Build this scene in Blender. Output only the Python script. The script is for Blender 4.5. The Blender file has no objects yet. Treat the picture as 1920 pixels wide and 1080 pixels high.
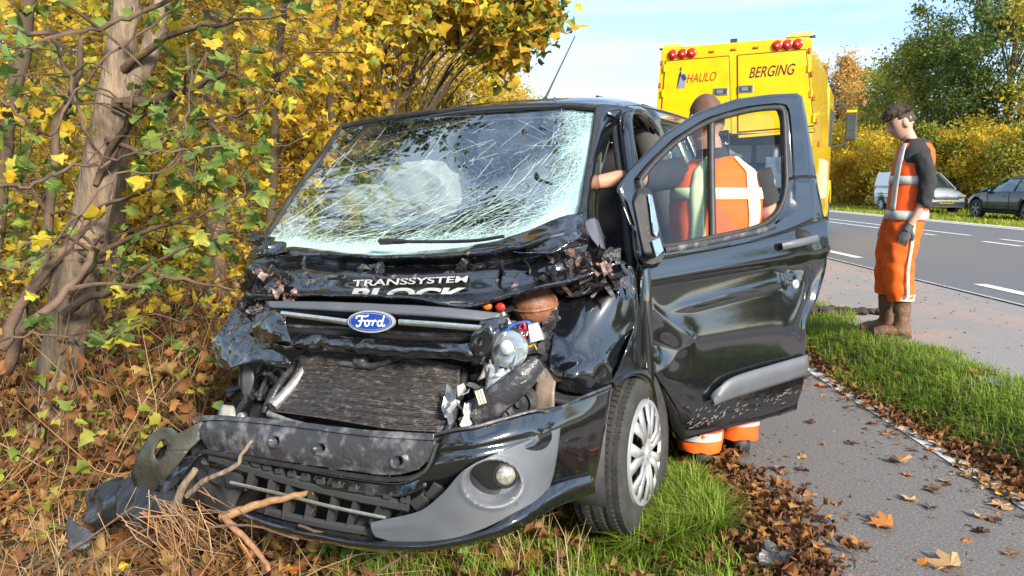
import bpy, bmesh, math, random
import numpy as np
from mathutils import Vector, Matrix, Euler, noise
rad = math.radians
SC = bpy.context.scene
COL = SC.collection
random.seed(11)
RNG = np.random.default_rng(11)

# ------------------------------------------------------------------ camera, sky, sun, exposure
FPX = 1387.0                                   # focal length in pixels of a 1920 wide frame
PITCH = math.atan(200.0 / FPX)
CAM = Vector((0, 0, 1.38))
cam = bpy.data.cameras.new('camera')
camo = bpy.data.objects.new('camera', cam)
COL.objects.link(camo)
camo.location = CAM
camo.rotation_euler = (math.pi / 2 - PITCH, 0, 0)
cam.sensor_width = 36.0
cam.lens = 36.0 * FPX / 1920.0
cam.clip_start, cam.clip_end = 0.05, 900
SC.camera = camo

SUN_EL, SUN_AZ = rad(28), rad(150)             # azimuth clockwise from +Y: behind the camera, to the right
world = bpy.data.worlds.new('World')
SC.world = world
world.use_nodes = True
wn, wl = world.node_tree.nodes, world.node_tree.links
wn.clear()
w_out = wn.new('ShaderNodeOutputWorld')
w_bg = wn.new('ShaderNodeBackground')
w_sky = wn.new('ShaderNodeTexSky')
w_sky.sky_type = 'NISHITA'
w_sky.sun_disc = False
w_sky.sun_elevation, w_sky.sun_rotation = SUN_EL, SUN_AZ
w_sky.air_density, w_sky.dust_density, w_sky.ozone_density = 0.9, 0.2, 2.6
w_tc = wn.new('ShaderNodeTexCoord')
w_map = wn.new('ShaderNodeMapping')
w_map.inputs['Scale'].default_value = (1.1, 1.6, 7.5)
w_map.inputs['Location'].default_value = (0.35, 0.2, 0.0)
w_n = wn.new('ShaderNodeTexNoise')
w_n.inputs['Scale'].default_value = 2.8
w_n.inputs['Detail'].default_value = 7
w_n.inputs['Roughness'].default_value = 0.55
w_n.inputs['Distortion'].default_value = 0.35
w_r = wn.new('ShaderNodeValToRGB')
w_r.color_ramp.elements[0].position = 0.42
w_r.color_ramp.elements[0].color = (0.16, 0.16, 0.16, 1)
w_r.color_ramp.elements[1].position = 0.60
w_r.color_ramp.elements[1].color = (0.72, 0.72, 0.72, 1)
w_mix = wn.new('ShaderNodeMixRGB')
w_mix.inputs['Color2'].default_value = (4.0, 5.0, 6.0, 1)
w_bg.inputs['Strength'].default_value = 0.092
for a, b in ((w_tc.outputs['Generated'], w_map.inputs['Vector']), (w_map.outputs['Vector'], w_n.inputs['Vector']),
             (w_n.outputs['Fac'], w_r.inputs['Fac']), (w_r.outputs['Color'], w_mix.inputs['Fac']),
             (w_sky.outputs['Color'], w_mix.inputs['Color1']), (w_mix.outputs['Color'], w_bg.inputs['Color']),
             (w_bg.outputs['Background'], w_out.inputs['Surface'])):
    wl.new(a, b)

sun = bpy.data.lights.new('sun', 'SUN')
sun.energy = 2.8
sun.angle = rad(10)
sun.color = (1.0, 0.90, 0.74)
suno = bpy.data.objects.new('sun', sun)
COL.objects.link(suno)
suno.location = (8, -8, 10)
_sd = Vector((math.sin(SUN_AZ) * math.cos(SUN_EL), math.cos(SUN_AZ) * math.cos(SUN_EL), math.sin(SUN_EL)))
suno.rotation_euler = _sd.to_track_quat('Z', 'Y').to_euler()

SC.view_settings.view_transform = 'Standard'
SC.view_settings.look = 'None'
SC.view_settings.gamma = 1.0
SC.view_settings.use_curve_mapping = False
SC.view_settings.exposure = 1.5
SC.cycles.use_denoising = True
SC.cycles.max_bounces = 8
SC.cycles.transparent_max_bounces = 24
SC.cycles.caustics_reflective = False
SC.cycles.caustics_refractive = False

# ------------------------------------------------------------------ pixel helpers (photo pixels, 1920 x 1080) for measuring points on real planes
def ray(u, v):
    a, b = (u - 960) / FPX, (540 - v) / FPX
    return Vector((a, math.cos(PITCH) + b * math.sin(PITCH), -math.sin(PITCH) + b * math.cos(PITCH)))
def atz(u, v, z):
    r = ray(u, v)
    return CAM + r * ((z - CAM.z) / r.z)
def aty(u, v, y):
    r = ray(u, v)
    return CAM + r * (y / r.y)

VAN_LOC = Vector((-0.297, 3.344, -0.146))
VAN_ROT = Euler((rad(3.6), rad(1.65), rad(-112.6)), 'XYZ')
VAN_M = Matrix.Translation(VAN_LOC) @ VAN_ROT.to_matrix().to_4x4()
VAN_I = VAN_M.inverted()
_vo = VAN_I @ CAM
def V(u, v, x):
    """point of the van's own frame (x forward, y to its left, z up) on the plane x"""
    d = VAN_I.to_3x3() @ ray(u, v)
    return _vo + d * ((x - _vo.x) / d.x)
def wpx(p):
    w = Vector(p) - CAM
    f = w.y * math.cos(PITCH) - w.z * math.sin(PITCH)
    return 960 + FPX * w.x / f, 540 - FPX * (w.y * math.sin(PITCH) + w.z * math.cos(PITCH)) / f
def vpx(p):
    """photo pixel of a point given in the van's frame"""
    w = VAN_M @ Vector(p) - CAM
    f = w.y * math.cos(PITCH) - w.z * math.sin(PITCH)
    return 960 + FPX * w.x / f, 540 - FPX * (w.y * math.sin(PITCH) + w.z * math.cos(PITCH)) / f

# ------------------------------------------------------------------ materials
MATS = {}
def srgb(r, g, b):
    f = lambda c: (c / 255 / 12.92) if c <= 10 else ((c / 255 + 0.055) / 1.055) ** 2.4
    return (f(r), f(g), f(b))
def mat(name, col, rough=0.5, metal=0.0, spec=0.5, coat=0.0, var=0.0, vscale=8.0, col2=None, lo=0.35, hi=0.65,
        bump=0.0, bscale=60.0, emit=None, trans=0.0, stretch=None, island=None, rvar=0.0, coatr=0.03, coati=1.5):
    if name in MATS:
        return MATS[name]
    m = bpy.data.materials.new(name)
    m.use_nodes = True
    n, l = m.node_tree.nodes, m.node_tree.links
    b = n['Principled BSDF']
    b.inputs['Base Color'].default_value = (*col, 1)
    b.inputs['Roughness'].default_value = rough
    b.inputs['Metallic'].default_value = metal
    b.inputs['Specular IOR Level'].default_value = spec
    b.inputs['Coat Weight'].default_value = coat
    b.inputs['Coat Roughness'].default_value = coatr
    b.inputs['Coat IOR'].default_value = coati
    if emit:
        b.inputs['Emission Color'].default_value = (*emit[0], 1)
        b.inputs['Emission Strength'].default_value = emit[1]
    tc = n.new('ShaderNodeTexCoord')
    vec = tc.outputs['Object']
    if stretch:
        mp = n.new('ShaderNodeMapping')
        mp.inputs['Scale'].default_value = stretch
        l.new(vec, mp.inputs['Vector'])
        vec = mp.outputs['Vector']
    csock = None
    if island:                                   # a palette, one colour for each leaf
        g = n.new('ShaderNodeNewGeometry')
        oi = n.new('ShaderNodeObjectInfo')
        ad = n.new('ShaderNodeMath'); ad.operation = 'ADD'
        l.new(g.outputs['Random Per Island'], ad.inputs[0]); l.new(oi.outputs['Random'], ad.inputs[1])
        nz = n.new('ShaderNodeTexNoise'); nz.inputs['Scale'].default_value = vscale; nz.inputs['Detail'].default_value = 1
        l.new(vec, nz.inputs['Vector'])
        ma = n.new('ShaderNodeMath'); ma.operation = 'MULTIPLY_ADD'; ma.inputs[1].default_value = 1.6 * var
        l.new(nz.outputs['Fac'], ma.inputs[0]); l.new(ad.outputs[0], ma.inputs[2])
        fr = n.new('ShaderNodeMath'); fr.operation = 'FRACT'
        l.new(ma.outputs[0], fr.inputs[0])
        cr = n.new('ShaderNodeValToRGB')
        k = len(island)
        while len(cr.color_ramp.elements) < k:
            cr.color_ramp.elements.new(0.5)
        for i, c in enumerate(island):
            cr.color_ramp.elements[i].position = i / (k - 1)
            cr.color_ramp.elements[i].color = (*c, 1)
        l.new(fr.outputs[0], cr.inputs['Fac'])
        csock = cr.outputs['Color']
    elif var or col2:
        nz = n.new('ShaderNodeTexNoise')
        nz.inputs['Scale'].default_value = vscale
        nz.inputs['Detail'].default_value = 6
        nz.inputs['Roughness'].default_value = 0.6
        l.new(vec, nz.inputs['Vector'])
        cr = n.new('ShaderNodeValToRGB')
        cr.color_ramp.elements[0].position, cr.color_ramp.elements[1].position = lo, hi
        c1 = col2 or tuple(c * (1 - var) for c in col)
        c0 = col if col2 else tuple(min(1, c * (1 + var)) for c in col)
        cr.color_ramp.elements[0].color = (*c0, 1)
        cr.color_ramp.elements[1].color = (*c1, 1)
        l.new(nz.outputs['Fac'], cr.inputs['Fac'])
        csock = cr.outputs['Color']
        if rvar:
            rr = n.new('ShaderNodeMapRange')
            rr.inputs['To Min'].default_value = max(0.02, rough - rvar); rr.inputs['To Max'].default_value = min(1, rough + rvar)
            l.new(nz.outputs['Fac'], rr.inputs['Value']); l.new(rr.outputs['Result'], b.inputs['Roughness'])
    if csock:
        l.new(csock, b.inputs['Base Color'])
    if bump:
        nb = n.new('ShaderNodeTexNoise')
        nb.inputs['Scale'].default_value = bscale
        nb.inputs['Detail'].default_value = 4
        l.new(vec, nb.inputs['Vector'])
        bp = n.new('ShaderNodeBump')
        bp.inputs['Strength'].default_value = bump
        bp.inputs['Distance'].default_value = 0.02
        l.new(nb.outputs['Fac'], bp.inputs['Height'])
        l.new(bp.outputs['Normal'], b.inputs['Normal'])
    if trans:
        tr = n.new('ShaderNodeBsdfTranslucent')
        tr.inputs['Color'].default_value = (*col, 1)
        if csock:
            l.new(csock, tr.inputs['Color'])
        mx = n.new('ShaderNodeMixShader')
        mx.inputs['Fac'].default_value = trans
        l.new(b.outputs[0], mx.inputs[1]); l.new(tr.outputs[0], mx.inputs[2])
        l.new(mx.outputs[0], n['Material Output'].inputs['Surface'])
    MATS[name] = m
    return m
def fresnel(n, l, ior=1.5):
    """same reflectance from both faces of a thin pane"""
    g = n.new('ShaderNodeNewGeometry')
    m = n.new('ShaderNodeMath'); m.operation = 'MULTIPLY_ADD'
    m.inputs[1].default_value = 1 / ior - ior; m.inputs[2].default_value = ior
    l.new(g.outputs['Backfacing'], m.inputs[0])
    f = n.new('ShaderNodeFresnel')
    l.new(m.outputs[0], f.inputs['IOR'])
    return f
def glass(name, tint, gloss_min=0.06, rough=0.01):
    m = bpy.data.materials.new(name)
    m.use_nodes = True
    n, l = m.node_tree.nodes, m.node_tree.links
    n.remove(n['Principled BSDF'])
    t = n.new('ShaderNodeBsdfTransparent'); t.inputs['Color'].default_value = (*tint, 1)
    g = n.new('ShaderNodeBsdfGlossy'); g.inputs['Roughness'].default_value = rough
    fr = fresnel(n, l)
    mr = n.new('ShaderNodeMapRange'); mr.inputs['To Min'].default_value = gloss_min; mr.inputs['To Max'].default_value = 1
    mx = n.new('ShaderNodeMixShader')
    l.new(fr.outputs[0], mr.inputs['Value']); l.new(mr.outputs['Result'], mx.inputs['Fac'])
    l.new(t.outputs[0], mx.inputs[1]); l.new(g.outputs[0], mx.inputs[2])
    l.new(mx.outputs[0], n['Material Output'].inputs['Surface'])
    MATS[name] = m
    return m

# ------------------------------------------------------------------ objects
def tag(o, label=None, cat=None, group=None, kind=None):
    if label: o['label'] = label
    if cat: o['category'] = cat
    if group: o['group'] = group
    if kind: o['kind'] = kind
    return o
def empty(name, loc=(0, 0, 0), rot=(0, 0, 0)):
    o = bpy.data.objects.new(name, None)
    COL.objects.link(o)
    o.location, o.rotation_euler = loc, rot
    o.empty_display_size = 0.2
    return o
def link(name, me, m=None, parent=None, smooth=None):
    o = bpy.data.objects.new(name, me)
    COL.objects.link(o)
    for q in (m if isinstance(m, (list, tuple)) else [m]):
        if q: me.materials.append(q)
    if parent: o.parent = parent
    if smooth is not None:
        for p in me.polygons: p.use_smooth = True
        me.set_sharp_from_angle(angle=rad(smooth))
    return o
def solid(o, t, off=-1.0):
    md = o.modifiers.new('solid', 'SOLIDIFY'); md.thickness = t; md.offset = off
    return o
def bevel(o, w, seg=2):
    md = o.modifiers.new('bevel', 'BEVEL'); md.width = w; md.segments = seg; md.limit_method = 'ANGLE'; md.angle_limit = rad(35)
    return o
def nz(p, f=1.0, s=0.0):
    return noise.noise(Vector(p) * f + Vector((s, s * 1.7, -s)))
def facet(p, f=1.0, s=0.0):
    return noise.noise(Vector(p) * f + Vector((s, s * 1.7, -s)), noise_basis='VORONOI_F1') * .5
def ridge(p, f=1.0, s=0.0):
    return 1 - 2 * abs(noise.noise(Vector(p) * f + Vector((s, s * 1.7, -s))))

class MB:
    """collects shapes into one mesh"""
    def __init__(self):
        self.v, self.f, self.mi = [], [], []
        self.cur = 0
    def add(self, vs, fs):
        b = len(self.v)
        self.v += [tuple(p) for p in vs]
        for f in fs:
            self.f.append([i + b for i in f]); self.mi.append(self.cur)
        return self
    def box(self, c, s, rot=None, taper=(1, 1)):
        M = rot.to_matrix() if isinstance(rot, Euler) else (rot or Matrix.Identity(3))
        vs = []
        for z in (-.5, .5):
            t = taper if z > 0 else (1, 1)
            for x, y in ((-.5, -.5), (.5, -.5), (.5, .5), (-.5, .5)):
                vs.append(Vector(c) + M @ Vector((x * s[0] * t[0], y * s[1] * t[1], z * s[2])))
        return self.add(vs, [(3, 2, 1, 0), (4, 5, 6, 7), (0, 1, 5, 4), (1, 2, 6, 5), (2, 3, 7, 6), (3, 0, 4, 7)])
    def tube(self, pts, r, n=8, up=None, cap=True, jag=0.0):
        """r: radius, list of radii or of (ra, rb)"""
        pts = [Vector(p) for p in pts]
        k = len(pts)
        rr = r if isinstance(r, (list, tuple)) and len(r) == k else [r] * k
        vs, fs = [], []
        prev = None
        for i, p in enumerate(pts):
            t = (pts[min(i + 1, k - 1)] - pts[max(i - 1, 0)])
            t = t.normalized() if t.length > 1e-9 else Vector((0, 0, 1))
            u0 = Vector(up) if up is not None else (prev if prev is not None else (Vector((0, 0, 1)) if abs(t.z) < .9 else Vector((1, 0, 0))))
            a = u0 - t * u0.dot(t)
            if a.length < 1e-6: a = t.orthogonal()
            a.normalize()
            b = t.cross(a)
            prev = a
            ra, rb = rr[i] if isinstance(rr[i], (list, tuple)) else (rr[i], rr[i])
            for j in range(n):
                th = 2 * math.pi * j / n
                q = 1 + (random.uniform(-jag, jag) if jag else 0)
                vs.append(p + a * (math.cos(th) * ra * q) + b * (math.sin(th) * rb * q))
        for i in range(k - 1):
            for j in range(n):
                fs.append((i * n + j, i * n + (j + 1) % n, (i + 1) * n + (j + 1) % n, (i + 1) * n + j))
        if cap:
            fs.append(tuple(range(n - 1, -1, -1))); fs.append(tuple((k - 1) * n + j for j in range(n)))
        return self.add(vs, fs)
    def lathe(self, prof, c=(0, 0, 0), axis=(0, 0, 1), n=24, close=False):
        """prof: list of (radius, height along axis)"""
        ax = Vector(axis).normalized()
        a = ax.orthogonal().normalized(); b = ax.cross(a)
        vs, fs = [], []
        for rr, h in prof:
            for j in range(n):
                th = 2 * math.pi * j / n
                vs.append(Vector(c) + ax * h + (a * math.cos(th) + b * math.sin(th)) * rr)
        k = len(prof)
        for i in range(k - 1 + (1 if close else 0)):
            i2 = (i + 1) % k
            for j in range(n):
                fs.append((i * n + j, i * n + (j + 1) % n, i2 * n + (j + 1) % n, i2 * n + j))
        return self.add(vs, fs)
    def prism(self, poly, d):
        """poly: 3D outline, d: extrusion vector"""
        k = len(poly); d = Vector(d)
        vs = [Vector(p) for p in poly] + [Vector(p) + d for p in poly]
        fs = [tuple(range(k - 1, -1, -1)), tuple(range(k, 2 * k))]
        fs += [(i, (i + 1) % k, k + (i + 1) % k, k + i) for i in range(k)]
        return self.add(vs, fs)
    def ball(self, c, r, n=12, m=8, fn=None):
        r = r if isinstance(r, (list, tuple)) else (r, r, r)
        vs, fs = [], []
        for i in range(m + 1):
            ph = math.pi * i / m
            for j in range(n):
                th = 2 * math.pi * j / n
                p = Vector((math.sin(ph) * math.cos(th), math.sin(ph) * math.sin(th), math.cos(ph)))
                q = Vector((p.x * r[0], p.y * r[1], p.z * r[2]))
                if fn: q = fn(p, q)
                vs.append(Vector(c) + q)
        for i in range(m):
            for j in range(n):
                fs.append((i * n + j, (i + 1) * n + j, (i + 1) * n + (j + 1) % n, i * n + (j + 1) % n))
        return self.add(vs, fs)
    def grid(self, G):
        """G[i][j] points"""
        nu = len(G[0])
        fs = [(i * nu + j, i * nu + j + 1, (i + 1) * nu + j + 1, (i + 1) * nu + j) for i in range(len(G) - 1) for j in range(nu - 1)]
        return self.add([p for r in G for p in r], fs)
    def build(self, name, m=None, parent=None, smooth=None, merge=False, fixn=True):
        me = bpy.data.meshes.new(name)
        me.from_pydata(self.v, [], self.f)
        if isinstance(m, (list, tuple)):
            me.polygons.foreach_set('material_index', self.mi)
        if merge or fixn:
            bm = bmesh.new(); bm.from_mesh(me)
            if merge: bmesh.ops.remove_doubles(bm, verts=bm.verts, dist=1e-5)
            if fixn: bmesh.ops.recalc_face_normals(bm, faces=bm.faces)
            bm.to_mesh(me); bm.free()
        return link(name, me, m, parent, smooth)

def crom(P, n):
    """n points of the Catmull-Rom curve through P"""
    P = [Vector(p) for p in P]
    if len(P) == 1: return [P[0].copy() for _ in range(n)]
    out = []
    for i in range(n):
        t = i / (n - 1) * (len(P) - 1)
        k = min(int(t), len(P) - 2); f = t - k
        p1, p2 = P[k], P[k + 1]
        p0 = P[k - 1] if k > 0 else p1 * 2 - p2
        p3 = P[k + 2] if k + 2 < len(P) else p2 * 2 - p1
        out.append(0.5 * ((2 * p1) + (p2 - p0) * f + (2 * p0 - 5 * p1 + 4 * p2 - p3) * f * f + (3 * p1 - p0 - 3 * p2 + p3) * f ** 3))
    return out
def surf(rows, nu, nv):
    R = [crom(r, nu) for r in rows]
    C = [crom([r[j] for r in R], nv) for j in range(nu)]
    return [[C[j][i] for j in range(nu)] for i in range(nv)]
def dent(G, amp, f, s=0.0, rg=0.7, d=Vector((1, 0, 0)), edge=True):
    """crumples a grid of points along d: creases plus soft waves"""
    nv, nu = len(G), len(G[0])
    for i in range(nv):
        for j in range(nu):
            p = G[i][j]
            a = amp
            h = rg * (ridge(p, f, s) - 0.4) + (1 - rg) * nz(p, f * .6, s + 9) - 1.1 * rg * facet(p, f * 1.5, s + 4)
            sh = Vector((nz(p, f, s + 21), nz(p, f, s + 33), nz(p, f, s + 41))) * amp * .35
            G[i][j] = p + d * (a * h) + sh
    return G
def vsheet(name, rows, m, parent, nu=40, nv=20, amp=0.0, f=6.0, s=0.0, rg=0.7, t=0.004, smooth=35, post=None, d=Vector((1, 0, 0))):
    """sheet in the van's frame through measured points (u, v, x)"""
    G = surf([[V(*p) for p in r] for r in rows], nu, nv)
    if amp: dent(G, amp, f, s, rg, d)
    if post:
        for i in range(nv):
            for j in range(nu):
                G[i][j] = post(G[i][j], j / (nu - 1), i / (nv - 1))
    o = MB().grid(G).build(name, m, parent, smooth, fixn=False)
    if t: solid(o, t, 0)
    o.data['k'] = 1
    return o, G
def radial_hit(poly, c, th):
    dx, dy = math.cos(th), math.sin(th)
    best = None
    k = len(poly)
    for i in range(k):
        ax, ay = poly[i][0] - c[0], poly[i][1] - c[1]
        bx, by = poly[(i + 1) % k][0] - c[0], poly[(i + 1) % k][1] - c[1]
        ex, ey = bx - ax, by - ay
        den = dx * ey - dy * ex
        if abs(den) < 1e-9: continue
        t = (ax * ey - ay * ex) / den
        q = (ax * dy - ay * dx) / den
        if t > 0 and -1e-6 <= q <= 1 + 1e-6 and (best is None or t > best): best = t
    return (c[0] + dx * best, c[1] + dy * best)
def ring_plate(outer, inner, c, n, conv, rings=2):
    """2D outline with a hole -> grid of points; conv(u, v, k) maps to 3D"""
    G = []
    for r in range(rings + 1):
        row = []
        for j in range(n + 1):
            th = 2 * math.pi * (j % n) / n
            a, b = radial_hit(inner, c, th), radial_hit(outer, c, th)
            k = r / rings
            row.append(conv(a[0] + (b[0] - a[0]) * k, a[1] + (b[1] - a[1]) * k, k))
        G.append(row)
    return G
def fan(poly, conv, n=0):
    """filled outline as one ngon"""
    return [conv(*p) for p in poly]
def text_mesh(s, size=1.0, shear=0.0, bold=0.0, sx=1.0):
    """flat lettering as a mesh in its own plane: x along the line, y up"""
    cu = bpy.data.curves.new('lettering', 'FONT')
    cu.body = s; cu.size = size; cu.shear = shear; cu.offset = bold
    o = bpy.data.objects.new('lettering', cu)
    COL.objects.link(o)
    dg = bpy.context.evaluated_depsgraph_get()
    me = bpy.data.meshes.new_from_object(o.evaluated_get(dg))
    bpy.data.objects.remove(o)
    bm = bmesh.new(); bm.from_mesh(me)
    bmesh.ops.triangulate(bm, faces=bm.faces)
    bmesh.ops.subdivide_edges(bm, edges=[e for e in bm.edges if e.calc_length() > size * .25], cuts=2, use_grid_fill=False)
    bmesh.ops.triangulate(bm, faces=bm.faces)
    vs = [Vector((v.co.x * sx, v.co.y, 0)) for v in bm.verts]
    bm.verts.index_update()
    fs = [[v.index for v in f.verts] for f in bm.faces]
    bm.free()
    x0, x1 = min(v.x for v in vs), max(v.x for v in vs)
    y0, y1 = min(v.y for v in vs), max(v.y for v in vs)
    return [((v.x - x0) / (x1 - x0), (v.y - y0) / (y1 - y0)) for v in vs], fs

# ================================================================== THE SETTING
def sstep(a, b, x):
    t = np.clip((x - a) / (b - a), 0, 1)
    return t * t * (3 - 2 * t)
def gz(x, y):
    """height of the open ground"""
    x = np.asarray(x, float); y = np.asarray(y, float)
    w = np.sin(x * 1.7 + y * .9) * .5 + np.sin(x * .63 - y * 1.31 + 1.0) * .5 + np.sin(x * 3.9 + y * 2.7) * .25
    h = 0.21 * sstep(2.25, 2.95, x)
    h = h - 0.15 * sstep(1.02, 0.35, x) - 0.10 * sstep(0.1, -1.6, x) - 0.35 * sstep(-2.2, -5.0, x) * sstep(4.0, 9.0, y) * 0.0
    h = h + w * 0.03 * sstep(0.7, -0.5, x) + w * .015 * sstep(13, 14, x)
    h = h - 0.02 * sstep(12.6, 13.2, x) - 0.12 * sstep(13.2, 16, x)
    h = h + 0.05 * np.exp(-((x - 2.62) / .2) ** 2)
    # bed under the sealed surfaces
    h = np.where((x > 1.0) & (x < 2.26), h - 0.02, h)
    h = np.where((x > 2.98) & (x < 12.75), h - 0.03, h)
    return h
def fast_mesh(name, verts, tris, m, parent=None, smooth=False):
    me = bpy.data.meshes.new(name)
    verts = np.asarray(verts, np.float32).reshape(-1, 3); tris = np.asarray(tris, np.int32).reshape(-1, 3)
    me.vertices.add(len(verts)); me.vertices.foreach_set('co', verts.ravel())
    me.loops.add(tris.size); me.loops.foreach_set('vertex_index', tris.ravel())
    me.polygons.add(len(tris))
    me.polygons.foreach_set('loop_start', np.arange(0, tris.size, 3, dtype=np.int32))
    me.polygons.foreach_set('loop_total', np.full(len(tris), 3, np.int32))
    if smooth: me.polygons.foreach_set('use_smooth', np.ones(len(tris), bool))
    me.update(calc_edges=True)
    return link(name, me, m, parent)
def strip_mesh(name, xs, ys, zf, m):
    X, Y = np.meshgrid(xs, ys)
    Z = zf(X, Y)
    G = [[(X[i, j], Y[i, j], Z[i, j]) for j in range(len(xs))] for i in range(len(ys))]
    return MB().grid(G).build(name, m, None, 60, fixn=False)

m_soil = mat('soil', (0.085, 0.058, 0.032), .95, var=.6, vscale=3.0, col2=(0.06, 0.07, 0.02), bump=.6, bscale=30)
m_path = mat('path_asphalt', (0.165, 0.152, 0.147), .9, var=.0, col2=(0.32, 0.295, 0.275), vscale=95, lo=.48, hi=.70, bump=.5, bscale=260)
m_road = mat('road_asphalt', (0.120, 0.124, 0.140), .78, col2=(0.16, 0.162, 0.175), vscale=60, bump=.3, bscale=220)
m_shoulder = mat('shoulder_concrete', (0.27, 0.255, 0.25), .9, col2=(0.36, 0.27, 0.235), vscale=2.2, lo=.44, hi=.62, bump=.4, bscale=120, stretch=(1.0, .55, 1))
m_line = mat('road_paint', (0.78, 0.78, 0.76), .7, var=.08, vscale=30)
m_lineworn = mat('worn_paint', (0.62, 0.60, 0.55), .85, col2=(0.20, 0.19, 0.18), vscale=16, lo=.47, hi=.60)
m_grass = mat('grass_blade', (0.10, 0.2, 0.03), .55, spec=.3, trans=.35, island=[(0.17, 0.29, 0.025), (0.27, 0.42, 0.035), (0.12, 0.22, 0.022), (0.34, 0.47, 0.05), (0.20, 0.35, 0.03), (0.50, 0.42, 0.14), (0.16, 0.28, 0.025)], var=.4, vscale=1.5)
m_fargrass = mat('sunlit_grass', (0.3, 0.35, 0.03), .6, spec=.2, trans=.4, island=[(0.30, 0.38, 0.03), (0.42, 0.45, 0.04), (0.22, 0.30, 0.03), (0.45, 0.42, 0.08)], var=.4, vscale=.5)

xs = np.concatenate([[-120, -80, -50, -30, -20, -14, -10, -8], np.arange(-6.5, 0.9, .18), [.95, .999, 1.001, 1.6, 2.255, 2.265], np.arange(2.33, 2.98, .08), [2.985, 4, 8, 12.745, 12.755, 13, 13.5, 14.2, 15, 16, 18, 22, 30, 50, 80, 140]])
ys = np.concatenate([[-30, -15, -8, -3, 0, 1.2], np.arange(1.8, 8.5, .15), [9, 10, 11, 12, 14, 16, 18, 20, 23, 26, 30, 40, 60, 100, 180, 320]])
tag(strip_mesh('ground', xs, ys, gz, m_soil), kind='structure')
yl = np.concatenate([np.arange(-30, 2, 2.0), np.arange(2, 14, .5), np.arange(14, 320, 9.0)])
def pedge(y): return 0.985 + .03 * np.sin(y * 1.9) + .012 * np.sin(y * 7.1)
def path_strip():
    G = []
    for y in np.concatenate([np.arange(-30, 1, 2.), np.arange(1, 9, .1), np.arange(9, 300, 6.)]):
        a = pedge(y)
        G.append([(a + (2.262 - a) * k, y, 0.0 + .012 * math.sin(math.pi * k)) for k in np.linspace(0, 1, 6)])
    return MB().grid(G).build('cycle_path', m_path, None, 60, fixn=False)
tag(path_strip(), kind='structure')
tag(strip_mesh('path_edge_line', np.array([2.16, 2.25]), np.arange(1, 40, .5), lambda X, Y: X * 0 + 0.008, m_lineworn), kind='structure')
tag(strip_mesh('road_shoulder', np.array([2.80, 3.4, 4.2, 4.835]), yl, lambda X, Y: X * 0 + .215, m_shoulder), kind='structure')
tag(strip_mesh('road', np.array([4.84, 7, 9.5, 12.42]), yl, lambda X, Y: X * 0 + .222, m_road), kind='structure')
tag(strip_mesh('far_kerb_strip', np.array([12.425, 12.9]), yl, lambda X, Y: X * 0 + .228, mat('kerb_concrete', (0.50, 0.47, 0.42), .9, var=.15, vscale=4)), kind='structure')
mk = MB()
def dash(x, w, y0, y1, z=.228):
    mk.add([(x - w, y0, z), (x + w, y0, z), (x + w, y1, z), (x - w, y1, z)], [(0, 1, 2, 3)])
for k in range(-6, 40):
    dash(5.30, .075, 6.95 + 4.3 * k, 8.31 + 4.3 * k)
for x, y0 in ((9.15, 18.3), (9.86, 15.9)):
    dash(x, .055, y0, 200)
for k in range(-8, 1):
    dash(9.15, .055, 16.0 + 2.75 * k, 17.1 + 2.75 * k if k else 16.45)
    dash(9.86, .055, 13.75 + 2.75 * k, 14.91 + 2.75 * k)
dash(12.25, .06, -30, 200)
tag(mk.build('road_marking', m_line, None), kind='structure')
mk = MB()
mk.add([(4.79, -30, .2275), (4.845, -30, .2275), (4.845, 200, .2275), (4.79, 200, .2275)], [(0, 1, 2, 3)])
tag(mk.build('road_seam', mat('seam_sealer', (0.38, 0.38, 0.40), .7, var=.2, vscale=20), None), kind='structure')

# ------------------------------------------------------------------ leaves and grass as arrays
_half = [(0.05, 0.0), (0.20, -.07), (0.50, -.02), (0.47, 0.10), (0.40, 0.22), (0.62, 0.42), (0.52, 0.52), (0.36, 0.53), (0.30, 0.70), (0.15, 0.82)]
MAPLE = np.array([(0, .28)] + _half + [(0, 1.0)] + [(-x, y) for x, y in reversed(_half)])
MAPLE_T = np.array([(0, i, i % (len(MAPLE) - 1) + 1) for i in range(1, len(MAPLE))])
_h2 = [(0.10, -.05), (0.45, 0.02), (0.40, 0.2), (0.56, 0.45), (0.32, 0.58)]
LOBED = np.array([(0, .3)] + _h2 + [(0, 1.0)] + [(-x, y) for x, y in reversed(_h2)])
LOBED_T = np.array([(0, i, i % (len(LOBED) - 1) + 1) for i in range(1, len(LOBED))])
OVAL = np.array([(0, 0), (.28, .45), (0, 1.0), (-.28, .45)])
OVAL_T = np.array([(0, 1, 2), (0, 2, 3)])
def unit(a): return a / np.maximum(np.linalg.norm(a, axis=1, keepdims=True), 1e-9)
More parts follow.
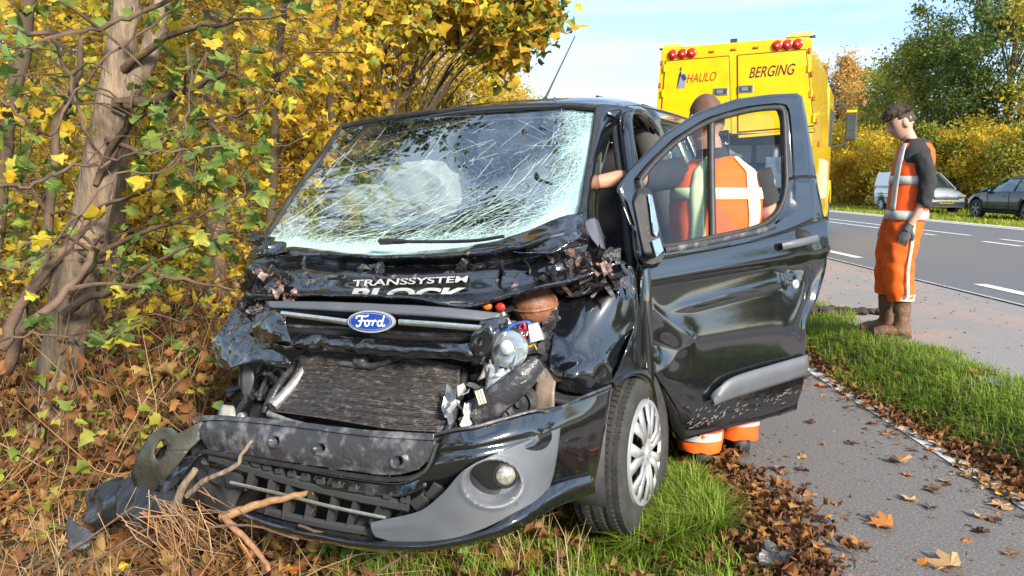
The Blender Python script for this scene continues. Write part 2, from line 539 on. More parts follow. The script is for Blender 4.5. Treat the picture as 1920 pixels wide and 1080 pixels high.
def leaf_arrays(P, size, shape='oval', up=0.6, curl=.25, rng=RNG, droop=None, sizes=None):
    """P: (N,3) bases. returns verts, tris"""
    S, T = {'oval': (OVAL, OVAL_T), 'maple': (MAPLE, MAPLE_T), 'lobed': (LOBED, LOBED_T)}[shape]
    N, k = len(P), len(S)
    nrm = unit(rng.normal(size=(N, 3)) + np.array([0, 0, up * 2.2]))
    t = rng.normal(size=(N, 3))
    if droop is not None: t = t * .8 + np.array(droop)
    t = unit(t - nrm * (t * nrm).sum(1, keepdims=True))
    b = np.cross(nrm, t)
    sz = size * rng.uniform(.6, 1.25, (N, 1)) if sizes is None else sizes[:, None]
    cu = rng.uniform(.3, 1.3, (N, 1)) * curl * rng.choice([1, 1, 1, -1], (N, 1))
    X, Y = S[:, 0][None, :], S[:, 1][None, :]
    X = X * rng.uniform(.55, 1.1, (N, 1)) * (1 + .15 * rng.normal(size=(N, k)) * (k > 5)); Y = Y * (1 + .12 * rng.normal(size=(N, k)) * (k > 5))
    H = cu * (np.abs(X) * 1.6 + (Y - .4) ** 2 * -.9) + rng.normal(size=(N, k)) * .05 * (k > 5)
    v = P[:, None, :] + sz[:, :, None] * (b[:, None, :] * X[:, :, None] + t[:, None, :] * Y[:, :, None] + nrm[:, None, :] * H[:, :, None])
    tr = T[None] + (np.arange(N) * k)[:, None, None]
    return v.reshape(-1, 3), tr.reshape(-1, 3)
def blades(P, h, w, lean=.5, rng=RNG):
    N = len(P)
    a = rng.uniform(0, 2 * np.pi, N)
    d = np.stack([np.cos(a), np.sin(a), np.zeros(N)], 1)
    s = np.stack([-np.sin(a), np.cos(a), np.zeros(N)], 1)
    hh = h * rng.uniform(.45, 1.3, (N, 1)); ww = w * rng.uniform(.6, 1.3, (N, 1)); ln = lean * rng.uniform(.1, 1.6, (N, 1))
    up = np.array([0, 0, 1.0])
    p1 = P + up * hh * .55 + d * hh * ln * .28
    p2 = P + up * hh * (1 - .35 * ln) + d * hh * ln * .95
    v = np.stack([P - s * ww, P + s * ww, p1 - s * ww * .75, p1 + s * ww * .75, p2], 1)
    T = np.array([(0, 1, 3), (0, 3, 2), (2, 3, 4)])
    return v.reshape(-1, 3), (T[None] + (np.arange(N) * 5)[:, None, None]).reshape(-1, 3)
def inpoly(x, y, poly):
    c = np.zeros(len(x), bool); k = len(poly)
    for i in range(k):
        (x0, y0), (x1, y1) = poly[i], poly[(i + 1) % k]
        m = ((y0 > y) != (y1 > y)) & (x < (x1 - x0) * (y - y0) / (y1 - y0 + 1e-12) + x0)
        c ^= m
    return c
def scatter(n, x0, x1, y0, y1, poly=None, dens=None):
    x, y = RNG.uniform(x0, x1, n), RNG.uniform(y0, y1, n)
    k = np.ones(n, bool)
    if poly: k &= inpoly(x, y, poly)
    if dens is not None: k &= RNG.uniform(0, 1, n) < dens(x, y)
    return x[k], y[k]
def on_ground(x, y, dz=0.0):
    z = gz(x, y)
    z = np.where((x > 1.0) & (x < 2.25), 0.006, z)
    z = np.where((x > 2.95) & (x < 4.84), .217, z)
    return np.stack([x, y, z + dz], 1)

# verge between the path and the shoulder, in tufts
def tuft(x, y): return 0.62 + .5 * np.sin(x * 9 + np.sin(y * 4) * 2) * np.sin(y * 7.3 + x * 3)
def verge_edge(y): return 2.33 + .06 * np.sin(y * 2.3) + .03 * np.sin(y * 6.1)
x, y = scatter(62000, 2.25, 3.05, 2.4, 9.5, None, lambda x, y: (x > verge_edge(y)) * (x < 2.92 + .07 * np.sin(y * 3.1) + .04 * np.sin(y * 8)) * np.clip(tuft(x, y), .25, 1) * np.clip(1.5 - y * .1, .3, 1))
A = blades(on_ground(x, y, -.01), .088, .0027, .95)
x, y = scatter(9000, 2.3, 3.0, 9.5, 60, None, lambda x, y: np.clip(12 / y, 0, 1))
B = blades(on_ground(x, y, -.01), .12, .008, .6)
tag(fast_mesh('verge_grass', np.concatenate([A[0], B[0]]), np.concatenate([A[1], B[1] + len(A[0])]), m_grass), kind='stuff')
# grass the van stands in
def frontgrass(x, y):
    a = np.exp(-((x - .62) / .26) ** 2) * (y < 3.55) * 1.0
    b = (x > -.75) * (x < .75) * (y < 3.3) * .75
    c = (x > .3) * (x < .92) * (y > 2.2) * .35
    return np.clip(np.maximum(np.maximum(a, b), c) * np.clip(tuft(x * 1.2, y), .1, 1.2), 0, 1) * (x < .95 - .12 * np.abs(np.sin(y * 3)))
x, y = scatter(42000, -.9, .95, 2.2, 3.9, None, frontgrass)
A = blades(on_ground(x, y, -.01), .10, .0026, .8)
x, y = scatter(9000, .45, .85, 2.75, 3.25)
B = blades(on_ground(x, y, -.01), .17, .0030, .8)
tag(fast_mesh('front_grass', np.concatenate([A[0], B[0]]), np.concatenate([A[1], B[1] + len(A[0])]), m_grass), kind='stuff')
# sunlit far verge and the meadow seen between the trunks
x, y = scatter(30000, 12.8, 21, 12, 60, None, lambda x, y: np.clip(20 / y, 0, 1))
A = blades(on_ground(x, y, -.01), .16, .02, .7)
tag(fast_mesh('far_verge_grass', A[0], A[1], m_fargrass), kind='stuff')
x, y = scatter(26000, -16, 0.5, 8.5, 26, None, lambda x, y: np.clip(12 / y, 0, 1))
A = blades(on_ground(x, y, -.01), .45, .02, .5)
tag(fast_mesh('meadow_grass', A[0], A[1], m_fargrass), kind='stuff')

# leaf litter: brown, curled, thick along the path's edge and under the trees
LITTER = [(0.20, 0.085, 0.03), (0.10, 0.045, 0.02), (0.32, 0.15, 0.05), (0.07, 0.035, 0.018), (0.42, 0.20, 0.06), (0.15, 0.07, 0.03), (0.26, 0.12, 0.06), (0.11, 0.05, 0.025)]
m_litter = mat('dead_leaf', (0.25, 0.11, 0.04), .7, spec=.3, trans=.15, island=LITTER, var=.2, vscale=3)
m_litter2 = mat('orange_leaf', (0.35, 0.15, 0.04), .65, spec=.3, trans=.2, island=[(0.27, 0.11, 0.035), (0.13, 0.06, 0.025), (0.38, 0.19, 0.06), (0.09, 0.042, 0.02), (0.33, 0.14, 0.045), (0.16, 0.075, 0.03), (0.46, 0.30, 0.10), (0.11, 0.055, 0.025), (0.20, 0.085, 0.035)], var=.2, vscale=3)
x, y = scatter(28000, .55, 1.35, 1.9, 9, None, lambda x, y: np.exp(-((x - .97) / (.16 + .05 * np.sin(y * 5))) ** 2) * np.clip(1.35 - .1 * y, .1, 1))
A = leaf_arrays(on_ground(x, y, .0) + RNG.uniform(0, .05, (len(x), 1)) * [0, 0, 1], .034, 'lobed', .5, .9)
x, y = scatter(7500, 2.08, 2.55, 2.2, 9, None, lambda x, y: np.exp(-((x - 2.30 - .03 * np.sin(y * 4)) / .095) ** 2))
B = leaf_arrays(on_ground(x, y, .0) + RNG.uniform(0, .03, (len(x), 1)) * [0, 0, 1], .036, 'lobed', .5, .9)
tag(fast_mesh('path_leaf_litter', np.concatenate([A[0], B[0]]), np.concatenate([A[1], B[1] + len(A[0])]), m_litter), kind='stuff')
x, y = scatter(16000, -5.5, .7, 2.2, 8.5, None, lambda x, y: np.where(x < -.6, 1, .35))
A = leaf_arrays(on_ground(x, y, .0) + RNG.uniform(0, .09, (len(x), 1)) * [0, 0, 1], .060, 'maple', .20, 1.1)
tag(fast_mesh('woodland_leaf_litter', A[0], A[1], m_litter2), kind='stuff')
# small crumbs on the path and the shoulder
x, y = scatter(2400, 1.0, 2.2, 1.8, 9)
A = leaf_arrays(on_ground(x, y, .003), .022, 'oval', 1.5, .4)
x, y = scatter(500, 2.9, 5.2, 4, 12)
B = leaf_arrays(on_ground(x, y, .012), .03, 'oval', 1.5, .4)
tag(fast_mesh('leaf_crumbs', np.concatenate([A[0], B[0]]), np.concatenate([A[1], B[1] + len(A[0])]), m_litter), kind='stuff')

# dry stalks and twigs under the trees, heaped up against the bumper
m_twig = mat('dry_stalk', (0.38, 0.24, 0.12), .8, island=[(0.34, 0.20, 0.10), (0.22, 0.12, 0.06), (0.50, 0.35, 0.19), (0.15, 0.08, 0.04), (0.38, 0.19, 0.08), (0.27, 0.13, 0.06)], var=.1)
def stalks(P, D, L, r, bend=.28):
    """thin three sided bent stalks"""
    N = len(P)
    D = unit(D); side = unit(np.cross(D, RNG.normal(size=(N, 3)))); s2 = np.cross(D, side)
    V0 = []
    for k, (f, q) in enumerate(((0, 1), (.5, .8), (1, .3))):
        c = P + D * (L * f)[:, None] + side * (L * bend * RNG.uniform(-1, 1, N) * (1 - (2 * f - 1) ** 2))[:, None]
        for j in range(3):
            th = 2 * math.pi * j / 3
            V0.append(c + (side * math.cos(th) + s2 * math.sin(th)) * (r * q)[:, None])
    v = np.stack(V0, 1)
    T = []
    for k in range(2):
        for j in range(3):
            a, b, c, d = k * 3 + j, k * 3 + (j + 1) % 3, k * 3 + 3 + (j + 1) % 3, k * 3 + 3 + j
            T += [(a, b, c), (a, c, d)]
    return v.reshape(-1, 3), (np.array(T)[None] + (np.arange(N) * 9)[:, None, None]).reshape(-1, 3)
def stalk_set(n, x0, x1, y0, y1, L, r, lift, zmul, dens=None, aim=None):
    x, y = scatter(n, x0, x1, y0, y1, None, dens)
    N = len(x)
    D = RNG.normal(size=(N, 3)) * [1, 1, zmul]
    if aim is not None: D = D * .45 + np.array(aim)
    P = on_ground(x, y, 0) + np.stack([x * 0, x * 0, RNG.uniform(-.01, lift, N)], 1)
    return stalks(P, D, L * RNG.uniform(.4, 1.5, N), r * RNG.uniform(.6, 1.4, N))
def joinarr(*S):
    o, vv, tt = 0, [], []
    for v, t in S:
        vv.append(v); tt.append(t + o); o += len(v)
    return np.concatenate(vv), np.concatenate(tt)
A = joinarr(stalk_set(2600, -5.5, .2, 2.2, 8.5, .45, .0026, .12, .35, lambda x, y: np.where(x < -.4, 1, .4)),
            stalk_set(200, -2.2, -.35, 2.35, 3.25, .36, .0022, .10, .3, None, (.4, .3, .05)),
            stalk_set(1500, -5, -1.2, 3.4, 7.5, .7, .004, .15, 1.2, None, (0, 0, .7)),
            stalk_set(260, 1.0, 2.3, 1.9, 7, .12, .0016, .004, .0))
m_straw = mat('straw', (0.5, 0.36, 0.18), .8, spec=.2, trans=.2, island=[(0.55, 0.42, 0.23), (0.42, 0.28, 0.13), (0.62, 0.50, 0.30), (0.32, 0.19, 0.09), (0.48, 0.34, 0.17)], var=.2)
x, y = scatter(9000, -4.5, .25, 2.25, 7, None, lambda x, y: np.clip(.35 + .6 * np.sin(x * 3.1 + 1) * np.sin(y * 2.7), .08, 1) * np.where(y < 3.3, 1, .6))
B = blades(on_ground(x, y, .02), .26, .0022, 1.25)
tag(fast_mesh('dry_grass', B[0], B[1], m_straw), kind='stuff')
tag(fast_mesh('dry_stalks', A[0], A[1], m_twig), kind='stuff')
x, y = scatter(2600, -4.8, -1.0, 3.4, 7.5)
A = leaf_arrays(on_ground(x, y, 0) + np.stack([x * 0, x * 0, RNG.uniform(.05, .75, len(x)) ** 1.3], 1), .075, 'maple', .1, .8, droop=(0, 0, -.6))
x, y = scatter(800, -5.0, -.7, 3.0, 6.5)
B = leaf_arrays(on_ground(x, y, 0) + np.stack([x * 0, x * 0, RNG.uniform(.04, .6, len(x))], 1), .07, 'lobed', .5, .5)
tag(fast_mesh('green_undergrowth', B[0], B[1], mat('undergrowth_leaf', (0.2, 0.28, 0.05), .5, spec=.3, trans=.35, island=[(0.20, 0.30, 0.05), (0.42, 0.44, 0.07), (0.14, 0.22, 0.05), (0.60, 0.52, 0.08)], var=.2)), kind='stuff')
tag(fast_mesh('hanging_dead_leaves', A[0], A[1], m_litter2), kind='stuff')

# ================================================================== TREES
Y1, Y2, Y3, Y4 = (0.76, 0.49, 0.035), (0.86, 0.64, 0.055), (0.72, 0.43, 0.04), (0.52, 0.28, 0.045)
G1, G2, G3, G4 = (0.11, 0.18, 0.04), (0.15, 0.24, 0.05), (0.25, 0.32, 0.055), (0.06, 0.11, 0.03)
m_bark = mat('bark', (0.32, 0.235, 0.165), .9, col2=(0.16, 0.12, 0.088), vscale=26, bump=1.0, bscale=40, stretch=(1, 1, .22))
m_bark2 = mat('dark_bark', (0.13, 0.085, 0.055), .9, col2=(0.07, 0.055, 0.04), vscale=9, bump=.6, bscale=30, stretch=(1, 1, .4))
m_fpale = mat('branch_bark', (0.125, 0.080, 0.055), .85, var=.4, vscale=7, bump=.3, bscale=40)
L_YEL = mat('leaf_yellow', Y1, .55, spec=.3, trans=.5, island=[Y1, Y2, (0.62, 0.58, 0.09), Y2, Y1, G3, Y3, (0.85, 0.72, 0.14)], var=.5, vscale=.7)
L_ORA = mat('leaf_orange', Y3, .55, spec=.3, trans=.4, island=[Y3, Y1, Y4, Y2, Y2, (0.45, 0.2, 0.04), Y1, G3], var=.5, vscale=.7)
L_MIX = mat('leaf_mixed', Y1, .55, spec=.3, trans=.4, island=[Y1, G2, Y4, G1, Y3, G3, Y2, Y4], var=.6, vscale=.7)
L_GRN = mat('leaf_green', G2, .5, spec=.35, trans=.35, island=[G1, G2, G3, G1, G4, G2, (0.35, 0.36, 0.06)], var=.5, vscale=.6)
L_OLV = mat('leaf_olive', G3, .5, spec=.35, trans=.45, island=[G3, G2, (0.40, 0.40, 0.06), G3, Y1, G2, (0.5, 0.45, 0.06)], var=.6, vscale=.35)
L_PAL = mat('leaf_pale_orange', Y3, .6, spec=.2, trans=.4, island=[(0.65, 0.40, 0.14), (0.70, 0.45, 0.12), (0.55, 0.33, 0.14), (0.75, 0.55, 0.12)], var=.5, vscale=.5)
L_CAN = mat('leaf_backlit_dark', G4, .6, spec=.2, trans=.12, island=[G4, (0.05, 0.085, 0.025), (0.08, 0.10, 0.03), (0.14, 0.10, 0.03)], var=.3)  # backlit darkness put into the leaf colour, for dark silhouettes in the windscreen
L_NEAR = mat('leaf_maple_green', G2, .45, spec=.35, trans=.4, island=[G2, (0.20, 0.33, 0.08), G3, (0.12, 0.24, 0.07), G3, (0.10, 0.19, 0.06), (0.50, 0.50, 0.06), (0.80, 0.52, 0.04)], var=.25, vscale=1.5)

def tree(name, label, base, H, tr, cz, crad, lm, nclump=40, per=500, ls=.10, cr=.6, group=None, seed=0, shape='oval', bark=None, lean=(0, 0), clumps=None, up=.3, low=0.0, limbs=True):
    """base point, height, trunk radius, crown centre height and radii"""
    rng = np.random.default_rng(seed)
    t = empty(name, base)
    tag(t, label, 'tree' if 'shrub' not in name and 'bush' not in name else 'shrub', group)
    if clumps is None:
        d = unit(rng.normal(size=(nclump, 3)))
        r = rng.uniform(.35, 1.0, (nclump, 1)) ** .6
        C = d * r * np.array(crad) + np.array([lean[0] * .6, lean[1] * .6, cz])
        C[:, 2] = np.maximum(C[:, 2], .25 + low)
    else:
        C = np.array(clumps, float)
    w = MB()
    top = Vector((lean[0], lean[1], H * .9))
    tp = [Vector((0, 0, -.15)), Vector((0, 0, 0)), top * .35 + Vector((rng.normal() * .06, rng.normal() * .06, 0)), top * .65 + Vector((rng.normal() * .1, 0, 0)), top]
    tp = crom(tp, 12)
    w.tube(tp, [max(.012, tr * (1.25 - 1.1 * i / 11)) for i in range(12)], 9)
    trunk = w.build('trunk', bark or m_bark, t, 60)
    if limbs:
        w = MB()
        for c in C:
            c = Vector(c)
            k = min(11, max(2, int(11 * (max(0.2, c.z - .45 * math.hypot(c.x, c.y))) / (H * .9))))
            a = tp[k]
            mid = a.lerp(c, .5) + Vector((rng.normal() * .1, rng.normal() * .1, .12 * (c - a).length))
            r0 = max(.008, tr * .28 * (1 - .5 * k / 11))
            w.tube(crom([a, mid, c], 6), [r0, r0 * .8, r0 * .6, r0 * .45, r0 * .3, r0 * .15], 5)
            for q in range(3):
                e = c + Vector(rng.normal(size=3)) * cr * .7
                w.tube([mid.lerp(c, .4 + .2 * q), e], [r0 * .3, .003], 4)
        tag(w.build('branches', bark or m_bark, t, 60, fixn=False), kind='stuff')
    n = len(C) * per
    idx = np.repeat(np.arange(len(C)), per)
    sp = rng.normal(size=(n, 3)) * cr * np.array([.5, .5, .38]) * rng.uniform(.55, 1.35, (len(C), 1))[idx]
    P = C[idx] + sp
    P[:, 2] = np.maximum(P[:, 2], .03)
    v, tri = leaf_arrays(P, ls, shape, up, .3, rng)
    o = fast_mesh('crown', v, tri, lm, t)
    return t
def place(u, Y, z=None):
    X = (u - 960) / FPX * (Y * math.cos(PITCH) + .35)
    return (X, Y, float(gz(X, Y)) if z is None else z)
def ztop(v, Y):
    r = ray(960, v)
    return CAM.z + r.z / r.y * Y

# woodland behind the crash: centre pixel, distance, height, crown radius
WOOD = [
    (40, 10.5, 9.5, 2.2, L_YEL, 'yellow tree at the far left behind the bare leaning stem', 'oval', .13),
    (330, 10.0, 9.0, 2.0, L_YEL, 'bright yellow tree directly behind the forked maple trunk', 'oval', .12),
    (200, 15.5, 9.0, 2.6, L_ORA, 'orange tree deep in the wood behind the forked maple', 'oval', .12),
    (520, 11.5, 8.8, 1.9, L_ORA, 'orange brown tree left of the van roof', 'oval', .11),
    (655, 13.0, 9.0, 2.0, L_MIX, 'tree of mixed green and gold leaves above the windscreen', 'oval', .11),
    (770, 15.0, 8.6, 1.9, L_MIX, 'olive and gold tree behind the middle of the van roof', 'oval', .11),
    (455, 17.0, 9.0, 2.6, L_YEL, 'tall yellow tree in the second row of the wood', 'oval', .13),
    (850, 22.0, 6.6, 1.9, L_PAL, 'pale orange tree with thin twigs at the end of the wood', 'oval', .12),
    (945, 36.0, 6.3, 1.5, L_YEL, 'small far yellow tree above the van roof beside the sky', 'oval', .2),
]
for i, (u, Yd, H, R, lm, lab, sh, ls) in enumerate(WOOD):
    tree('woodland_tree', lab, place(u, Yd), H, .11 + .02 * (i % 3), H * .55, (R, R, H * .46), lm, 50, 620 if i < 7 else 420, ls * .85, .92 if i < 7 else .7, 'trees of the wood behind the van', 100 + i, sh, m_bark2 if i % 2 else m_bark)
BUSH = [(80, 7.6, 1.9, 1.0, L_MIX, 'low green and gold shrub at the far left edge'), (260, 8.2, 2.3, 1.1, L_YEL, 'yellow shrub glowing behind the maple trunk'),
        (400, 8.6, 2.6, 1.1, L_YEL, 'yellow shrub beside the van at windscreen height'), (480, 9.4, 3.6, 1.2, L_ORA, 'orange shrub touching the left edge of the windscreen'),
        (600, 10.2, 3.9, 1.3, L_YEL, 'yellow shrub just above the windscreen corner'), (720, 11.2, 4.0, 1.4, L_MIX, 'green and gold shrub above the van roof'),
        (860, 13.5, 3.7, 1.5, L_YEL, 'yellow shrub above the van roof next to the pale tree'), (150, 9.3, 3.4, 1.3, L_YEL, 'yellow shrub left of the forked maple')]
for i, (u, Yd, H, R, lm, lab) in enumerate(BUSH):
    tree('woodland_shrub', lab, place(u, Yd), H, .035, H * .52, (R, R * .8, H * .48), lm, 34, 330, .085, .5, 'shrubs along the edge of the wood', 200 + i, 'oval', m_bark2)
# overhanging green branch in front of the sky
b = place(760, 9.2)
cl = [(aty(u, v, 8.6 + .5 * (k % 3)) - Vector(b)) for k, (u, v) in enumerate([(700, 20), (760, -10), (820, 30), (860, 10), (890, 40), (915, 15), (935, 45), (955, 20), (975, 35), (1000, 40), (985, 10), (955, 80), (945, 100), (900, 75), (860, 70), (790, 60), (980, -30), (900, -40), (1010, -20), (740, -70), (830, -80), (930, -110)])]
tree('overhanging_tree', 'slender tree whose dark green leaves hang into the sky above the van', b, 5.2, .09, 0, (1, 1, 1), L_MIX, per=120, ls=.13, cr=.30, seed=301, shape='lobed', clumps=cl, bark=m_bark2)
tree('overhanging_tree', 'leafy dark green spray of branches beside the open sky', place(800, 9.9), 5.0, .07, 0, (1, 1, 1), L_GRN, per=110, ls=.13, cr=.27, seed=302, shape='lobed', bark=m_bark2,
     clumps=[(aty(u, v, 9.3 + .3 * (k % 3)) - Vector(place(800, 9.9))) for k, (u, v) in enumerate([(870, 5), (900, 20), (930, 0), (960, 40), (985, 25), (1000, 45), (1008, 30), (950, 85), (938, 105), (975, -20), (905, 60), (840, 30)])])

# trees and bushes beyond the road
RIGHT = [
    (1868, 37, 17.0, 3.9, L_GRN, 'tall green tree at the right edge above the black car', .22),
    (1795, 40, 13.0, 2.5, L_GRN, 'green tree next to the tall one behind the white van', .22),
    (1712, 43, 11.2, 2.2, L_OLV, 'olive green tree above the young man with wispy top', .22),
    (1655, 48, 8.6, 2.0, L_OLV, 'olive tree left of the young man behind the hedge', .24),
    (1560, 54, 10.8, 2.0, L_PAL, 'pale orange tree just right of the yellow truck', .24),
    (1605, 60, 10.4, 2.0, L_OLV, 'grey green tree between the pale orange tree and the olive ones', .26),
    (1990, 27, 13.5, 1.9, L_YEL, 'yellow leaved tree cut by the right edge of the picture', .2),
    (1480, 64, 7.0, 2.4, L_OLV, 'distant tree hidden mostly by the yellow truck', .26),
]
for i, (u, Yd, H, R, lm, lab, ls) in enumerate(RIGHT):
    tree('roadside_tree', lab, place(u, Yd), H, .2, H * .56, (R, R, H * .45), lm, 54 if i else 80, 250 if i else 330, ls, .95, 'trees beyond the road', 400 + i, 'oval', m_bark2)
HEDGE = [(1580, 42, 5.0, 2.3, L_YEL, 'golden bush right beside the yellow truck'), (1625, 40, 4.6, 2.2, L_ORA, 'orange gold bush behind the white van'),
         (1680, 37, 4.2, 2.0, L_YEL, 'golden bush behind the young man'), (1745, 36, 4.0, 2.2, L_OLV, 'olive and gold bush above the white van'),
         (1812, 36, 4.4, 2.0, L_YEL, 'yellow bush between the white van and the black car'), (1872, 34, 4.0, 2.0, L_YEL, 'yellow bush above the black car roof'),
         (1935, 32, 4.2, 2.0, L_OLV, 'yellow and green bush at the right edge'), (1545, 50, 5.0, 2.4, L_ORA, 'orange bush seen past the truck mirror')]
for i, (u, Yd, H, R, lm, lab) in enumerate(HEDGE):
    tree('hedge_bush', lab, place(u, Yd), H, .06, H * .5, (R, R * .7, H * .5), lm, 40, 260, .18, .65, 'bushes of the hedge beyond the road', 500 + i, 'oval', m_bark2)

for i, (X_, Y_, H, R, lm, lab) in enumerate([(-6.5, -7, 9, 3.0, L_GRN, 'green tree on the wood side some way behind the viewer'), (-3.5, -13, 10, 3.2, L_OLV, 'olive tree farther back along the path'), (-9, -1.5, 8, 2.6, L_MIX, 'mixed green and gold tree level with the viewer'),
        (3.5, -26, 9, 3.0, L_OLV, 'olive tree by the road far behind the viewer'), (19, -2, 5.5, 2.6, L_OLV, 'low bush tree across the road behind the viewer'), (31, 23, 8, 3.2, L_OLV, 'olive tree well beyond the road past the black car'), (33, 13, 8, 3.2, L_YEL, 'yellow tree well beyond the road outside the picture'), (36, 3, 9, 3.4, L_GRN, 'green tree well beyond the road level with the viewer')]):
    tree('roadside_tree', lab, (X_, Y_, float(gz(X_, Y_))), H, .16, H * .52, (R, R, H * .46), lm, 40, 300, .22, 1.0, 'trees around the viewer', 600 + i, 'oval', m_bark2)

# ------------------------------------------------------------------ the big forked maple beside the van
def pxtube(w, pts, Y, r, n=8, jit=0.0):
    """limb through photo pixels at distances Y"""
    P = []
    for k, p in enumerate(pts):
        yy = p[2] if len(p) > 2 else Y
        P.append(aty(p[0], p[1], yy))
    m = max(6, 4 * len(P))
    C = crom(P, m)
    for i in range(1, m - 1):
        C[i] += Vector((random.gauss(0, jit), random.gauss(0, jit), random.gauss(0, jit)))
    rr = [r[0] + (r[1] - r[0]) * i / (m - 1) for i in range(m)]
    w.tube(C, rr, n, jag=.06)
    return C
def sub(o, base):
    """re-express world built geometry relative to a thing's base"""
    o.data.transform(Matrix.Translation(-Vector(base)))
leafspots = []
def twigs(C, n, r, L, w, dn=.15, keep=True):
    """side twigs with leaf spots"""
    for _ in range(n):
        i = random.randrange(len(C) // 4, len(C) - 1)
        a = C[i]
        d = Vector((random.gauss(0, 1), random.gauss(0, .8), random.gauss(.1, .7))).normalized()
        l = L * random.uniform(.5, 1.4)
        b = a + d * l * .5 + Vector((0, 0, random.uniform(-.02, .05)))
        e = a + d * l + Vector((0, 0, -dn * l))
        w.tube(crom([a, b, e], 6), [r, r * .85, r * .7, r * .6, r * .5, r * .3], 5)
        for q in range(3):
            leafspots.append(b.lerp(e, .35 + .33 * q) + Vector((random.gauss(0, .03), random.gauss(0, .03), random.gauss(0, .03))))
MB0 = aty(100, 830, 4.5)
maple = empty('forked_maple', MB0)
tag(maple, 'large maple with a forked grey brown trunk beside the wrecked van', 'tree')
w = MB()
T0 = pxtube(w, [(82, 905), (92, 830), (112, 690), (148, 520), (183, 340), (212, 190), (233, 50), (246, -70)], 4.5, (.155, .062), 14)
T1 = pxtube(w, [(196, 300), (222, 205), (268, 130), (296, 40), (312, -60)], 4.5, (.072, .042), 12)
o = w.build('trunk', m_bark, maple, 60); sub(o, MB0)
LIMBS = [
    ([(215, 195), (300, 185, 4.35), (360, 165, 4.2), (425, 140, 4.1), (520, 175, 3.9)], (.034, .006)),
    ([(185, 330), (240, 215, 4.2), (215, 190, 4.0)], (.02, .01)),
    ([(232, 130, 4.45), (330, 60, 4.3), (420, 45, 4.2), (540, 25, 4.1)], (.024, .005)),
    ([(25, 60, 3.6), (150, 62, 3.7), (230, 35, 3.8), (330, 0, 3.9), (430, -20, 4.0)], (.012, .012)),
    ([(10, 700, 3.9), (50, 560, 3.9), (80, 490, 3.9), (105, 255, 4.0), (140, 150, 4.0), (152, 70, 4.0)], (.034, .014)),
    ([(0, 655, 3.4), (50, 560, 3.5), (110, 480, 3.6), (150, 440, 3.7), (170, 395, 3.8)], (.028, .016)),
    ([(40, 620, 3.3), (110, 560, 3.4), (175, 475, 3.6), (190, 440, 3.8)], (.022, .014)),
    ([(0, 350, 3.3), (60, 345, 3.3), (120, 315, 3.4), (200, 305, 3.5), (240, 290, 3.5), (330, 280, 3.6), (440, 270, 3.7)], (.010, .004)),
    ([(150, 470, 4.3), (200, 490, 4.2), (240, 520, 4.1), (330, 470, 4.0), (400, 440, 4.0)], (.018, .005)),
    ([(130, 550, 4.3), (200, 470, 4.2), (290, 430, 4.0), (380, 400, 3.9), (470, 360, 3.9)], (.02, .004)),
    ([(120, 590, 4.3), (170, 560, 4.2), (260, 535, 4.0), (330, 520, 3.9), (440, 545, 3.8)], (.028, .006)),
    ([(180, 345, 4.4), (250, 230, 4.3), (330, 190, 4.2), (360, 110, 4.1)], (.018, .006)),
    ([(200, 260, 4.4), (280, 285, 4.2), (350, 230, 4.1), (450, 210, 4.0), (530, 170, 3.9)], (.016, .004)),
    ([(0, 185, 3.5), (50, 225, 3.5), (100, 255, 3.6), (140, 170, 3.7), (240, 80, 3.8), (320, 20, 3.9)], (.008, .006)),
    ([(170, 400, 4.3), (260, 360, 4.1), (330, 290, 4.0), (350, 220, 4.0), (360, 130, 4.0)], (.012, .005)),
    ([(0, 500, 3.2), (60, 490, 3.3), (140, 410, 3.4), (220, 330, 3.5), (310, 320, 3.6), (390, 240, 3.6)], (.007, .003)),
    ([(100, 640, 4.4), (180, 620, 4.2), (270, 660, 4.0), (360, 600, 3.9)], (.009, .003)),
    ([(0, 640, 3.1), (60, 625, 3.1), (130, 630, 3.2), (160, 650, 3.3), (270, 600, 3.4)], (.006, .003)),
    ([(90, 50, 3.8), (120, 120, 3.8), (160, 240, 3.8), (190, 300, 3.9)], (.010, .008)),
    ([(300, 190, 4.3), (360, 330, 4.1), (410, 380, 4.0), (470, 470, 3.9)], (.010, .003)),
    ([(350, 90, 4.2), (360, 190, 4.2), (420, 260, 4.0), (445, 300, 4.0), (470, 390, 3.9)], (.010, .003)),
]
w = MB()
for pts, r in LIMBS:
    C = pxtube(w, pts, 4.4, r, 7, .008)
    twigs(C, 5, max(.0035, r[1] * .8), .30, w)
o = w.build('limbs', m_fpale, maple, 60, fixn=False); sub(o, MB0)
# the crown above the frame, hanging over the van
w = MB(); canopy = []
for k in range(30):
    a = T0[-1] if k % 2 else T1[-1]
    e = Vector((random.uniform(-3.4, .5), random.uniform(4.3, 8.0), 0))
    e.z = CAM.z + .245 * e.y + random.uniform(1.0, 3.4)
    if k > 24: e = Vector((random.uniform(-3.0, -.2), random.uniform(3.1, 5.8), random.uniform(3.4, 5.3)))
    mid = a.lerp(e, .5) + Vector((0, 0, .5))
    C = crom([a, mid, e], 14)
    w.tube(C, [.04 * (1 - .85 * i / 13) for i in range(14)], 6)
    for q in range(10):
        i = random.randrange(5, 14)
        d = Vector((random.gauss(0, .4), random.gauss(0, .4), random.gauss(0, .2)))
        w.tube([C[i], C[i] + d * .6 + Vector((0, 0, .05)), C[i] + d], [.007, .005, .003], 4)
        canopy += [C[i] + d * random.uniform(.3, 1.1) + Vector((random.gauss(0, .09), random.gauss(0, .09), random.gauss(0, .07))) for _ in range(15)]
o = w.build('upper_limbs', m_bark2, maple, 60, fixn=False); sub(o, MB0)
canopy = [p for p in canopy if p.z > CAM.z + .245 * p.y + .25]
v, tri = leaf_arrays(np.array(canopy) - np.array(MB0), .070, 'lobed', .5, .3)
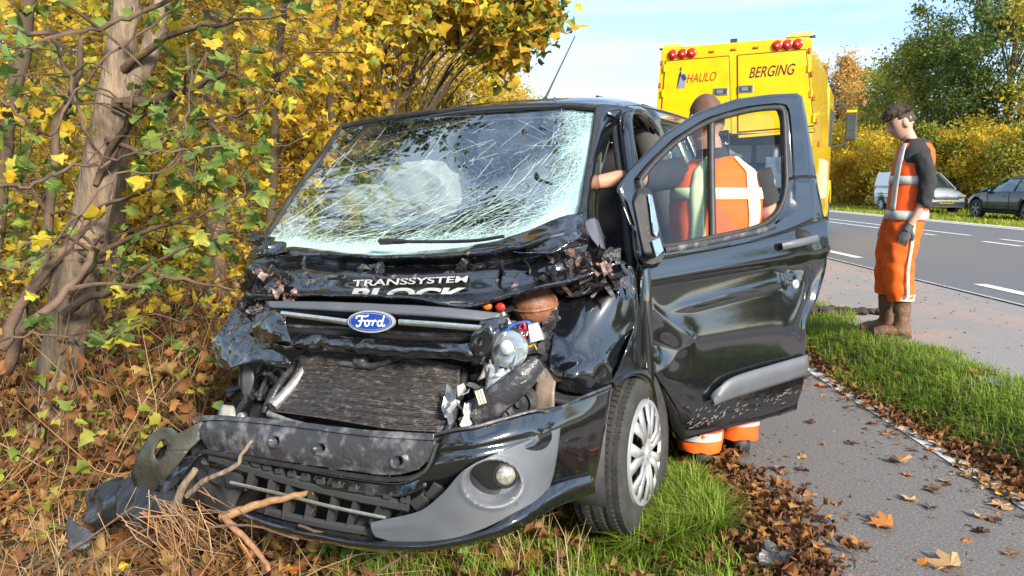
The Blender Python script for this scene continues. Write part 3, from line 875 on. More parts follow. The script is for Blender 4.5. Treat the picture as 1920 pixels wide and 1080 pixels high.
fast_mesh('upper_crown', v, tri, L_CAN, maple)
# leaves: the larger ones singly, the rest as one crown
TRK = [(82, 905), (92, 830), (112, 690), (148, 520), (183, 340), (212, 190), (233, 50), (246, -70)]
def hides(p):
    if p.y > 4.7: return False
    u, v = wpx(p)
    c = np.interp(v, [q[1] for q in reversed(TRK)], [q[0] for q in reversed(TRK)])
    return abs(u - c) < 62 and random.random() < .82
leafspots[:] = [p for p in leafspots if not hides(p)]
random.shuffle(leafspots)
extra = []
for _ in range(330):
    u, vv = random.uniform(-30, 560), random.uniform(-30, 640)
    if vv > 380 and u > 430: continue
    q_ = aty(u, vv, random.uniform(3.6, 5.6))
    if not hides(q_): extra.append(q_)
def leaf_mesh(seed, shape=MAPLE, T=MAPLE_T, curl=.3, name='leaf'):
    r = np.random.default_rng(seed)
    shape = shape * (1 + .16 * r.normal(size=shape.shape)) * np.array([r.uniform(.75, 1.1), 1.0])
    H = curl * (np.abs(shape[:, 0]) * r.uniform(-1.6, 1.6) - (shape[:, 1] - .3) ** 2 * r.uniform(.2, 1.0)) + r.normal(size=len(shape)) * .035
    vs = [(float(x), float(y), float(h)) for (x, y), h in zip(shape, H)]
    k = len(vs)
    vs += [(0.006, 0, 0), (-0.006, 0, 0), (0.0, -.55, -.06)]
    me = bpy.data.meshes.new(name)
    me.from_pydata(vs, [], [tuple(map(int, t)) for t in T] + [(k, k + 1, k + 2)])
    return me
LM = []
for s in range(8):
    me = leaf_mesh(s); me.materials.append(L_NEAR if s < 7 else L_YEL); LM.append(me)
near = sorted(leafspots, key=lambda p: p.y)[:290]
for k, p in enumerate(near):
    o = bpy.data.objects.new('leaf', random.choice(LM))
    COL.objects.link(o)
    o.parent = maple
    o.location = p - MB0
    s = random.uniform(.055, .105)
    o.scale = (s, s, s)
    o.rotation_euler = (random.uniform(2.2, 4.4), random.uniform(-.7, .7), random.uniform(0, 6.28))
rest = [p for p in sorted(leafspots, key=lambda p: p.y)[290:]] + extra
v, tri = leaf_arrays(np.array(rest) - np.array(MB0), .085, 'maple', .3, .5, droop=(0, 0, -.7))
tag(fast_mesh('crown', v, tri, L_NEAR, maple), kind='stuff')
w = MB()
for _ in range(560):
    u, vv = random.uniform(-20, 600), random.uniform(-20, 620)
    if vv > 280 - (u - 500) * .8 and u > 500: continue
    a = aty(u, vv, random.uniform(4.7, 8.2)); L_ = random.uniform(.2, .7)
    d = Vector((random.gauss(0, 1), random.gauss(0, .5), random.gauss(.25, .8))).normalized() * L_
    k = Vector((random.gauss(0, .12), random.gauss(0, .12), random.gauss(0, .12))) * L_ * 1.5
    r0 = random.uniform(.0025, .006)
    w.tube(crom([a - d, a + k, a + d], 7), [r0 * (1 - .12 * i) for i in range(7)], 4)
o = w.build('fine_twigs', m_fpale, maple, 60, fixn=False); sub(o, MB0); tag(o, kind='stuff')
yl_ = []
for _ in range(2000):
    u, vv = random.uniform(-30, 700), random.uniform(-30, 600)
    if vv > 250 - (u - 480) * .6 and u > 480: continue
    yl_.append(aty(u, vv, random.uniform(5.4, 8.4)))
v, tri = leaf_arrays(np.array(yl_) - np.array(MB0), .085, 'maple', .3, .5, droop=(0, 0, -.7))
tag(fast_mesh('yellow_crown', v, tri, L_YEL, maple), kind='stuff')

# slimmer trunks behind and beside it
def stem(name, label, pts, Y, r, m, nt=14, lm=None):
    base = aty(pts[0][0], pts[0][1], Y)
    t = empty(name, base); tag(t, label, 'tree', 'slim trunks among the leaves')
    w = MB(); C = pxtube(w, pts, Y, r, 10, .006)
    o = w.build('trunk', m, t, 60); sub(o, base)
    keep = list(leafspots); leafspots.clear()
    w = MB(); twigs(C, nt, .006, .7, w)
    for p in list(leafspots)[::2]:
        w.tube([p, p + Vector((random.gauss(0, .15), random.gauss(0, .15), random.gauss(0, .15)))], [.004, .002], 4)
    o = w.build('branches', m, t, 60, fixn=False); sub(o, base); tag(o, kind='stuff')
    v, tri = leaf_arrays(np.array([q + Vector(RNG.normal(size=3) * .12) for q in leafspots for _ in range(4)]) - np.array(base), .10, 'lobed', .3, .3)
    fast_mesh('crown', v, tri, lm or L_YEL, t)
    leafspots.clear(); leafspots.extend(keep)
stem('slim_tree', 'bare dark stem leaning right at the left edge of the photo', [(-25, 760), (-15, 500), (5, 300), (28, 170), (52, 40), (64, -60)], 4.9, (.055, .04), m_bark2)
stem('slim_tree', 'dark trunk standing right behind the forked maple', [(180, 760), (192, 620), (205, 480), (216, 330), (225, 200)], 5.6, (.115, .08), m_bark)
stem('slim_tree', 'pale grey trunk deeper in the wood between maple and van', [(402, 640), (405, 480), (407, 330), (404, 180), (398, 20)], 7.4, (.11, .09), m_bark, 18)
stem('slim_tree', 'thin trunk covered in twigs left of the van roof', [(505, 520), (512, 300), (520, 120), (540, -30)], 7.0, (.05, .03), m_bark2, 26, L_ORA)
stem('slim_tree', 'thin leaning trunk among orange twigs above the windscreen corner', [(640, 500), (622, 260), (618, 120), (640, -30)], 8.2, (.06, .03), m_bark2, 30, L_ORA)

# ================================================================== THE CRASHED VAN
m_black = mat('black_paint', (0.006, 0.007, 0.010), .3, coat=1.0, coati=2.25, coatr=.055, spec=.15, bump=.035, bscale=9)
m_crush = mat('crumpled_paint', (0.008, 0.008, 0.011), .3, coat=1.0, coati=2.25, coatr=.04, spec=.2, col2=(0.26, 0.19, 0.17), vscale=17, lo=.635, hi=.70, bump=.6, bscale=26)
m_scuff = mat('scuffed_paint', (0.022, 0.022, 0.026), .4, coat=.4, col2=(0.30, 0.24, 0.22), vscale=22, lo=.58, hi=.66, bump=.6, bscale=50)
m_plas = mat('black_plastic', (0.03, 0.03, 0.033), .5, var=.3, vscale=20, bump=.12, bscale=180)
m_plas2 = mat('worn_black_plastic', (0.045, 0.046, 0.053), .34, col2=(0.17, 0.17, 0.185), vscale=16, lo=.50, hi=.68, bump=.25, bscale=60)
m_grey = mat('grey_plastic', (0.115, 0.125, 0.145), .40, var=.12, vscale=5, bump=.12, bscale=240)
m_olive = mat('torn_grey_plastic', (0.085, 0.085, 0.07), .5, col2=(0.045, 0.046, 0.036), vscale=9, bump=.2, bscale=60)
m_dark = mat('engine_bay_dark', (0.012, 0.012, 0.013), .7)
m_cloth = mat('seat_cloth', (0.018, 0.018, 0.021), .9, bump=.3, bscale=300)
m_trim = mat('cabin_trim', (0.11, 0.105, 0.10), .8)
m_chrome = mat('chrome_strip', (0.75, 0.74, 0.70), .22, metal=.9, var=.15, vscale=40)
m_metal = mat('bare_metal', (0.38, 0.36, 0.34), .42, metal=.7, var=.35, vscale=25, bump=.2, bscale=60)
m_rub = mat('tyre_rubber', (0.028, 0.028, 0.029), .78, col2=(0.055, 0.052, 0.05), vscale=12, bump=.2, bscale=120)
m_hub = mat('wheel_cover_silver', (0.50, 0.51, 0.53), .35, metal=.45, var=.08, vscale=12)
m_rad = mat('radiator_fins', (0.085, 0.077, 0.075), .5, metal=.35, col2=(0.30, 0.28, 0.27), vscale=70, lo=.55, hi=.72, bump=.6, bscale=90, stretch=(1, .35, 1.4))
m_white = mat('shaded_white_print', (0.50, 0.50, 0.49), .5)  # white lettering greyed: the shade on the bonnet is put into its colour
m_bag = mat('airbag_cloth', (0.72, 0.72, 0.62), .85, bump=.25, bscale=20)
m_tank = mat('brown_tank', (0.33, 0.14, 0.075), .5, col2=(0.12, 0.055, 0.035), vscale=9, lo=.42, hi=.66, bump=.3, bscale=40)
m_clear = mat('broken_lens', (0.55, 0.58, 0.6), .12, spec=.8, coat=.5, var=.3, vscale=40)
m_orange = mat('orange_indicator', (0.75, 0.16, 0.02), .3)
m_red = mat('red_plastic', (0.55, 0.03, 0.02), .3)
g_van = glass('van_glass', (0.70, 0.86, 0.86), .05)
g_rear = glass('rear_tinted_glass', (0.42, 0.70, 0.72), .05)

van = empty('crashed_van', VAN_LOC, VAN_ROT)
tag(van, 'black van with smashed front and open driver door standing on the verge', 'van')
ORIG = {}

# ---- cabin shell, in the van's own metres
def side_y(z):                                    # half width of the body at height z
    return float(np.interp(z, [0.25, 0.5, 0.9, 1.2, 1.5, 1.80, 1.88], [0.93, 0.965, 0.975, 0.955, 0.885, 0.775, 0.73]))
def roof_z(x, y):
    k = abs(y) / .78
    f = float(np.interp(x, [-3.95, -3.0, -1.6, -1.0, -.7, -.52], [1.90, 1.945, 1.955, 1.945, 1.915, 1.868]))
    return f - .055 * k ** 2 - .05 * k ** 8
XS = [-.52, -.6, -.7, -.85, -1.0, -1.3, -1.7, -2.2, -2.7, -3.2, -3.6, -3.85, -3.95]
G = [[Vector((x, y, roof_z(x, y))) for y in np.linspace(-.76, .76, 27)] for x in XS]
for row in G:
    for p in row: p.z += .004 * nz(p, 3, 1)
o = MB().grid(G).build('roof', m_black, van, 50); solid(o, .02, -1)
w = MB()
for k in (-.5, -.25, .25, .5):
    w.tube([(x, k, roof_z(x, k) + .004) for x in np.linspace(-1.15, -3.7, 8)], .012, 6)
w.build('roof_rib', m_black, van, 60)
m_liner = mat('headliner', (0.20, 0.19, 0.18), .9)
MB().grid([[Vector((x, y, roof_z(x, y) - .06)) for y in np.linspace(-.68, .68, 9)] for x in XS]).build('headliner', m_liner, van, 50)

def side_panel(name, s, x0, x1, z0, z1, m, nx=8, nzz=10, off=0.0):
    G = [[Vector((x, s * (side_y(z) + off - .03 * max(0, (-3.2 - x)) ** 1.2), z)) for x in np.linspace(x0, x1, nx)] for z in np.linspace(z0, z1, nzz)]
    o = MB().grid(G).build(name, m, van, 40); solid(o, .03, -1 if s > 0 else 1)
    return o
for s in (1, -1):
    side_panel('side_panel', s, -1.27 if s > 0 else -.15, -3.95, .28, 1.17, m_black)
    side_panel('window_pillar', s, -1.20, -1.33, 1.17, 1.86, m_black, 3)
    side_panel('window_pillar', s, -2.28, -2.42, 1.17, 1.86, m_black, 3)
    side_panel('window_pillar', s, -3.62, -3.95, 1.17, 1.86, m_black, 3)
    side_panel('roof_rail', s, -1.20, -3.95, 1.78, 1.872, m_black, 10, 4, .004)
    side_panel('side_window', s, -1.33, -2.28, 1.175, 1.785, g_rear if s < 0 else g_van, 3, 8, -.012)
    side_panel('side_window', s, -2.42, -3.62, 1.175, 1.785, g_rear, 3, 8, -.012)
G = [[Vector((x0 + (-1.2 - x0) * k, -(side_y(z) - .01), z)) for k in (0, .33, .66, 1)] for z, x0 in [(z, float(np.interp(z, [1.19, 1.79], [-.22, -.64]))) for z in np.linspace(1.19, 1.79, 8)]]
MB().grid(G).build('passenger_window', g_van, van, 40)
side_panel('passenger_door_rail', -1, -.66, -1.2, 1.79, 1.87, m_black, 6, 3)
# rear doors with two windows
w = MB()
for y0, y1 in ((-.88, -.70), (-.09, .09), (.70, .88)):
    w.box((-3.97, (y0 + y1) / 2, 1.48), (.05, y1 - y0, .66))
w.box((-3.97, 0, .72), (.05, 1.86, .9)); w.box((-3.97, 0, 1.835), (.05, 1.6, .09))
w.build('rear_door', m_black, van)
m_rglow = g_rear
for y in (-.395, .395):
    rg = MB().box((-3.965, y, 1.485), (.008, .60, .60)).build('rear_window', g_rear, van)
    w = MB()
    for k in range(9): w.tube([(-3.955, y - .28, 1.24 + .06 * k), (-3.955, y + .28, 1.24 + .06 * k)], .0022, 4)
    w.build('heater_wire', m_plas, rg, None)
# floor, firewall, sill
MB().box((-2.0, 0, .33), (3.9, 1.8, .06)).build('floor_pan', m_dark, van)
w = MB(); w.box((.1, 0, .72), (.06, 1.70, .9)); w.build('firewall', m_dark, van)
for s in (1, -1):
    w = MB()
    w.tube([(-.40, s * .90, .30), (-1.4, s * .93, .30), (-3.3, s * .93, .30)], [(.07, .06)] * 3, 8, up=(0, 0, 1))
    w.build('sill', m_black, van, 50)
    w = MB(); w.box((-.88, s * .965, .385), (1.0, .05, .012)); w.box((-.88, s * .90, .40), (1.0, .06, .012)); w.build('sill_plate', m_grey, van)
# dashboard, seats, wheel, bags
G = surf([[(-.05, -.86, 1.15), (-.05, 0, 1.18), (-.05, .86, 1.15)], [(-.22, -.84, 1.17), (-.24, 0, 1.2), (-.2, .84, 1.17)], [(-.42, -.82, 1.08), (-.45, 0, 1.12), (-.42, .82, 1.08)], [(-.40, -.8, .7), (-.42, 0, .7), (-.4, .8, .7)]], 20, 12)
dent(G, .03, 6, 3); MB().grid(G).build('dashboard', m_plas, van, 50)
def seat(y, w_=.5, x=-1.02, n=1):
    o = MB()
    o.tube([(x + .42, y, .78), (x + .2, y, .80), (x, y, .79)], [(.07, w_ * .46), (.09, w_ * .5), (.09, w_ * .46)], 14, up=(0, 0, 1))
    o.tube(crom([(x, y, .80), (x - .08, y, 1.1), (x - .17, y, 1.42)], 6), [(.09, w_ * .48), (.085, w_ * .5), (.08, w_ * .5), (.075, w_ * .48), (.07, w_ * .42), (.05, w_ * .3)], 14, up=(1, 0, 0))
    sto = o.build('seat', m_cloth, van, 60)
    for k in range(n):
        yy = y + (k - (n - 1) / 2) * w_ / n
        h = MB(); h.tube([(x - .19, yy, 1.48), (x - .20, yy, 1.56), (x - .215, yy, 1.65), (x - .22, yy, 1.68)], [(.05, .11), (.055, .13), (.05, .12), (.02, .07)], 14, up=(1, 0, 0))
        for q in (-.05, .05): h.tube([(x - .18, yy + q, 1.38), (x - .195, yy + q, 1.52)], .007, 6)
        h.build('headrest', m_cloth, van, 60)
seat(.47); seat(-.42, .8, n=2); seat(0, 1.5, -2.1, 3)
w = MB(); w.lathe([(.185, -.012), (.2, 0), (.185, .012), (.172, 0)], (-.47, .45, 1.12), (-.82, 0, .57), 28, True)
w.tube([(-.47, .45, 1.12), (-.3, .45, 1.02)], .03, 8); w.build('steering_wheel', m_plas, van, 50)
def bag(c, r, s):
    def f(p, q):
        q = Vector((math.copysign(abs(p.x) ** .75, p.x) * r[0], math.copysign(abs(p.y) ** .75, p.y) * r[1], math.copysign(abs(p.z) ** .75, p.z) * r[2]))
        return q * (1 + .16 * (ridge(p, 1.6, s) - .3) + .10 * (ridge(p, 3.6, s + 2) - .4) + .05 * (ridge(p, 8, s + 5) - .4))
    o = MB().ball(c, r, 48, 34, f).build('airbag', m_bag, van, 40)
bag(V(695, 388, -.37), (.11, .235, .105), 2); bag(V(788, 360, -.45), (.11, .20, .14), 5)
for u in (885, 1050):                               # sun visors and lamps under the header
    w = MB(); c = V(u, 222 if u < 1000 else 226, -.66); w.box(c, (.10, .34, .02), Euler((0, .5, 0))); w.build('sun_visor', m_liner, van)
c = V(985, 290, -.42)
w = MB(); w.ball(c, (.02, .11, .04), 14, 8); w.tube([c, c + Vector((.0, 0, .12))], .01, 6); w.build('rear_view_mirror', m_plas, van, 60)

# ---- windscreen, shattered
WS = [[(640, 240, -.50), (700, 226, -.53), (800, 212, -.545), (920, 203, -.55), (1030, 198, -.54), (1120, 203, -.50)],
      [(600, 300, -.31), (680, 290, -.33), (800, 285, -.345), (920, 282, -.345), (1030, 280, -.335), (1110, 285, -.31)],
      [(543, 378, -.08), (650, 375, -.12), (780, 372, -.13), (910, 368, -.13), (1010, 362, -.11), (1098, 352, -.09)],
      [(503, 440, .10), (600, 440, .06), (740, 440, .04), (880, 425, .03), (1000, 405, .03), (1090, 385, .03)],
      [(492, 462, .16), (600, 482, .20), (740, 482, .21), (880, 472, .21), (1010, 440, .16), (1086, 410, .10)]]
def wsglass():
    m = bpy.data.materials.new('shattered_glass'); m.use_nodes = True
    n, l = m.node_tree.nodes, m.node_tree.links
    n.remove(n['Principled BSDF'])
    tc = n.new('ShaderNodeTexCoord')
    at = n.new('ShaderNodeAttribute'); at.attribute_name = 'shatter'
    def vor(scale, w0, dist=.0):
        mp = n.new('ShaderNodeMapping'); mp.inputs['Scale'].default_value = (scale, scale, scale)
        nn = n.new('ShaderNodeTexNoise'); nn.inputs['Scale'].default_value = 9; nn.inputs['Detail'].default_value = 2
        ad = n.new('ShaderNodeVectorMath'); ad.operation = 'MULTIPLY_ADD'; ad.inputs[1].default_value = (dist,) * 3
        l.new(tc.outputs['Object'], nn.inputs['Vector']); l.new(nn.outputs['Color'], ad.inputs[0]); l.new(tc.outputs['Object'], ad.inputs[2])
        l.new(ad.outputs[0], mp.inputs['Vector'])
        v = n.new('ShaderNodeTexVoronoi'); v.feature = 'DISTANCE_TO_EDGE'; v.inputs['Scale'].default_value = 1
        l.new(mp.outputs['Vector'], v.inputs['Vector'])
        c = n.new('ShaderNodeMath'); c.operation = 'LESS_THAN'; c.inputs[1].default_value = w0
        l.new(v.outputs['Distance'], c.inputs[0])
        return c.outputs[0]
    def mul(a, b):
        k = n.new('ShaderNodeMath'); k.operation = 'MULTIPLY'; l.new(a, k.inputs[0]); l.new(b, k.inputs[1]); return k.outputs[0]
    def mx(a, b):
        k = n.new('ShaderNodeMath'); k.operation = 'MAXIMUM'; l.new(a, k.inputs[0]); l.new(b, k.inputs[1]); return k.outputs[0]
    def rng_(a, b, c=0, d=1):
        k = n.new('ShaderNodeMapRange'); k.inputs['From Min'].default_value = a; k.inputs['From Max'].default_value = b
        k.inputs['To Min'].default_value = c; k.inputs['To Max'].default_value = d; l.new(at.outputs['Fac'], k.inputs['Value']); return k.outputs['Result']
    big = mul(vor(34, .022, .10), rng_(0.0, .3, .09, .8))
    mid = mul(vor(42, .05, .04), rng_(.12, .6, 0.0, .85))
    fine = mul(vor(110, .13, .01), rng_(.4, 1.0, 0, .95))
    haze = rng_(.16, 1.0, .0, .66)
    fac = mx(mx(big, mid), mx(fine, haze))
    t = n.new('ShaderNodeBsdfTransparent'); t.inputs['Color'].default_value = (.90, .97, .96, 1)
    g = n.new('ShaderNodeBsdfGlossy'); g.inputs['Roughness'].default_value = .015
    fr = fresnel(n, l, 1.52)
    mr = n.new('ShaderNodeMapRange'); mr.inputs['To Min'].default_value = .48
    l.new(fr.outputs[0], mr.inputs['Value'])
    bp = n.new('ShaderNodeBump'); bp.inputs['Strength'].default_value = .05; bp.inputs['Distance'].default_value = .002
    l.new(fac, bp.inputs['Height']); l.new(bp.outputs[0], g.inputs['Normal'])
    m1 = n.new('ShaderNodeMixShader'); l.new(mr.outputs['Result'], m1.inputs['Fac']); l.new(t.outputs[0], m1.inputs[1]); l.new(g.outputs[0], m1.inputs[2])
    d = n.new('ShaderNodeBsdfPrincipled'); d.inputs['Base Color'].default_value = (.50, .72, .70, 1); d.inputs['Roughness'].default_value = .35
    m2 = n.new('ShaderNodeMixShader'); l.new(fac, m2.inputs['Fac']); l.new(m1.outputs[0], m2.inputs[1]); l.new(d.outputs[0], m2.inputs[2])
    l.new(m2.outputs[0], n['Material Output'].inputs['Surface'])
    return m
NUW, NVW = 90, 60
GW = surf([[V(*p) for p in r] for r in WS], NUW, NVW)
shat = []
for i in range(NVW):
    for j in range(NUW):
        a, b = j / (NUW - 1), i / (NVW - 1)           # a: towards the driver, b: downwards
        e = max(0, (b - .74) / .22) * 1.1 + max(0, (a - .80) / .18) * .85 * (b > .03) + max(0, .05 - a) * 5 * b
        e += .45 * math.exp(-((a - .88) ** 2 / .012 + (b - .72) ** 2 / .03)) + .22 * math.exp(-((a - .1) ** 2 / .02 + (b - .85) ** 2 / .03)) + .12 * b
        e *= .75 + .6 * (nz((a * 5, b * 5, 0), 1.0, 3) + .4)
        shat.append(min(1, max(0, e)))
        p = GW[i][j]
        dep = .035 * math.exp(-((a - .88) ** 2 / .02 + (b - .75) ** 2 / .04)) + .012 * nz((a * 3, b * 3, 1), 1, 5)
        GW[i][j] = p + Vector((-.62, 0, -.78)) * dep + Vector((.6, 0, .8)) * (.004 * nz((a * 14, b * 11, 2), 1, 8) * min(1, .08 + e))
wo = MB().grid(GW).build('windscreen', wsglass(), van, 80, fixn=False)
atr = wo.data.attributes.new('shatter', 'FLOAT', 'POINT'); atr.data.foreach_set('value', shat)
wnorm = Vector((.62, 0, .785))
def wsp(a, b, lift=.003):
    x, y = a * (NUW - 1), b * (NVW - 1)
    j, i = min(int(x), NUW - 2), min(int(y), NVW - 2)
    fx, fy = x - j, y - i
    p = GW[i][j].lerp(GW[i][j + 1], fx).lerp(GW[i + 1][j].lerp(GW[i + 1][j + 1], fx), fy)
    return p + wnorm * lift
w = MB()
r2 = random.Random(5)
for k in range(1900):                                 # long splits, mostly running up to the right
    a, b = r2.random(), r2.random() ** .8
    L = r2.choice((r2.uniform(.015, .06), r2.uniform(.08, .30))) * (.6 + .6 * b)
    th = r2.gauss(.75, .35) if r2.random() < .72 else r2.gauss(-.5, .5)
    if r2.random() > .10 + .9 * (b ** 2 * .7 + max(0, a - .55) * 1.2): continue
    n_ = 5; wd = r2.uniform(.00025, .0006)
    pts = []
    for q in range(n_):
        aa, bb = a + math.cos(th) * L * q / 4 * .8, b - math.sin(th) * L * q / 4
        if not (0.005 < aa < .995 and 0.01 < bb < .99): break
        pts.append(wsp(aa + r2.gauss(0, .0012), bb + r2.gauss(0, .0012)))
    if len(pts) > 2:
        w.tube(pts, wd, 3, cap=False)
tag(w.build('glass_crack', mat('crack_white', (0.62, 0.82, 0.80), .35), wo, None, fixn=False), kind='stuff')
# header seal and side seals
w = MB()
w.tube([wsp(k / 20, 0, .004) for k in range(21)], .014, 6); w.tube([wsp(0.0, k / 20, .004) for k in range(21)], .014, 6)
w.tube([wsp(1.0, k / 20, .004) for k in range(19)], .013, 6)
w.build('windscreen_seal', m_plas, van, 60)
# pillars: from the glass edge round to the door opening
PL = [[(1118, 198, -.50), (1140, 196, -.55), (1170, 200, -.66), (1190, 206, -.70)],
      [(1112, 240, -.42), (1126, 240, -.46), (1142, 240, -.55), (1152, 240, -.60)],
      [(1108, 290, -.30), (1116, 290, -.34), (1125, 292, -.42), (1134, 294, -.47)],
      [(1098, 350, -.10), (1106, 350, -.13), (1114, 352, -.22), (1122, 354, -.28)],
      [(1088, 400, .04), (1098, 402, .03), (1110, 405, -.08), (1120, 408, -.14)],
      [(1084, 440, .12), (1102, 444, .10), (1126, 450, -.02), (1136, 456, -.08)]]
vsheet('windscreen_pillar', PL, m_black, van, 10, 40, .010, 7, 2, .6, .012, 45)
PR = [[(640, 238, -.50), (630, 246, -.54), (622, 258, -.58)], [(598, 300, -.31), (588, 308, -.35), (580, 316, -.38)],
      [(541, 378, -.08), (532, 386, -.12), (524, 394, -.16)], [(500, 440, .10), (490, 446, .06), (482, 452, .0)], [(488, 466, .16), (476, 474, .12), (470, 480, .06)]]
vsheet('windscreen_pillar', PR, m_black, van, 6, 30, .004, 7, 2, .6, .012, 45)
# front edge of the roof down to the glass
G = [[wsp(k / 30, 0, .006 - .004 * q) .lerp(Vector((-.60, np.interp(k / 30, [0, 1], [-.74, .74]), roof_z(-.60, np.interp(k / 30, [0, 1], [-.74, .74])) + .002)), q) for k in range(31)] for q in np.linspace(0, 1, 5)]
o = MB().grid(G).build('roof_header', m_black, van, 50); solid(o, .01, -1)
# driver's door opening: frame, pillar, seals
w = MB()
fr = crom([(-.10, .95, .55), (-.12, .95, 1.1), (-.32, .885, 1.42), (-.56, .80, 1.70), (-.74, .77, 1.795), (-1.0, .775, 1.80), (-1.17, .80, 1.72), (-1.22, .86, 1.5), (-1.25, .94, 1.15), (-1.26, .95, .5)], 50)
w.tube(fr, [(.028, .035)] * 50, 8); w.build('door_frame', m_black, van, 60)
w = MB()
w.tube([p + Vector((-.02, -.055, -.01)) for p in fr], .022, 8); w.build('door_seal', m_plas, van, 60)
w = MB()
w.tube(crom([(-1.28, .90, .5), (-1.27, .89, 1.15), (-1.23, .81, 1.5), (-1.18, .745, 1.76)], 10), [(.05, .09)] * 10, 10, up=(1, 0, 0)); w.build('pillar_trim', m_trim, van, 60)
w = MB(); w.tube([(-.9, .70, 1.80), (-1.3, .70, 1.80)], .012, 6); w.build('grab_handle', m_trim, van, 60)
# antenna
a0 = Vector((-.88, .42, roof_z(-.88, .42)))
tipw = V(1078, 68, -1.05)
b0 = V(1020, 190, -.85)
w = MB(); w.tube([b0 - Vector((0, 0, .03)), b0, b0.lerp(tipw, .06)], [.03, .024, .010], 10); w.build('aerial_base', m_plas, van, 60)
w = MB(); w.tube(crom([b0.lerp(tipw, .03), b0.lerp(tipw, .5), tipw], 8), [.008, .007, .006, .0052, .0048, .0045, .0042, .004], 6); w.build('aerial', m_plas, van, 60)

# ---- bonnet, folded up against the glass
HOOD = [[(474, 470, .12), (560, 464, .22), (700, 476, .27), (850, 466, .28), (950, 446, .27), (1050, 410, .20), (1096, 404, .10)],
        [(470, 480, .20), (600, 476, .33), (720, 482, .38), (860, 478, .38), (970, 462, .36), (1060, 436, .31), (1100, 444, .20)],
        [(468, 492, .24), (600, 494, .29), (720, 500, .31), (860, 497, .31), (970, 488, .30), (1050, 470, .28), (1098, 466, .22)],
        [(466, 510, .31), (600, 514, .40), (760, 516, .43), (880, 511, .43), (980, 505, .39), (1050, 494, .35), (1095, 492, .28)],
        [(468, 540, .37), (560, 546, .44), (700, 550, .465), (860, 552, .47), (960, 541, .45), (1040, 520, .40), (1100, 500, .33)],
        [(476, 556, .42), (600, 552, .53), (760, 556, .57), (865, 572, .58), (960, 549, .54), (1060, 526, .45), (1120, 506, .36)],
        [(478, 562, .41), (600, 557, .53), (760, 563, .57), (865, 579, .58), (960, 556, .54), (1060, 532, .45), (1120, 512, .36)]]
def calm(G_, cal):
    return G_
hoodG = surf([[V(*p) for p in r] for r in HOOD], 110, 60)
for i in range(60):
    for j in range(110):
        a, b = j / 109, i / 59
        q = 1.0 if not (.28 < a < .66 and .42 < b < .84) else .25
        if b > .92: q = .3
        p = hoodG[i][j]
        ed = max(0, abs(a - .5) - .3) / .2
        h = (.024 + .034 * ed) * q * (.7 * (ridge((p.y * 1.3, p.z * 2.6, 1), 4.2, 3) - .4) - 1.0 * facet((p.y * 1.3, p.z * 3.2, 4), 5.5, 6) + .3 * nz(p, 9, 2))
        hoodG[i][j] = p + Vector((1, 0, .25)) * h
hood = MB().grid(hoodG).build('bonnet', m_crush, van, 24, fixn=False); solid(hood, .004, 0)
hpx = [(vpx(p), p) for r in hoodG for p in r]
def hood_at(u, v):
    best = sorted(((a[0] - u) ** 2 + (a[1] - v) ** 2, p.x) for a, p in hpx)[:10]
    return V(u, v, sum(b[1] for b in best) / 10 + .013)
def decal(name, s, fu, m, parent, shear=0.0, bold=0.0, cut=None, sx=1.0):
    """flat print laid on a surface; fu(a, b) gives the 3D point of the line's unit square"""
    P, F = text_mesh(s, 1.0, shear, bold, sx)
    if cut is not None:
        bm = bmesh.new()
        vs = [bm.verts.new((x, y, 0)) for x, y in P]
        for f in F:
            try: bm.faces.new([vs[i] for i in f])
            except ValueError: pass
        bmesh.ops.bisect_plane(bm, geom=bm.verts[:] + bm.edges[:] + bm.faces[:], plane_co=(0, cut, 0), plane_no=(0, -1, 0), clear_outer=True)
        bm.verts.index_update()
        P = [(v.co.x, (v.co.y - cut) / (1 - cut)) for v in bm.verts]
        F = [[v.index for v in f.verts] for f in bm.faces]
        bm.free()
    w = MB(); w.add([fu(a, b) for a, b in P], F)
    return w.build(name, m, parent, None, fixn=False)
decal('lettering', 'TRANSSYSTEM', lambda a, b: hood_at(662 + 216 * a, (537 - 8 * a) - b * 12), m_white, hood, .12, .018, sx=1.5)
decal('lettering', 'BLOCK', lambda a, b: hood_at(652 + 222 * a, (553 - 2 * a) - b * (13 - 1 * a)), m_white, hood, .25, .04, cut=.52, sx=1.6)
# fold line of bright edge, wiper, plates thrown up in the corners
w = MB(); P = [V(712, 452, .24), V(780, 453, .27), V(880, 452, .29), V(945, 443, .29)]
w.tube(crom(P, 12), [.012] * 3 + [.007] * 9, 6); w.box(V(725, 454, .26), (.02, .06, .02)); w.build('wiper', m_plas, van, 60)
vsheet('cowl_panel', [[(1000, 440, .26), (1040, 425, .26), (1092, 430, .2)], [(985, 470, .38), (1040, 460, .38), (1088, 446, .30)], [(960, 470, .42), (1030, 474, .42), (1080, 452, .34)]], m_crush, van, 30, 20, .03, 9, 7)
m_lift = mat('lifted_panel', (0.16, 0.16, 0.19), .3, metal=.3, coat=.6)
vsheet('pillar_foot', [[(1090, 418, .10), (1112, 408, .06), (1122, 412, .0)], [(1104, 440, .16), (1120, 436, .13), (1130, 440, .05)], [(1124, 466, .2), (1134, 468, .16), (1136, 474, .1)]], m_lift, van, 12, 16, .01, 12, 3)
vsheet('left_cowl_corner', [[(470, 432, .10), (490, 430, .14), (506, 440, .16)], [(468, 452, .16), (500, 448, .22), (530, 456, .26)], [(470, 478, .24), (500, 476, .28), (545, 470, .3)]], m_crush, van, 20, 20, .05, 12, 5)

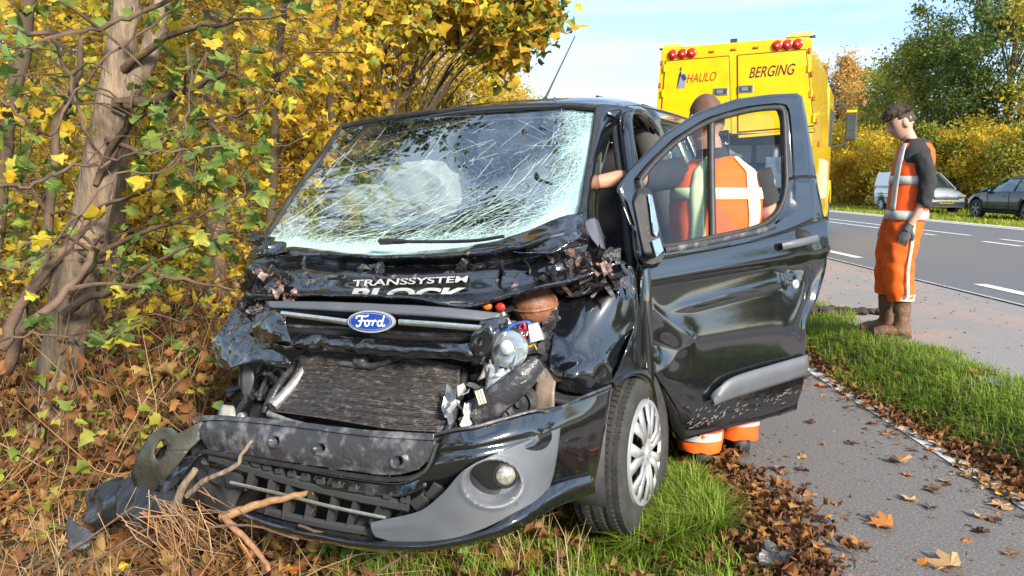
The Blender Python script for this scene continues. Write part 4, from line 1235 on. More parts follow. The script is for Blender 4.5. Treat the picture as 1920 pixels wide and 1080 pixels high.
# ---- shredded sheet metal on both shoulders of the bonnet
def shred(name, n, uu, vv, xx, m, seed, L=(.05, .16), parent=None):
    r = random.Random(seed); w = MB()
    for _ in range(n):
        u, v = r.uniform(*uu), r.uniform(*vv)
        x = r.uniform(*xx)
        a = V(u, v, x)
        d = Vector((r.gauss(0, .5), r.gauss(0, 1), r.gauss(0, .6))).normalized()
        l = r.uniform(*L)
        sd = d.cross(Vector((r.gauss(1, .6), r.gauss(0, .6), r.gauss(0, .6)))).normalized() * r.uniform(.008, .035)
        pts = []
        for k in range(4):
            c = a + d * l * (k / 3 - .5) + Vector((r.gauss(0, .01), 0, r.gauss(0, .012)))
            wd = (.35 + .65 * math.sin(math.pi * (k + .5) / 4))
            pts.append((c - sd * wd, c + sd * wd * r.uniform(.5, 1)))
        w.add([p for q in pts for p in q], [(0, 1, 3, 2), (2, 3, 5, 4), (4, 5, 7, 6)])
    o = w.build(name, m, parent or van, None, fixn=False)
    for p in o.data.polygons: p.use_smooth = True
    return o
m_pink = mat('torn_metal_edge', (0.42, 0.26, 0.22), .5, metal=.35, col2=(0.10, 0.09, 0.10), vscale=30, lo=.4, hi=.6, bump=.5, bscale=60)
tag(shred('torn_metal', 70, (1045, 1165), (484, 536), (.20, .36), m_scuff, 3), kind='stuff')
tag(shred('torn_metal', 38, (1050, 1140), (486, 534), (.24, .40), m_pink, 4, (.03, .10)), kind='stuff')
tag(shred('torn_metal', 60, (462, 530), (505, 640), (.28, .48), m_scuff, 5), kind='stuff')
tag(shred('torn_metal', 26, (470, 560), (508, 600), (.34, .5), m_pink, 6, (.03, .09)), kind='stuff')
tag(shred('torn_metal', 22, (560, 1040), (496, 530), (.36, .44), m_scuff, 7, (.04, .14)), kind='stuff')

# ---- front wing on the driver's side
WING = [[(1048, 566, .33), (1100, 548, .29), (1150, 524, .22), (1178, 500, .14)],
        [(1042, 600, .375), (1090, 590, .345), (1150, 566, .26), (1186, 546, .16)],
        [(1036, 640, .425), (1085, 634, .405), (1140, 618, .31), (1192, 600, .18)],
        [(1031, 680, .465), (1075, 674, .455), (1125, 662, .38), (1188, 644, .20)],
        [(1030, 708, .46), (1062, 702, .50), (1100, 706, .46), (1150, 690, .32)],
        [(1034, 724, .44), (1058, 730, .46), (1100, 736, .44), (1146, 722, .33)]]
def wingpost(p, a, b):
    h = .012 * (ridge((p.y, p.z, p.x), 3.1, 2.2) - .45) + .016 * (ridge((p.y, p.z, p.x), 8, 5) - .4) * float(sstep(.45, .75, b))
    return p + Vector((.85, .45, 0)) * h
wing, _ = vsheet('front_wing', WING, m_black, van, 60, 60, 0, post=wingpost, smooth=50)
WB = [[(1176, 498, .15), (1184, 500, .12), (1188, 520, -.05)], [(1186, 560, .17), (1194, 560, .08), (1198, 570, -.10)], [(1190, 610, .19), (1198, 620, .08), (1206, 640, -.14)],
      [(1174, 655, .30), (1190, 660, .12), (1214, 690, -.16)], [(1146, 722, .33), (1180, 700, .14), (1222, 720, -.18)]]
vsheet('wing_rear_edge', WB, m_black, van, 20, 40, .02, 7, 4)
vsheet('shoulder_panel', [[(1100, 500, .30), (1140, 494, .26), (1176, 492, .18)], [(1090, 530, .34), (1140, 522, .28), (1180, 508, .18)], [(1062, 556, .34), (1130, 536, .27), (1178, 506, .16)]], m_crush, van, 34, 26, .06, 11, 12, .9)
w = MB()                                             # bracket rail along the wing's inner edge
for k in range(6):
    c = V(1034 - 2.5 * k, 590 + 20 * k, .36 + .016 * k)
    w.box(c, (.03, .05, .035)); w.box(c + Vector((.015, 0, 0)), (.01, .03, .018))
w.tube([V(1040, 570, .33), V(1022, 715, .45)], .018, 6); w.build('wing_bracket', m_plas2, van, 40)

# ---- grille panel with the badge
GR = [[(500, 566, .50), (600, 568, .57), (720, 573, .61), (840, 580, .60), (940, 590, .55)],
      [(505, 578, .52), (600, 582, .60), (720, 588, .64), (840, 596, .63), (935, 604, .57)]]
vsheet('grille_panel', GR, m_grey, van, 40, 6, .004, 9, 4, .5, .02)
GB = [[(520, 580, .53), (600, 584, .58), (720, 592, .60), (840, 600, .59), (930, 606, .54)], [(528, 606, .48), (600, 612, .50), (720, 622, .52), (840, 628, .52), (915, 632, .50)],
      [(530, 632, .50), (600, 634, .54), (720, 642, .56), (840, 648, .55), (905, 650, .52)]]
vsheet('grille_recess', GB, m_plas, van, 40, 12, .006, 9, 8, .6, .01)
for pts in ([(528, 588, .60), (600, 597, .635), (652, 604, .655)], [(748, 604, .66), (820, 609, .65), (905, 616, .62)]):
    w = MB(); C = crom([V(*p) for p in pts], 10); w.tube(C, [(.011, .006)] * 10, 8, up=(0, 0, 1)); w.build('chrome_bar', m_chrome, van, 60)
for pts in ([(530, 611, .57), (650, 617, .60), (780, 626, .60), (900, 630, .57)],):
    w = MB(); C = crom([V(*p) for p in pts], 12); w.tube(C, [(.008, .006)] * 12, 6); w.build('grille_bar', m_plas2, van, 60)
# badge: blue oval, silver rim, script
bc = V(695, 603, .668)
m_blue = mat('badge_blue', (0.012, 0.055, 0.32), .25, coat=1.0)
m_silv = mat('badge_silver', (0.8, 0.8, 0.82), .25, metal=.6)
bax = [Vector((0, 1, 0)) , Vector((-.18, 0, 1)).normalized()]
bn = bax[0].cross(bax[1]).normalized()
def bp_(x, y, h=0.0): return bc + bax[0] * x + bax[1] * y + bn * h
def oval(rx, ry, h, n=36): return [bp_(rx * math.cos(2 * math.pi * k / n), ry * math.sin(2 * math.pi * k / n), h) for k in range(n)]
w = MB(); w.prism(oval(.101, .041, -.012), bn * .014); badge = w.build('badge', m_silv, van, 30)
w = MB(); w.prism(oval(.094, .0355, .001), bn * .003); w.build('badge_field', m_blue, badge, 30)
w = MB(); w.prism(oval(.089, .0315, .0035), bn * .0006); w.build('badge_line', m_silv, badge, 30)
w = MB(); w.prism(oval(.0868, .0300, .0038), bn * .0008); w.build('badge_centre', m_blue, badge, 30)
STR = [[(-.060, .010), (-.056, .018), (-.040, .020), (-.018, .019), (-.006, .023)], [(-.034, .020), (-.037, .004), (-.044, -.014), (-.054, -.018), (-.060, -.013)], [(-.050, .001), (-.036, .003), (-.022, .003)],
       [(-.010, .004), (-.020, .000), (-.021, -.012), (-.013, -.016), (-.004, -.010), (-.004, .000), (-.010, .004), (.002, .002), (.010, .004)],
       [(.012, .005), (.013, -.006), (.009, -.015)], [(.012, -.004), (.020, .004), (.026, .003), (.029, .000)],
       [(.052, .000), (.044, .004), (.035, -.002), (.034, -.012), (.042, -.016), (.050, -.008), (.055, .004), (.062, .022)], [(.055, .004), (.052, -.010), (.056, -.016), (.066, -.012)]]
w = MB()
for s_ in STR:
    C = crom([bp_(x, y, .0052) for x, y in s_], 4 * len(s_)); w.tube(C, [(.0017, .0034)] * len(C), 6, up=tuple(bn))
w.build('badge_script', mat('badge_script_white', (0.8, 0.82, 0.85), .4), badge, 60)

# lower crumpled bar, radiator, pipes
LB = [[(512, 626, .52), (600, 628, .60), (700, 634, .64), (800, 640, .64), (900, 640, .60), (975, 600, .48)],
      [(508, 640, .56), (600, 644, .64), (700, 650, .68), (800, 656, .68), (900, 660, .62), (985, 625, .50)],
      [(512, 654, .55), (600, 658, .62), (700, 664, .66), (800, 669, .66), (890, 676, .60), (960, 660, .52)]]
vsheet('crash_bar', LB, m_crush, van, 70, 16, .028, 10, 3, .75)
RA = [[(575, 662, .54), (680, 668, .56), (780, 676, .56), (868, 690, .52)], [(552, 700, .60), (660, 702, .62), (770, 712, .62), (862, 725, .58)],
      [(530, 735, .66), (650, 742, .69), (750, 752, .69), (848, 762, .64)], [(505, 772, .72), (620, 788, .76), (730, 806, .77), (832, 812, .72)]]
NR, NC = 150, 60
def radpost(p, a, b):
    f = .5 + .5 * math.sin(b * 2 * math.pi * 46)
    h = .0035 * f + .03 * math.exp(-((b - .12) / .12) ** 2) * (ridge((p.y, p.z, 0), 9, 3) - .3) + .012 * nz(p, 5, 4) + .025 * math.exp(-((a - .5) ** 2 / .01 + (b - .12) ** 2 / .02))
    return p + Vector((.8, 0, .5)) * h
vsheet('radiator', RA, m_rad, van, NC, NR, 0, post=radpost, smooth=60, t=.012)
w = MB(); w.tube(crom([V(598, 668, .54), V(575, 690, .58), V(545, 728, .66), V(516, 758, .72)], 10), .022, 10); w.tube([V(516, 757, .72), V(510, 763, .735)], .027, 10); w.build('radiator_pipe', m_metal, van, 60)
w = MB(); w.tube(crom([V(503, 776, .75), V(560, 796, .78), V(640, 808, .80), (V(740, 822, .80)), V(836, 826, .75)], 20), [(.014, .01)] * 20, 6); w.build('radiator_frame', m_metal, van, 60)
w = MB(); w.tube(crom([V(870, 694, .52), V(866, 730, .58), V(850, 780, .68), V(838, 812, .73)], 10), .015, 8); w.build('radiator_side', m_plas, van, 60)
w = MB(); w.ball(V(678, 676, .60), (.035, .035, .03), 14, 8); w.tube([V(640, 682, .6), V(700, 686, .62), V(735, 674, .6)], .014, 8); w.build('bonnet_catch', m_plas2, van, 60)

# ---- dark engine bay behind it all
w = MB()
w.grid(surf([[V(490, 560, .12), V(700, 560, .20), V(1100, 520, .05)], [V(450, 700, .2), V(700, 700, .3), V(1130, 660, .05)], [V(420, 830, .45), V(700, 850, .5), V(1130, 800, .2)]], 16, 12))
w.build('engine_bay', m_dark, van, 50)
def clutter(name, n, uu, vv, xx, m, seed):
    r = random.Random(seed); w = MB()
    for _ in range(n):
        c = V(r.uniform(*uu), r.uniform(*vv), r.uniform(*xx))
        k = r.random()
        if k < .45:
            d = Vector((r.gauss(0, .5), r.gauss(0, 1), r.gauss(0, 1))).normalized() * r.uniform(.05, .14)
            w.tube(crom([c - d, c + Vector((r.gauss(0, .02), r.gauss(0, .02), r.gauss(0, .02))), c + d], 6), r.uniform(.006, .018), 7)
        elif k < .8:
            w.box(c, (r.uniform(.02, .06), r.uniform(.03, .10), r.uniform(.02, .09)), Euler((r.uniform(-.6, .6), r.uniform(-.6, .6), r.uniform(-.6, .6))))
        else:
            w.lathe([(0, .02), (.03, .02), (.034, 0), (.034, -.02), (0, -.02)], c, (1, r.gauss(0, .4), r.gauss(0, .4)), 14)
    o = w.build(name, m, van, 40, fixn=False)
    return o
tag(clutter('engine_clutter', 40, (870, 1005), (590, 790), (.25, .46), m_plas2, 1), kind='stuff')
tag(clutter('engine_clutter', 30, (435, 590), (700, 785), (.28, .50), m_plas, 2), kind='stuff')
tag(clutter('engine_clutter', 16, (860, 1010), (620, 780), (.42, .54), m_metal, 3), kind='stuff')
tag(clutter('engine_clutter', 12, (480, 570), (690, 780), (.38, .52), m_plas2, 4), kind='stuff')

# brown tank, lamp remains, duct, pulleys, wires
w = MB(); w.ball(V(1003, 572, .34), (.09, .088, .082), 22, 14, lambda p, q: q * (1 + .02 * math.sin(p.z * 9))); w.lathe([(.09, -.006), (.094, 0), (.09, .006)], V(1003, 572, .34), (.1, 0, 1), 22); w.build('coolant_tank', m_tank, van, 60)
w = MB(); w.lathe([(0, .012), (.03, .022), (.066, .008), (.07, -.012), (.055, -.03), (0, -.03)], V(954, 655, .60), (.9, -.1, .35), 26); lamp = w.build('headlamp_reflector', mat('lamp_silver', (0.62, 0.68, 0.72), .18, metal=.7, var=.2, vscale=30), van, 50)
w = MB(); w.ball(V(950, 652, .635), (.012, .028, .028), 12, 8); w.build('lamp_bulb_cover', m_clear, lamp, 60)
G = surf([[V(918, 690, .6), V(945, 690, .62)], [V(912, 720, .61), V(935, 722, .63)], [V(905, 750, .62), V(926, 754, .64)]], 6, 10); dent(G, .012, 14, 2)
o = MB().grid(G).build('lamp_bracket', m_clear, van, 50, fixn=False); solid(o, .008, 0)
G = surf([[V(925, 640, .58), V(905, 700, .58)], [V(945, 690, .58), V(895, 715, .6)]], 5, 5); o = MB().grid(G).build('lamp_bracket', mat('cream_plastic', (0.55, 0.48, 0.40), .5), van, 50, fixn=False); solid(o, .01, 0)
w = MB(); w.tube(crom([V(1004, 682, .56), V(985, 705, .60), V(950, 735, .64), V(915, 762, .66), V(880, 778, .64)], 14), [(.05, .035)] * 3 + [(.055, .04)] * 8 + [(.05, .035)] * 3, 12, up=(0, .5, 1)); w.build('intake_duct', m_plas2, van, 60)
m_cream = mat('label_cream', (0.72, 0.70, 0.58), .6)
c = V(903, 744, .715)
w = MB(); w.box(c, (.012, .04, .062), Euler((.35, -.2, 0))); tg = w.build('connector_block', m_plas, van)
w = MB(); rr_ = Euler((.35, -.2, 0)).to_matrix()
for k in (-1, 0, 1): w.box(c + rr_ @ Vector((.007, .011 * k, 0)), (.004, .007, .05), rr_)
w.build('connector_pin', m_cream, tg)
for (u, v, x, r) in ((977, 755, .56, .062), (930, 785, .58, .05)):
    w = MB(); w.lathe([(0, .02), (r * .25, .022), (r * .28, .01), (r * .62, .008), (r * .66, .02), (r * .9, .02), (r, .0), (r * .95, -.03), (0, -.03)], V(u, v, x), (.95, .1, .1), 28); w.build('belt_pulley', m_plas2, van, 35)
def wire(pts, m, r=.0035):
    w = MB(); C = crom([V(*p) for p in pts], 5 * len(pts)); w.tube(C, r, 6); w.build('wire', m, van, 60)
m_wblue = mat('wire_blue', (0.03, 0.12, 0.45), .4); m_wred = mat('wire_red', (0.6, 0.06, 0.08), .4); m_wpink = mat('wire_pink', (0.6, 0.12, 0.3), .4); m_wyel = mat('wire_yellow', (0.6, 0.4, 0.05), .4)
wire([(930, 628, .56), (950, 618, .58), (965, 608, .57), (990, 604, .56), (996, 614, .55)], m_wblue, .006); wire([(985, 604, .57), (994, 612, .58), (990, 630, .57), (984, 640, .56)], m_wblue, .004)
wire([(974, 612, .59), (982, 606, .60), (984, 616, .6), (976, 618, .59), (974, 612, .59)], m_wred, .005); wire([(986, 616, .58), (994, 622, .59), (992, 628, .58), (1004, 616, .56)], m_wpink, .005)
wire([(980, 640, .57), (992, 650, .57), (1000, 645, .56), (1006, 655, .55)], m_wyel); wire([(984, 622, .58), (986, 640, .58), (980, 660, .57)], m_wred, .003); wire([(970, 660, .56), (990, 672, .55), (1008, 668, .54)], m_plas, .006)
w = MB(); w.box(V(1004, 622, .58), (.03, .05, .06), Euler((.2, 0, .3)), (.7, .7)); w.build('wire_plug', m_clear, van)
for u, v, m_ in ((913, 574, m_orange), (938, 576, m_red), (928, 638, m_orange)):
    w = MB(); w.ball(V(u, v, .55), (.012, .02, .016), 10, 6); w.build('indicator_bulb', m_, van, 60)
tag(shred('lens_shard', 16, (835, 890), (720, 800), (.66, .74), m_clear, 8, (.03, .07)), kind='stuff')
tag(shred('lens_shard', 12, (920, 980), (650, 720), (.58, .64), m_clear, 9, (.03, .06)), kind='stuff')
G = surf([[V(1018, 690, .46), V(1046, 700, .46)], [V(1006, 720, .5), V(1040, 735, .5)], [V(1000, 776, .52), V(1040, 776, .52)]], 8, 10); o = MB().grid(G).build('mounting_bracket', mat('rusty_bracket', (0.22, 0.17, 0.13), .6, metal=.3, var=.4, vscale=20), van, 50, fixn=False); solid(o, .012, 0)
vsheet('bumper_mount', [[(1034, 734, .44), (1080, 744, .42), (1136, 726, .32)], [(1036, 752, .5), (1080, 758, .48), (1128, 742, .36)]], m_plas2, van, 16, 6, .004, 9, 1, .5, .02)

# ---- crushed wing on the passenger side (picture left)
vsheet('crushed_wing', [[(442, 574, .36), (456, 586, .40), (478, 610, .46), (505, 640, .54)], [(424, 602, .44), (446, 622, .49), (482, 646, .55), (525, 664, .60)],
                        [(404, 630, .49), (432, 654, .54), (480, 668, .60), (540, 678, .62)], [(395, 652, .50), (422, 692, .56), (470, 680, .61), (542, 690, .62)]], m_crush, van, 44, 34, .020, 9, 4)
vsheet('grille_surround', [[(480, 588, .52), (508, 582, .56), (534, 590, .60)], [(474, 612, .55), (504, 612, .61), (536, 612, .61)], [(486, 644, .57), (516, 642, .63), (548, 642, .65)]], m_crush, van, 20, 20, .02, 12, 6)
vsheet('grille_surround', [[(900, 600, .60), (925, 596, .60), (956, 588, .53)], [(888, 625, .63), (918, 628, .64), (940, 618, .58)], [(880, 654, .63), (908, 662, .64), (926, 650, .59)], [(872, 672, .61), (895, 684, .62), (912, 680, .58)]], m_crush, van, 24, 26, .022, 11, 16)
vsheet('crushed_wing', [[(466, 500, .2), (480, 505, .26), (500, 520, .34)], [(455, 560, .22), (475, 575, .30), (505, 580, .42)], [(440, 600, .24), (470, 612, .34), (505, 640, .46)]], m_scuff, van, 24, 30, .06, 12, 14)
w = MB(); w.tube(crom([V(416, 690, .48), V(450, 678, .53), V(490, 672, .57), V(535, 694, .58)], 14), .010, 6); w.build('wing_seal', m_plas, van, 60)
G = surf([[V(460, 606, .42), V(496, 594, .48)], [V(466, 630, .46), V(500, 625, .5)], [V(486, 648, .5), V(500, 650, .52)]], 8, 12); dent(G, .02, 14, 3)
o = MB().grid(G).build('lamp_bracket', mat('grey_bracket', (0.30, 0.29, 0.30), .5, var=.3, vscale=20), van, 40, fixn=False); solid(o, .01, 0)
for pts, r_ in (([(455, 690, .5), (452, 720, .5), (462, 745, .5), (440, 780, .5)], .012), ([(520, 690, .52), (495, 720, .54), (486, 750, .56)], .010), ([(535, 700, .52), (508, 740, .55), (495, 775, .6)], .012), ([(560, 680, .5), (525, 720, .54), (505, 760, .6)], .016)):
    w = MB(); w.tube(crom([V(*p) for p in pts], 12), r_, 8); w.build('loose_hose', m_plas2, van, 60)
w = MB(); w.grid(surf([[V(455, 688, .50), V(470, 684, .51)], [V(452, 715, .52), V(476, 712, .53)], [V(455, 742, .5), V(466, 748, .5)]], 5, 8)); o = w.build('torn_liner', m_grey, van, 50); solid(o, .006, 0)
w = MB(); w.lathe([(0, .01), (.012, .012), (.02, .006), (.022, -.01), (0, -.01)], V(453, 782, .6), (1, 0, .3), 14); w.build('bolt', m_chrome, van, 40)
w = MB(); w.grid(surf([[V(416, 760, .55), V(440, 764, .56)], [V(410, 785, .6), V(442, 785, .62)]], 4, 4)); o = w.build('lamp_shell', mat('dull_white_plastic', (0.45, 0.43, 0.38), .6), van, 50); solid(o, .02, 0)

# ---- bumper
BC = [[(812, 818, .915), (850, 808, .91), (900, 800, .88), (1000, 772, .75), (1090, 748, .52), (1145, 726, .36)],
      [(806, 850, .95), (850, 845, .94), (900, 838, .92), (1000, 815, .79), (1085, 792, .57), (1138, 778, .40)],
      [(790, 895, .96), (850, 880, .95), (900, 870, .93), (1000, 860, .80), (1080, 835, .59), (1130, 825, .42)],
      [(760, 935, .93), (850, 925, .93), (920, 915, .91), (1000, 900, .79), (1075, 880, .60), (1122, 868, .44)],
      [(735, 985, .94), (850, 985, .93), (930, 965, .89), (1005, 938, .78), (1070, 915, .61), (1114, 902, .46)]]
def bcp(p, a, b):
    return p + Vector((1, .3, 0)) * (.006 * nz(p, 5, 2) - .012 * math.exp(-((b - .28) / .05) ** 2) * (a < .6))
bump_o, _ = vsheet('bumper_cover', BC, m_black, van, 50, 30, 0, post=bcp, smooth=60)
w = MB(); w.tube(crom([V(812, 816, .92), V(850, 806, .915), V(900, 798, .885), V(1000, 770, .755), V(1032, 772, .69), V(1090, 746, .525), V(1145, 724, .365)], 24), .006, 6); w.build('bumper_edge', m_plas2, van, 60)
BZ = [[(700, 972, .975), (725, 966, .975), (790, 950, .97), (832, 918, .955), (880, 868, .93), (960, 832, .83), (1050, 796, .655)],
      [(700, 980, .985), (740, 977, .985), (800, 968, .98), (860, 940, .96), (920, 895, .91), (985, 868, .81), (1045, 838, .675)],
      [(702, 988, .985), (750, 990, .985), (820, 985, .98), (885, 958, .95), (940, 930, .90), (995, 905, .81), (1038, 878, .69)],
      [(708, 997, .985), (760, 1010, .985), (830, 1005, .98), (900, 985, .94), (962, 955, .88), (1005, 930, .80), (1030, 905, .71)]]
def bzp(p, a, b):
    u, v = vpx(p)
    du, dv = (u - 926) / 52, (v - 897) / 42
    c, s = math.cos(.45), math.sin(.45)
    d = math.hypot(du * c - dv * s, (du * s + dv * c))
    k = 1 - sstep(.78, 1.05, d)
    rim = math.exp(-((d - 1.08) / .12) ** 2) * .006
    return p + Vector((1, .35, 0)) * (.03 - float(k) * .055 * (1.0 - .5 * min(1, max(0, du + .2))) + rim)
bez, _ = vsheet('fog_lamp_surround', BZ, m_grey, van, 110, 60, 0, post=bzp, smooth=50, t=.006)
c = V(948, 892, .885)
ax = Vector((.86, .46, .05))
w = MB(); w.lathe([(.040, -.05), (.042, 0), (.036, .004), (.034, -.004)], c, ax, 28); fog = w.build('fog_lamp', m_plas, van, 40)
w = MB(); w.lathe([(.034, -.006), (.028, .004), (.015, .010), (0, .012)], c, ax, 24)
w.build('fog_lens', mat('fog_lens_glass', (0.55, 0.54, 0.48), .08, metal=.55, coat=1, var=.35, vscale=60), fog, 60)
w = MB(); c2 = V(962, 941, .90); w.lathe([(.017, -.01), (.018, .004), (.013, .006), (.012, -.002), (0, -.002)], c2, ax, 20); w.build('parking_sensor', m_grey, van, 40)
# thin bright edge under the surround, lower lip
LP = [[(440, 950, .95), (520, 975, .98), (620, 998, 1.0), (720, 1012, 1.0), (810, 1012, 1.0), (900, 992, .95), (965, 960, .90), (1032, 912, .73), (1110, 890, .50)],
      [(446, 962, .98), (525, 990, 1.02), (625, 1012, 1.04), (720, 1024, 1.04), (810, 1024, 1.03), (905, 1004, .98), (975, 972, .91), (1040, 930, .75), (1112, 905, .52)],
      [(452, 972, .96), (530, 1000, .98), (630, 1020, 1.0), (720, 1031, 1.0), (810, 1031, 1.0), (905, 1014, .95), (980, 985, .89), (1045, 948, .73), (1114, 922, .50)]]
vsheet('bumper_lip', LP, m_black, van, 80, 14, .006, 6, 2, .3, .012, 50)
# number plate carrier beam with its holes
BM = [[(366, 786, .88), (400, 778, .90), (520, 786, .93), (640, 800, .95), (730, 808, .95), (818, 812, .93)],
      [(372, 800, .91), (420, 796, .93), (520, 806, .96), (640, 822, .98), (730, 832, .98), (816, 836, .95)],
      [(380, 822, .93), (430, 826, .95), (520, 838, .985), (640, 855, 1.0), (730, 866, 1.0), (806, 858, .96)],
      [(392, 842, .93), (440, 850, .95), (520, 862, .985), (640, 880, 1.0), (730, 890, 1.0), (786, 880, .97)]]
def bmp(p, a, b):
    u, v = vpx(p); h = .006 * nz(p, 7, 3) + .004 * (ridge(p, 16, 2) - .4) + .012 * (b < .16)
    for (cu, cv, r) in ((519, 826, 12), (603, 840, 12), (748, 864, 13)):
        d = math.hypot(u - cu, v - cv) / r
        h += -.03 * (1 - float(sstep(.45, .8, d))) + .007 * math.exp(-((d - 1.0) / .25) ** 2)
    return p + Vector((1, 0, .2)) * h
vsheet('plate_carrier', BM, m_plas2, van, 150, 46, 0, post=bmp, smooth=40, t=.006)
w = MB(); w.lathe([(.018, 0), (.02, .01), (.024, .012), (.024, -.02), (.018, -.02)], V(750, 864, .985), (1, 0, .1), 20, True); w.build('towing_eye', m_metal, van, 40)
w = MB(); w.tube(crom([V(385, 846, .94), V(520, 869, .99), V(640, 888, 1.0), V(735, 899, 1.0), V(795, 884, .975), V(820, 830, .945)], 26), [(.008, .012)] * 26, 6); w.build('carrier_edge', m_plas, van, 60)
vsheet('bumper_band', [[(392, 852, .91), (520, 874, .95), (640, 894, .96), (740, 906, .96), (800, 890, .945)], [(396, 872, .92), (520, 900, .96), (640, 920, .98), (740, 932, .98), (800, 915, .955)]], m_black, van, 40, 6, .004, 8, 2)
# lower grille: two rails, fins, bright strip
m_pl3 = mat('grey_black_plastic', (0.05, 0.052, 0.056), .5, bump=.1, bscale=120)
for pts, r_ in (([(395, 856, .93), (470, 880, .95), (560, 906, .965), (660, 930, .97), (765, 950, .965)], (.020, .012)), ([(470, 948, .95), (540, 968, .97), (620, 985, .98), (705, 998, .975)], (.016, .014))):
    w = MB(); C = crom([V(*p) for p in pts], 24); w.tube(C, [r_] * 24, 6, up=(0, 0, 1)); w.build('grille_rail', m_pl3, van, 40)
w = MB()
for k in range(14):
    c = crom([V(420, 852, .955), V(560, 893, .98), V(760, 938, .98)], 14)[k]
    w.box(c, (.012, .03, .014)); w.box(c + Vector((0, .012, .009)), (.01, .008, .012))
tag(w.build('grille_clip', m_pl3, van), kind='stuff')
for u0, v0, u1, v1 in ((478, 882, 470, 915), (515, 895, 508, 958), (548, 905, 540, 966), (590, 915, 580, 974), (632, 925, 620, 982), (672, 934, 656, 990), (716, 944, 690, 994)):
    a, b = V(u0, v0, .95), V(u1, v1, .955)
    w = MB(); w.tube([a, b], [(.035, .006)] * 2, 4, up=(1, 0, 0)); w.build('grille_fin', m_pl3, van)
w = MB(); C = crom([V(432, 905, .985), V(520, 925, .995), (V(620, 950, 1.0)), V(724, 972, .995)], 16); w.tube(C, [(.007, .004)] * 16, 6, up=(0, 0, 1)); w.build('chrome_strip', m_chrome, van, 60)
MB().grid(surf([[V(400, 850, .80), V(780, 930, .86)], [V(430, 970, .84), V(760, 1010, .88)]], 6, 4)).build('grille_back', m_dark, van)
for k, (u, v) in enumerate(((440, 900), (690, 985), (790, 940), (820, 920), (720, 955))):
    w = MB(); w.box(V(u, v, .93), (.03, .06, .05), Euler((.3 * k, .2, .1))); w.build('grille_mount', m_pl3, van)
m_scrap = mat('crumpled_black_plastic', (0.016, 0.016, 0.018), .28, coat=.5, var=.3, vscale=10, bump=.3, bscale=30)
# torn-off left half of the surround and the crumpled end of the bumper
OUT = [(388, 786), (380, 822), (352, 846), (330, 876), (306, 905), (272, 938), (256, 926), (247, 885), (258, 855), (280, 818), (305, 800), (322, 802), (334, 814), (352, 808), (366, 790)]
HOL = [(302 + .72 * (17 * math.cos(t) * .8 + 26 * math.sin(t) * .35), 844 - .72 * (28 * math.sin(t) * .95 - 5 * math.cos(t))) for t in np.linspace(0, 2 * math.pi, 24, False)]
def tz(u, v, k):
    return V(u, v, .93 + .03 * math.sin((u - 250) / 40) - .05 * (1 - k) * 0 + .02 * math.sin(v / 22))
G = ring_plate(OUT, HOL, (302, 846), 60, tz, 5)
dent(G, .008, 9, 3)
o = MB().grid(G).build('torn_fog_surround', m_olive, van, 45, fixn=False); solid(o, .008, 0)
w = MB(); w.grid([[V(302 + (u - 302) * .98, 846 + (v - 846) * .98, .90 - .05 * q) for (u, v) in HOL + HOL[:1]] for q in (0, .5, 1)]); w.build('surround_cup', m_plas, van, 50)
vsheet('bumper_end', [[(350, 800, .86), (300, 850, .86), (250, 890, .88), (195, 905, .9), (150, 925, .9)], [(330, 860, .9), (290, 905, .92), (245, 930, .95), (195, 950, .95), (165, 965, .95)],
                      [(385, 850, .92), (300, 940, .97), (255, 955, .99), (205, 985, .99), (185, 1000, .98)]], m_scrap, van, 60, 30, .05, 7, 9, .8)
vsheet('bumper_end', [[(330, 920, .98), (290, 930, 1.0), (235, 960, 1.02)], [(345, 955, 1.0), (290, 965, 1.04), (240, 1000, 1.05)]], m_scrap, van, 26, 14, .04, 9, 19)
vsheet('bumper_inner', [[(380, 800, .84), (420, 850, .88), (470, 900, .9)], [(330, 870, .86), (380, 910, .9), (440, 950, .93)], [(330, 930, .9), (380, 950, .93), (450, 975, .95)]], m_plas, van, 20, 20, .04, 9, 29)

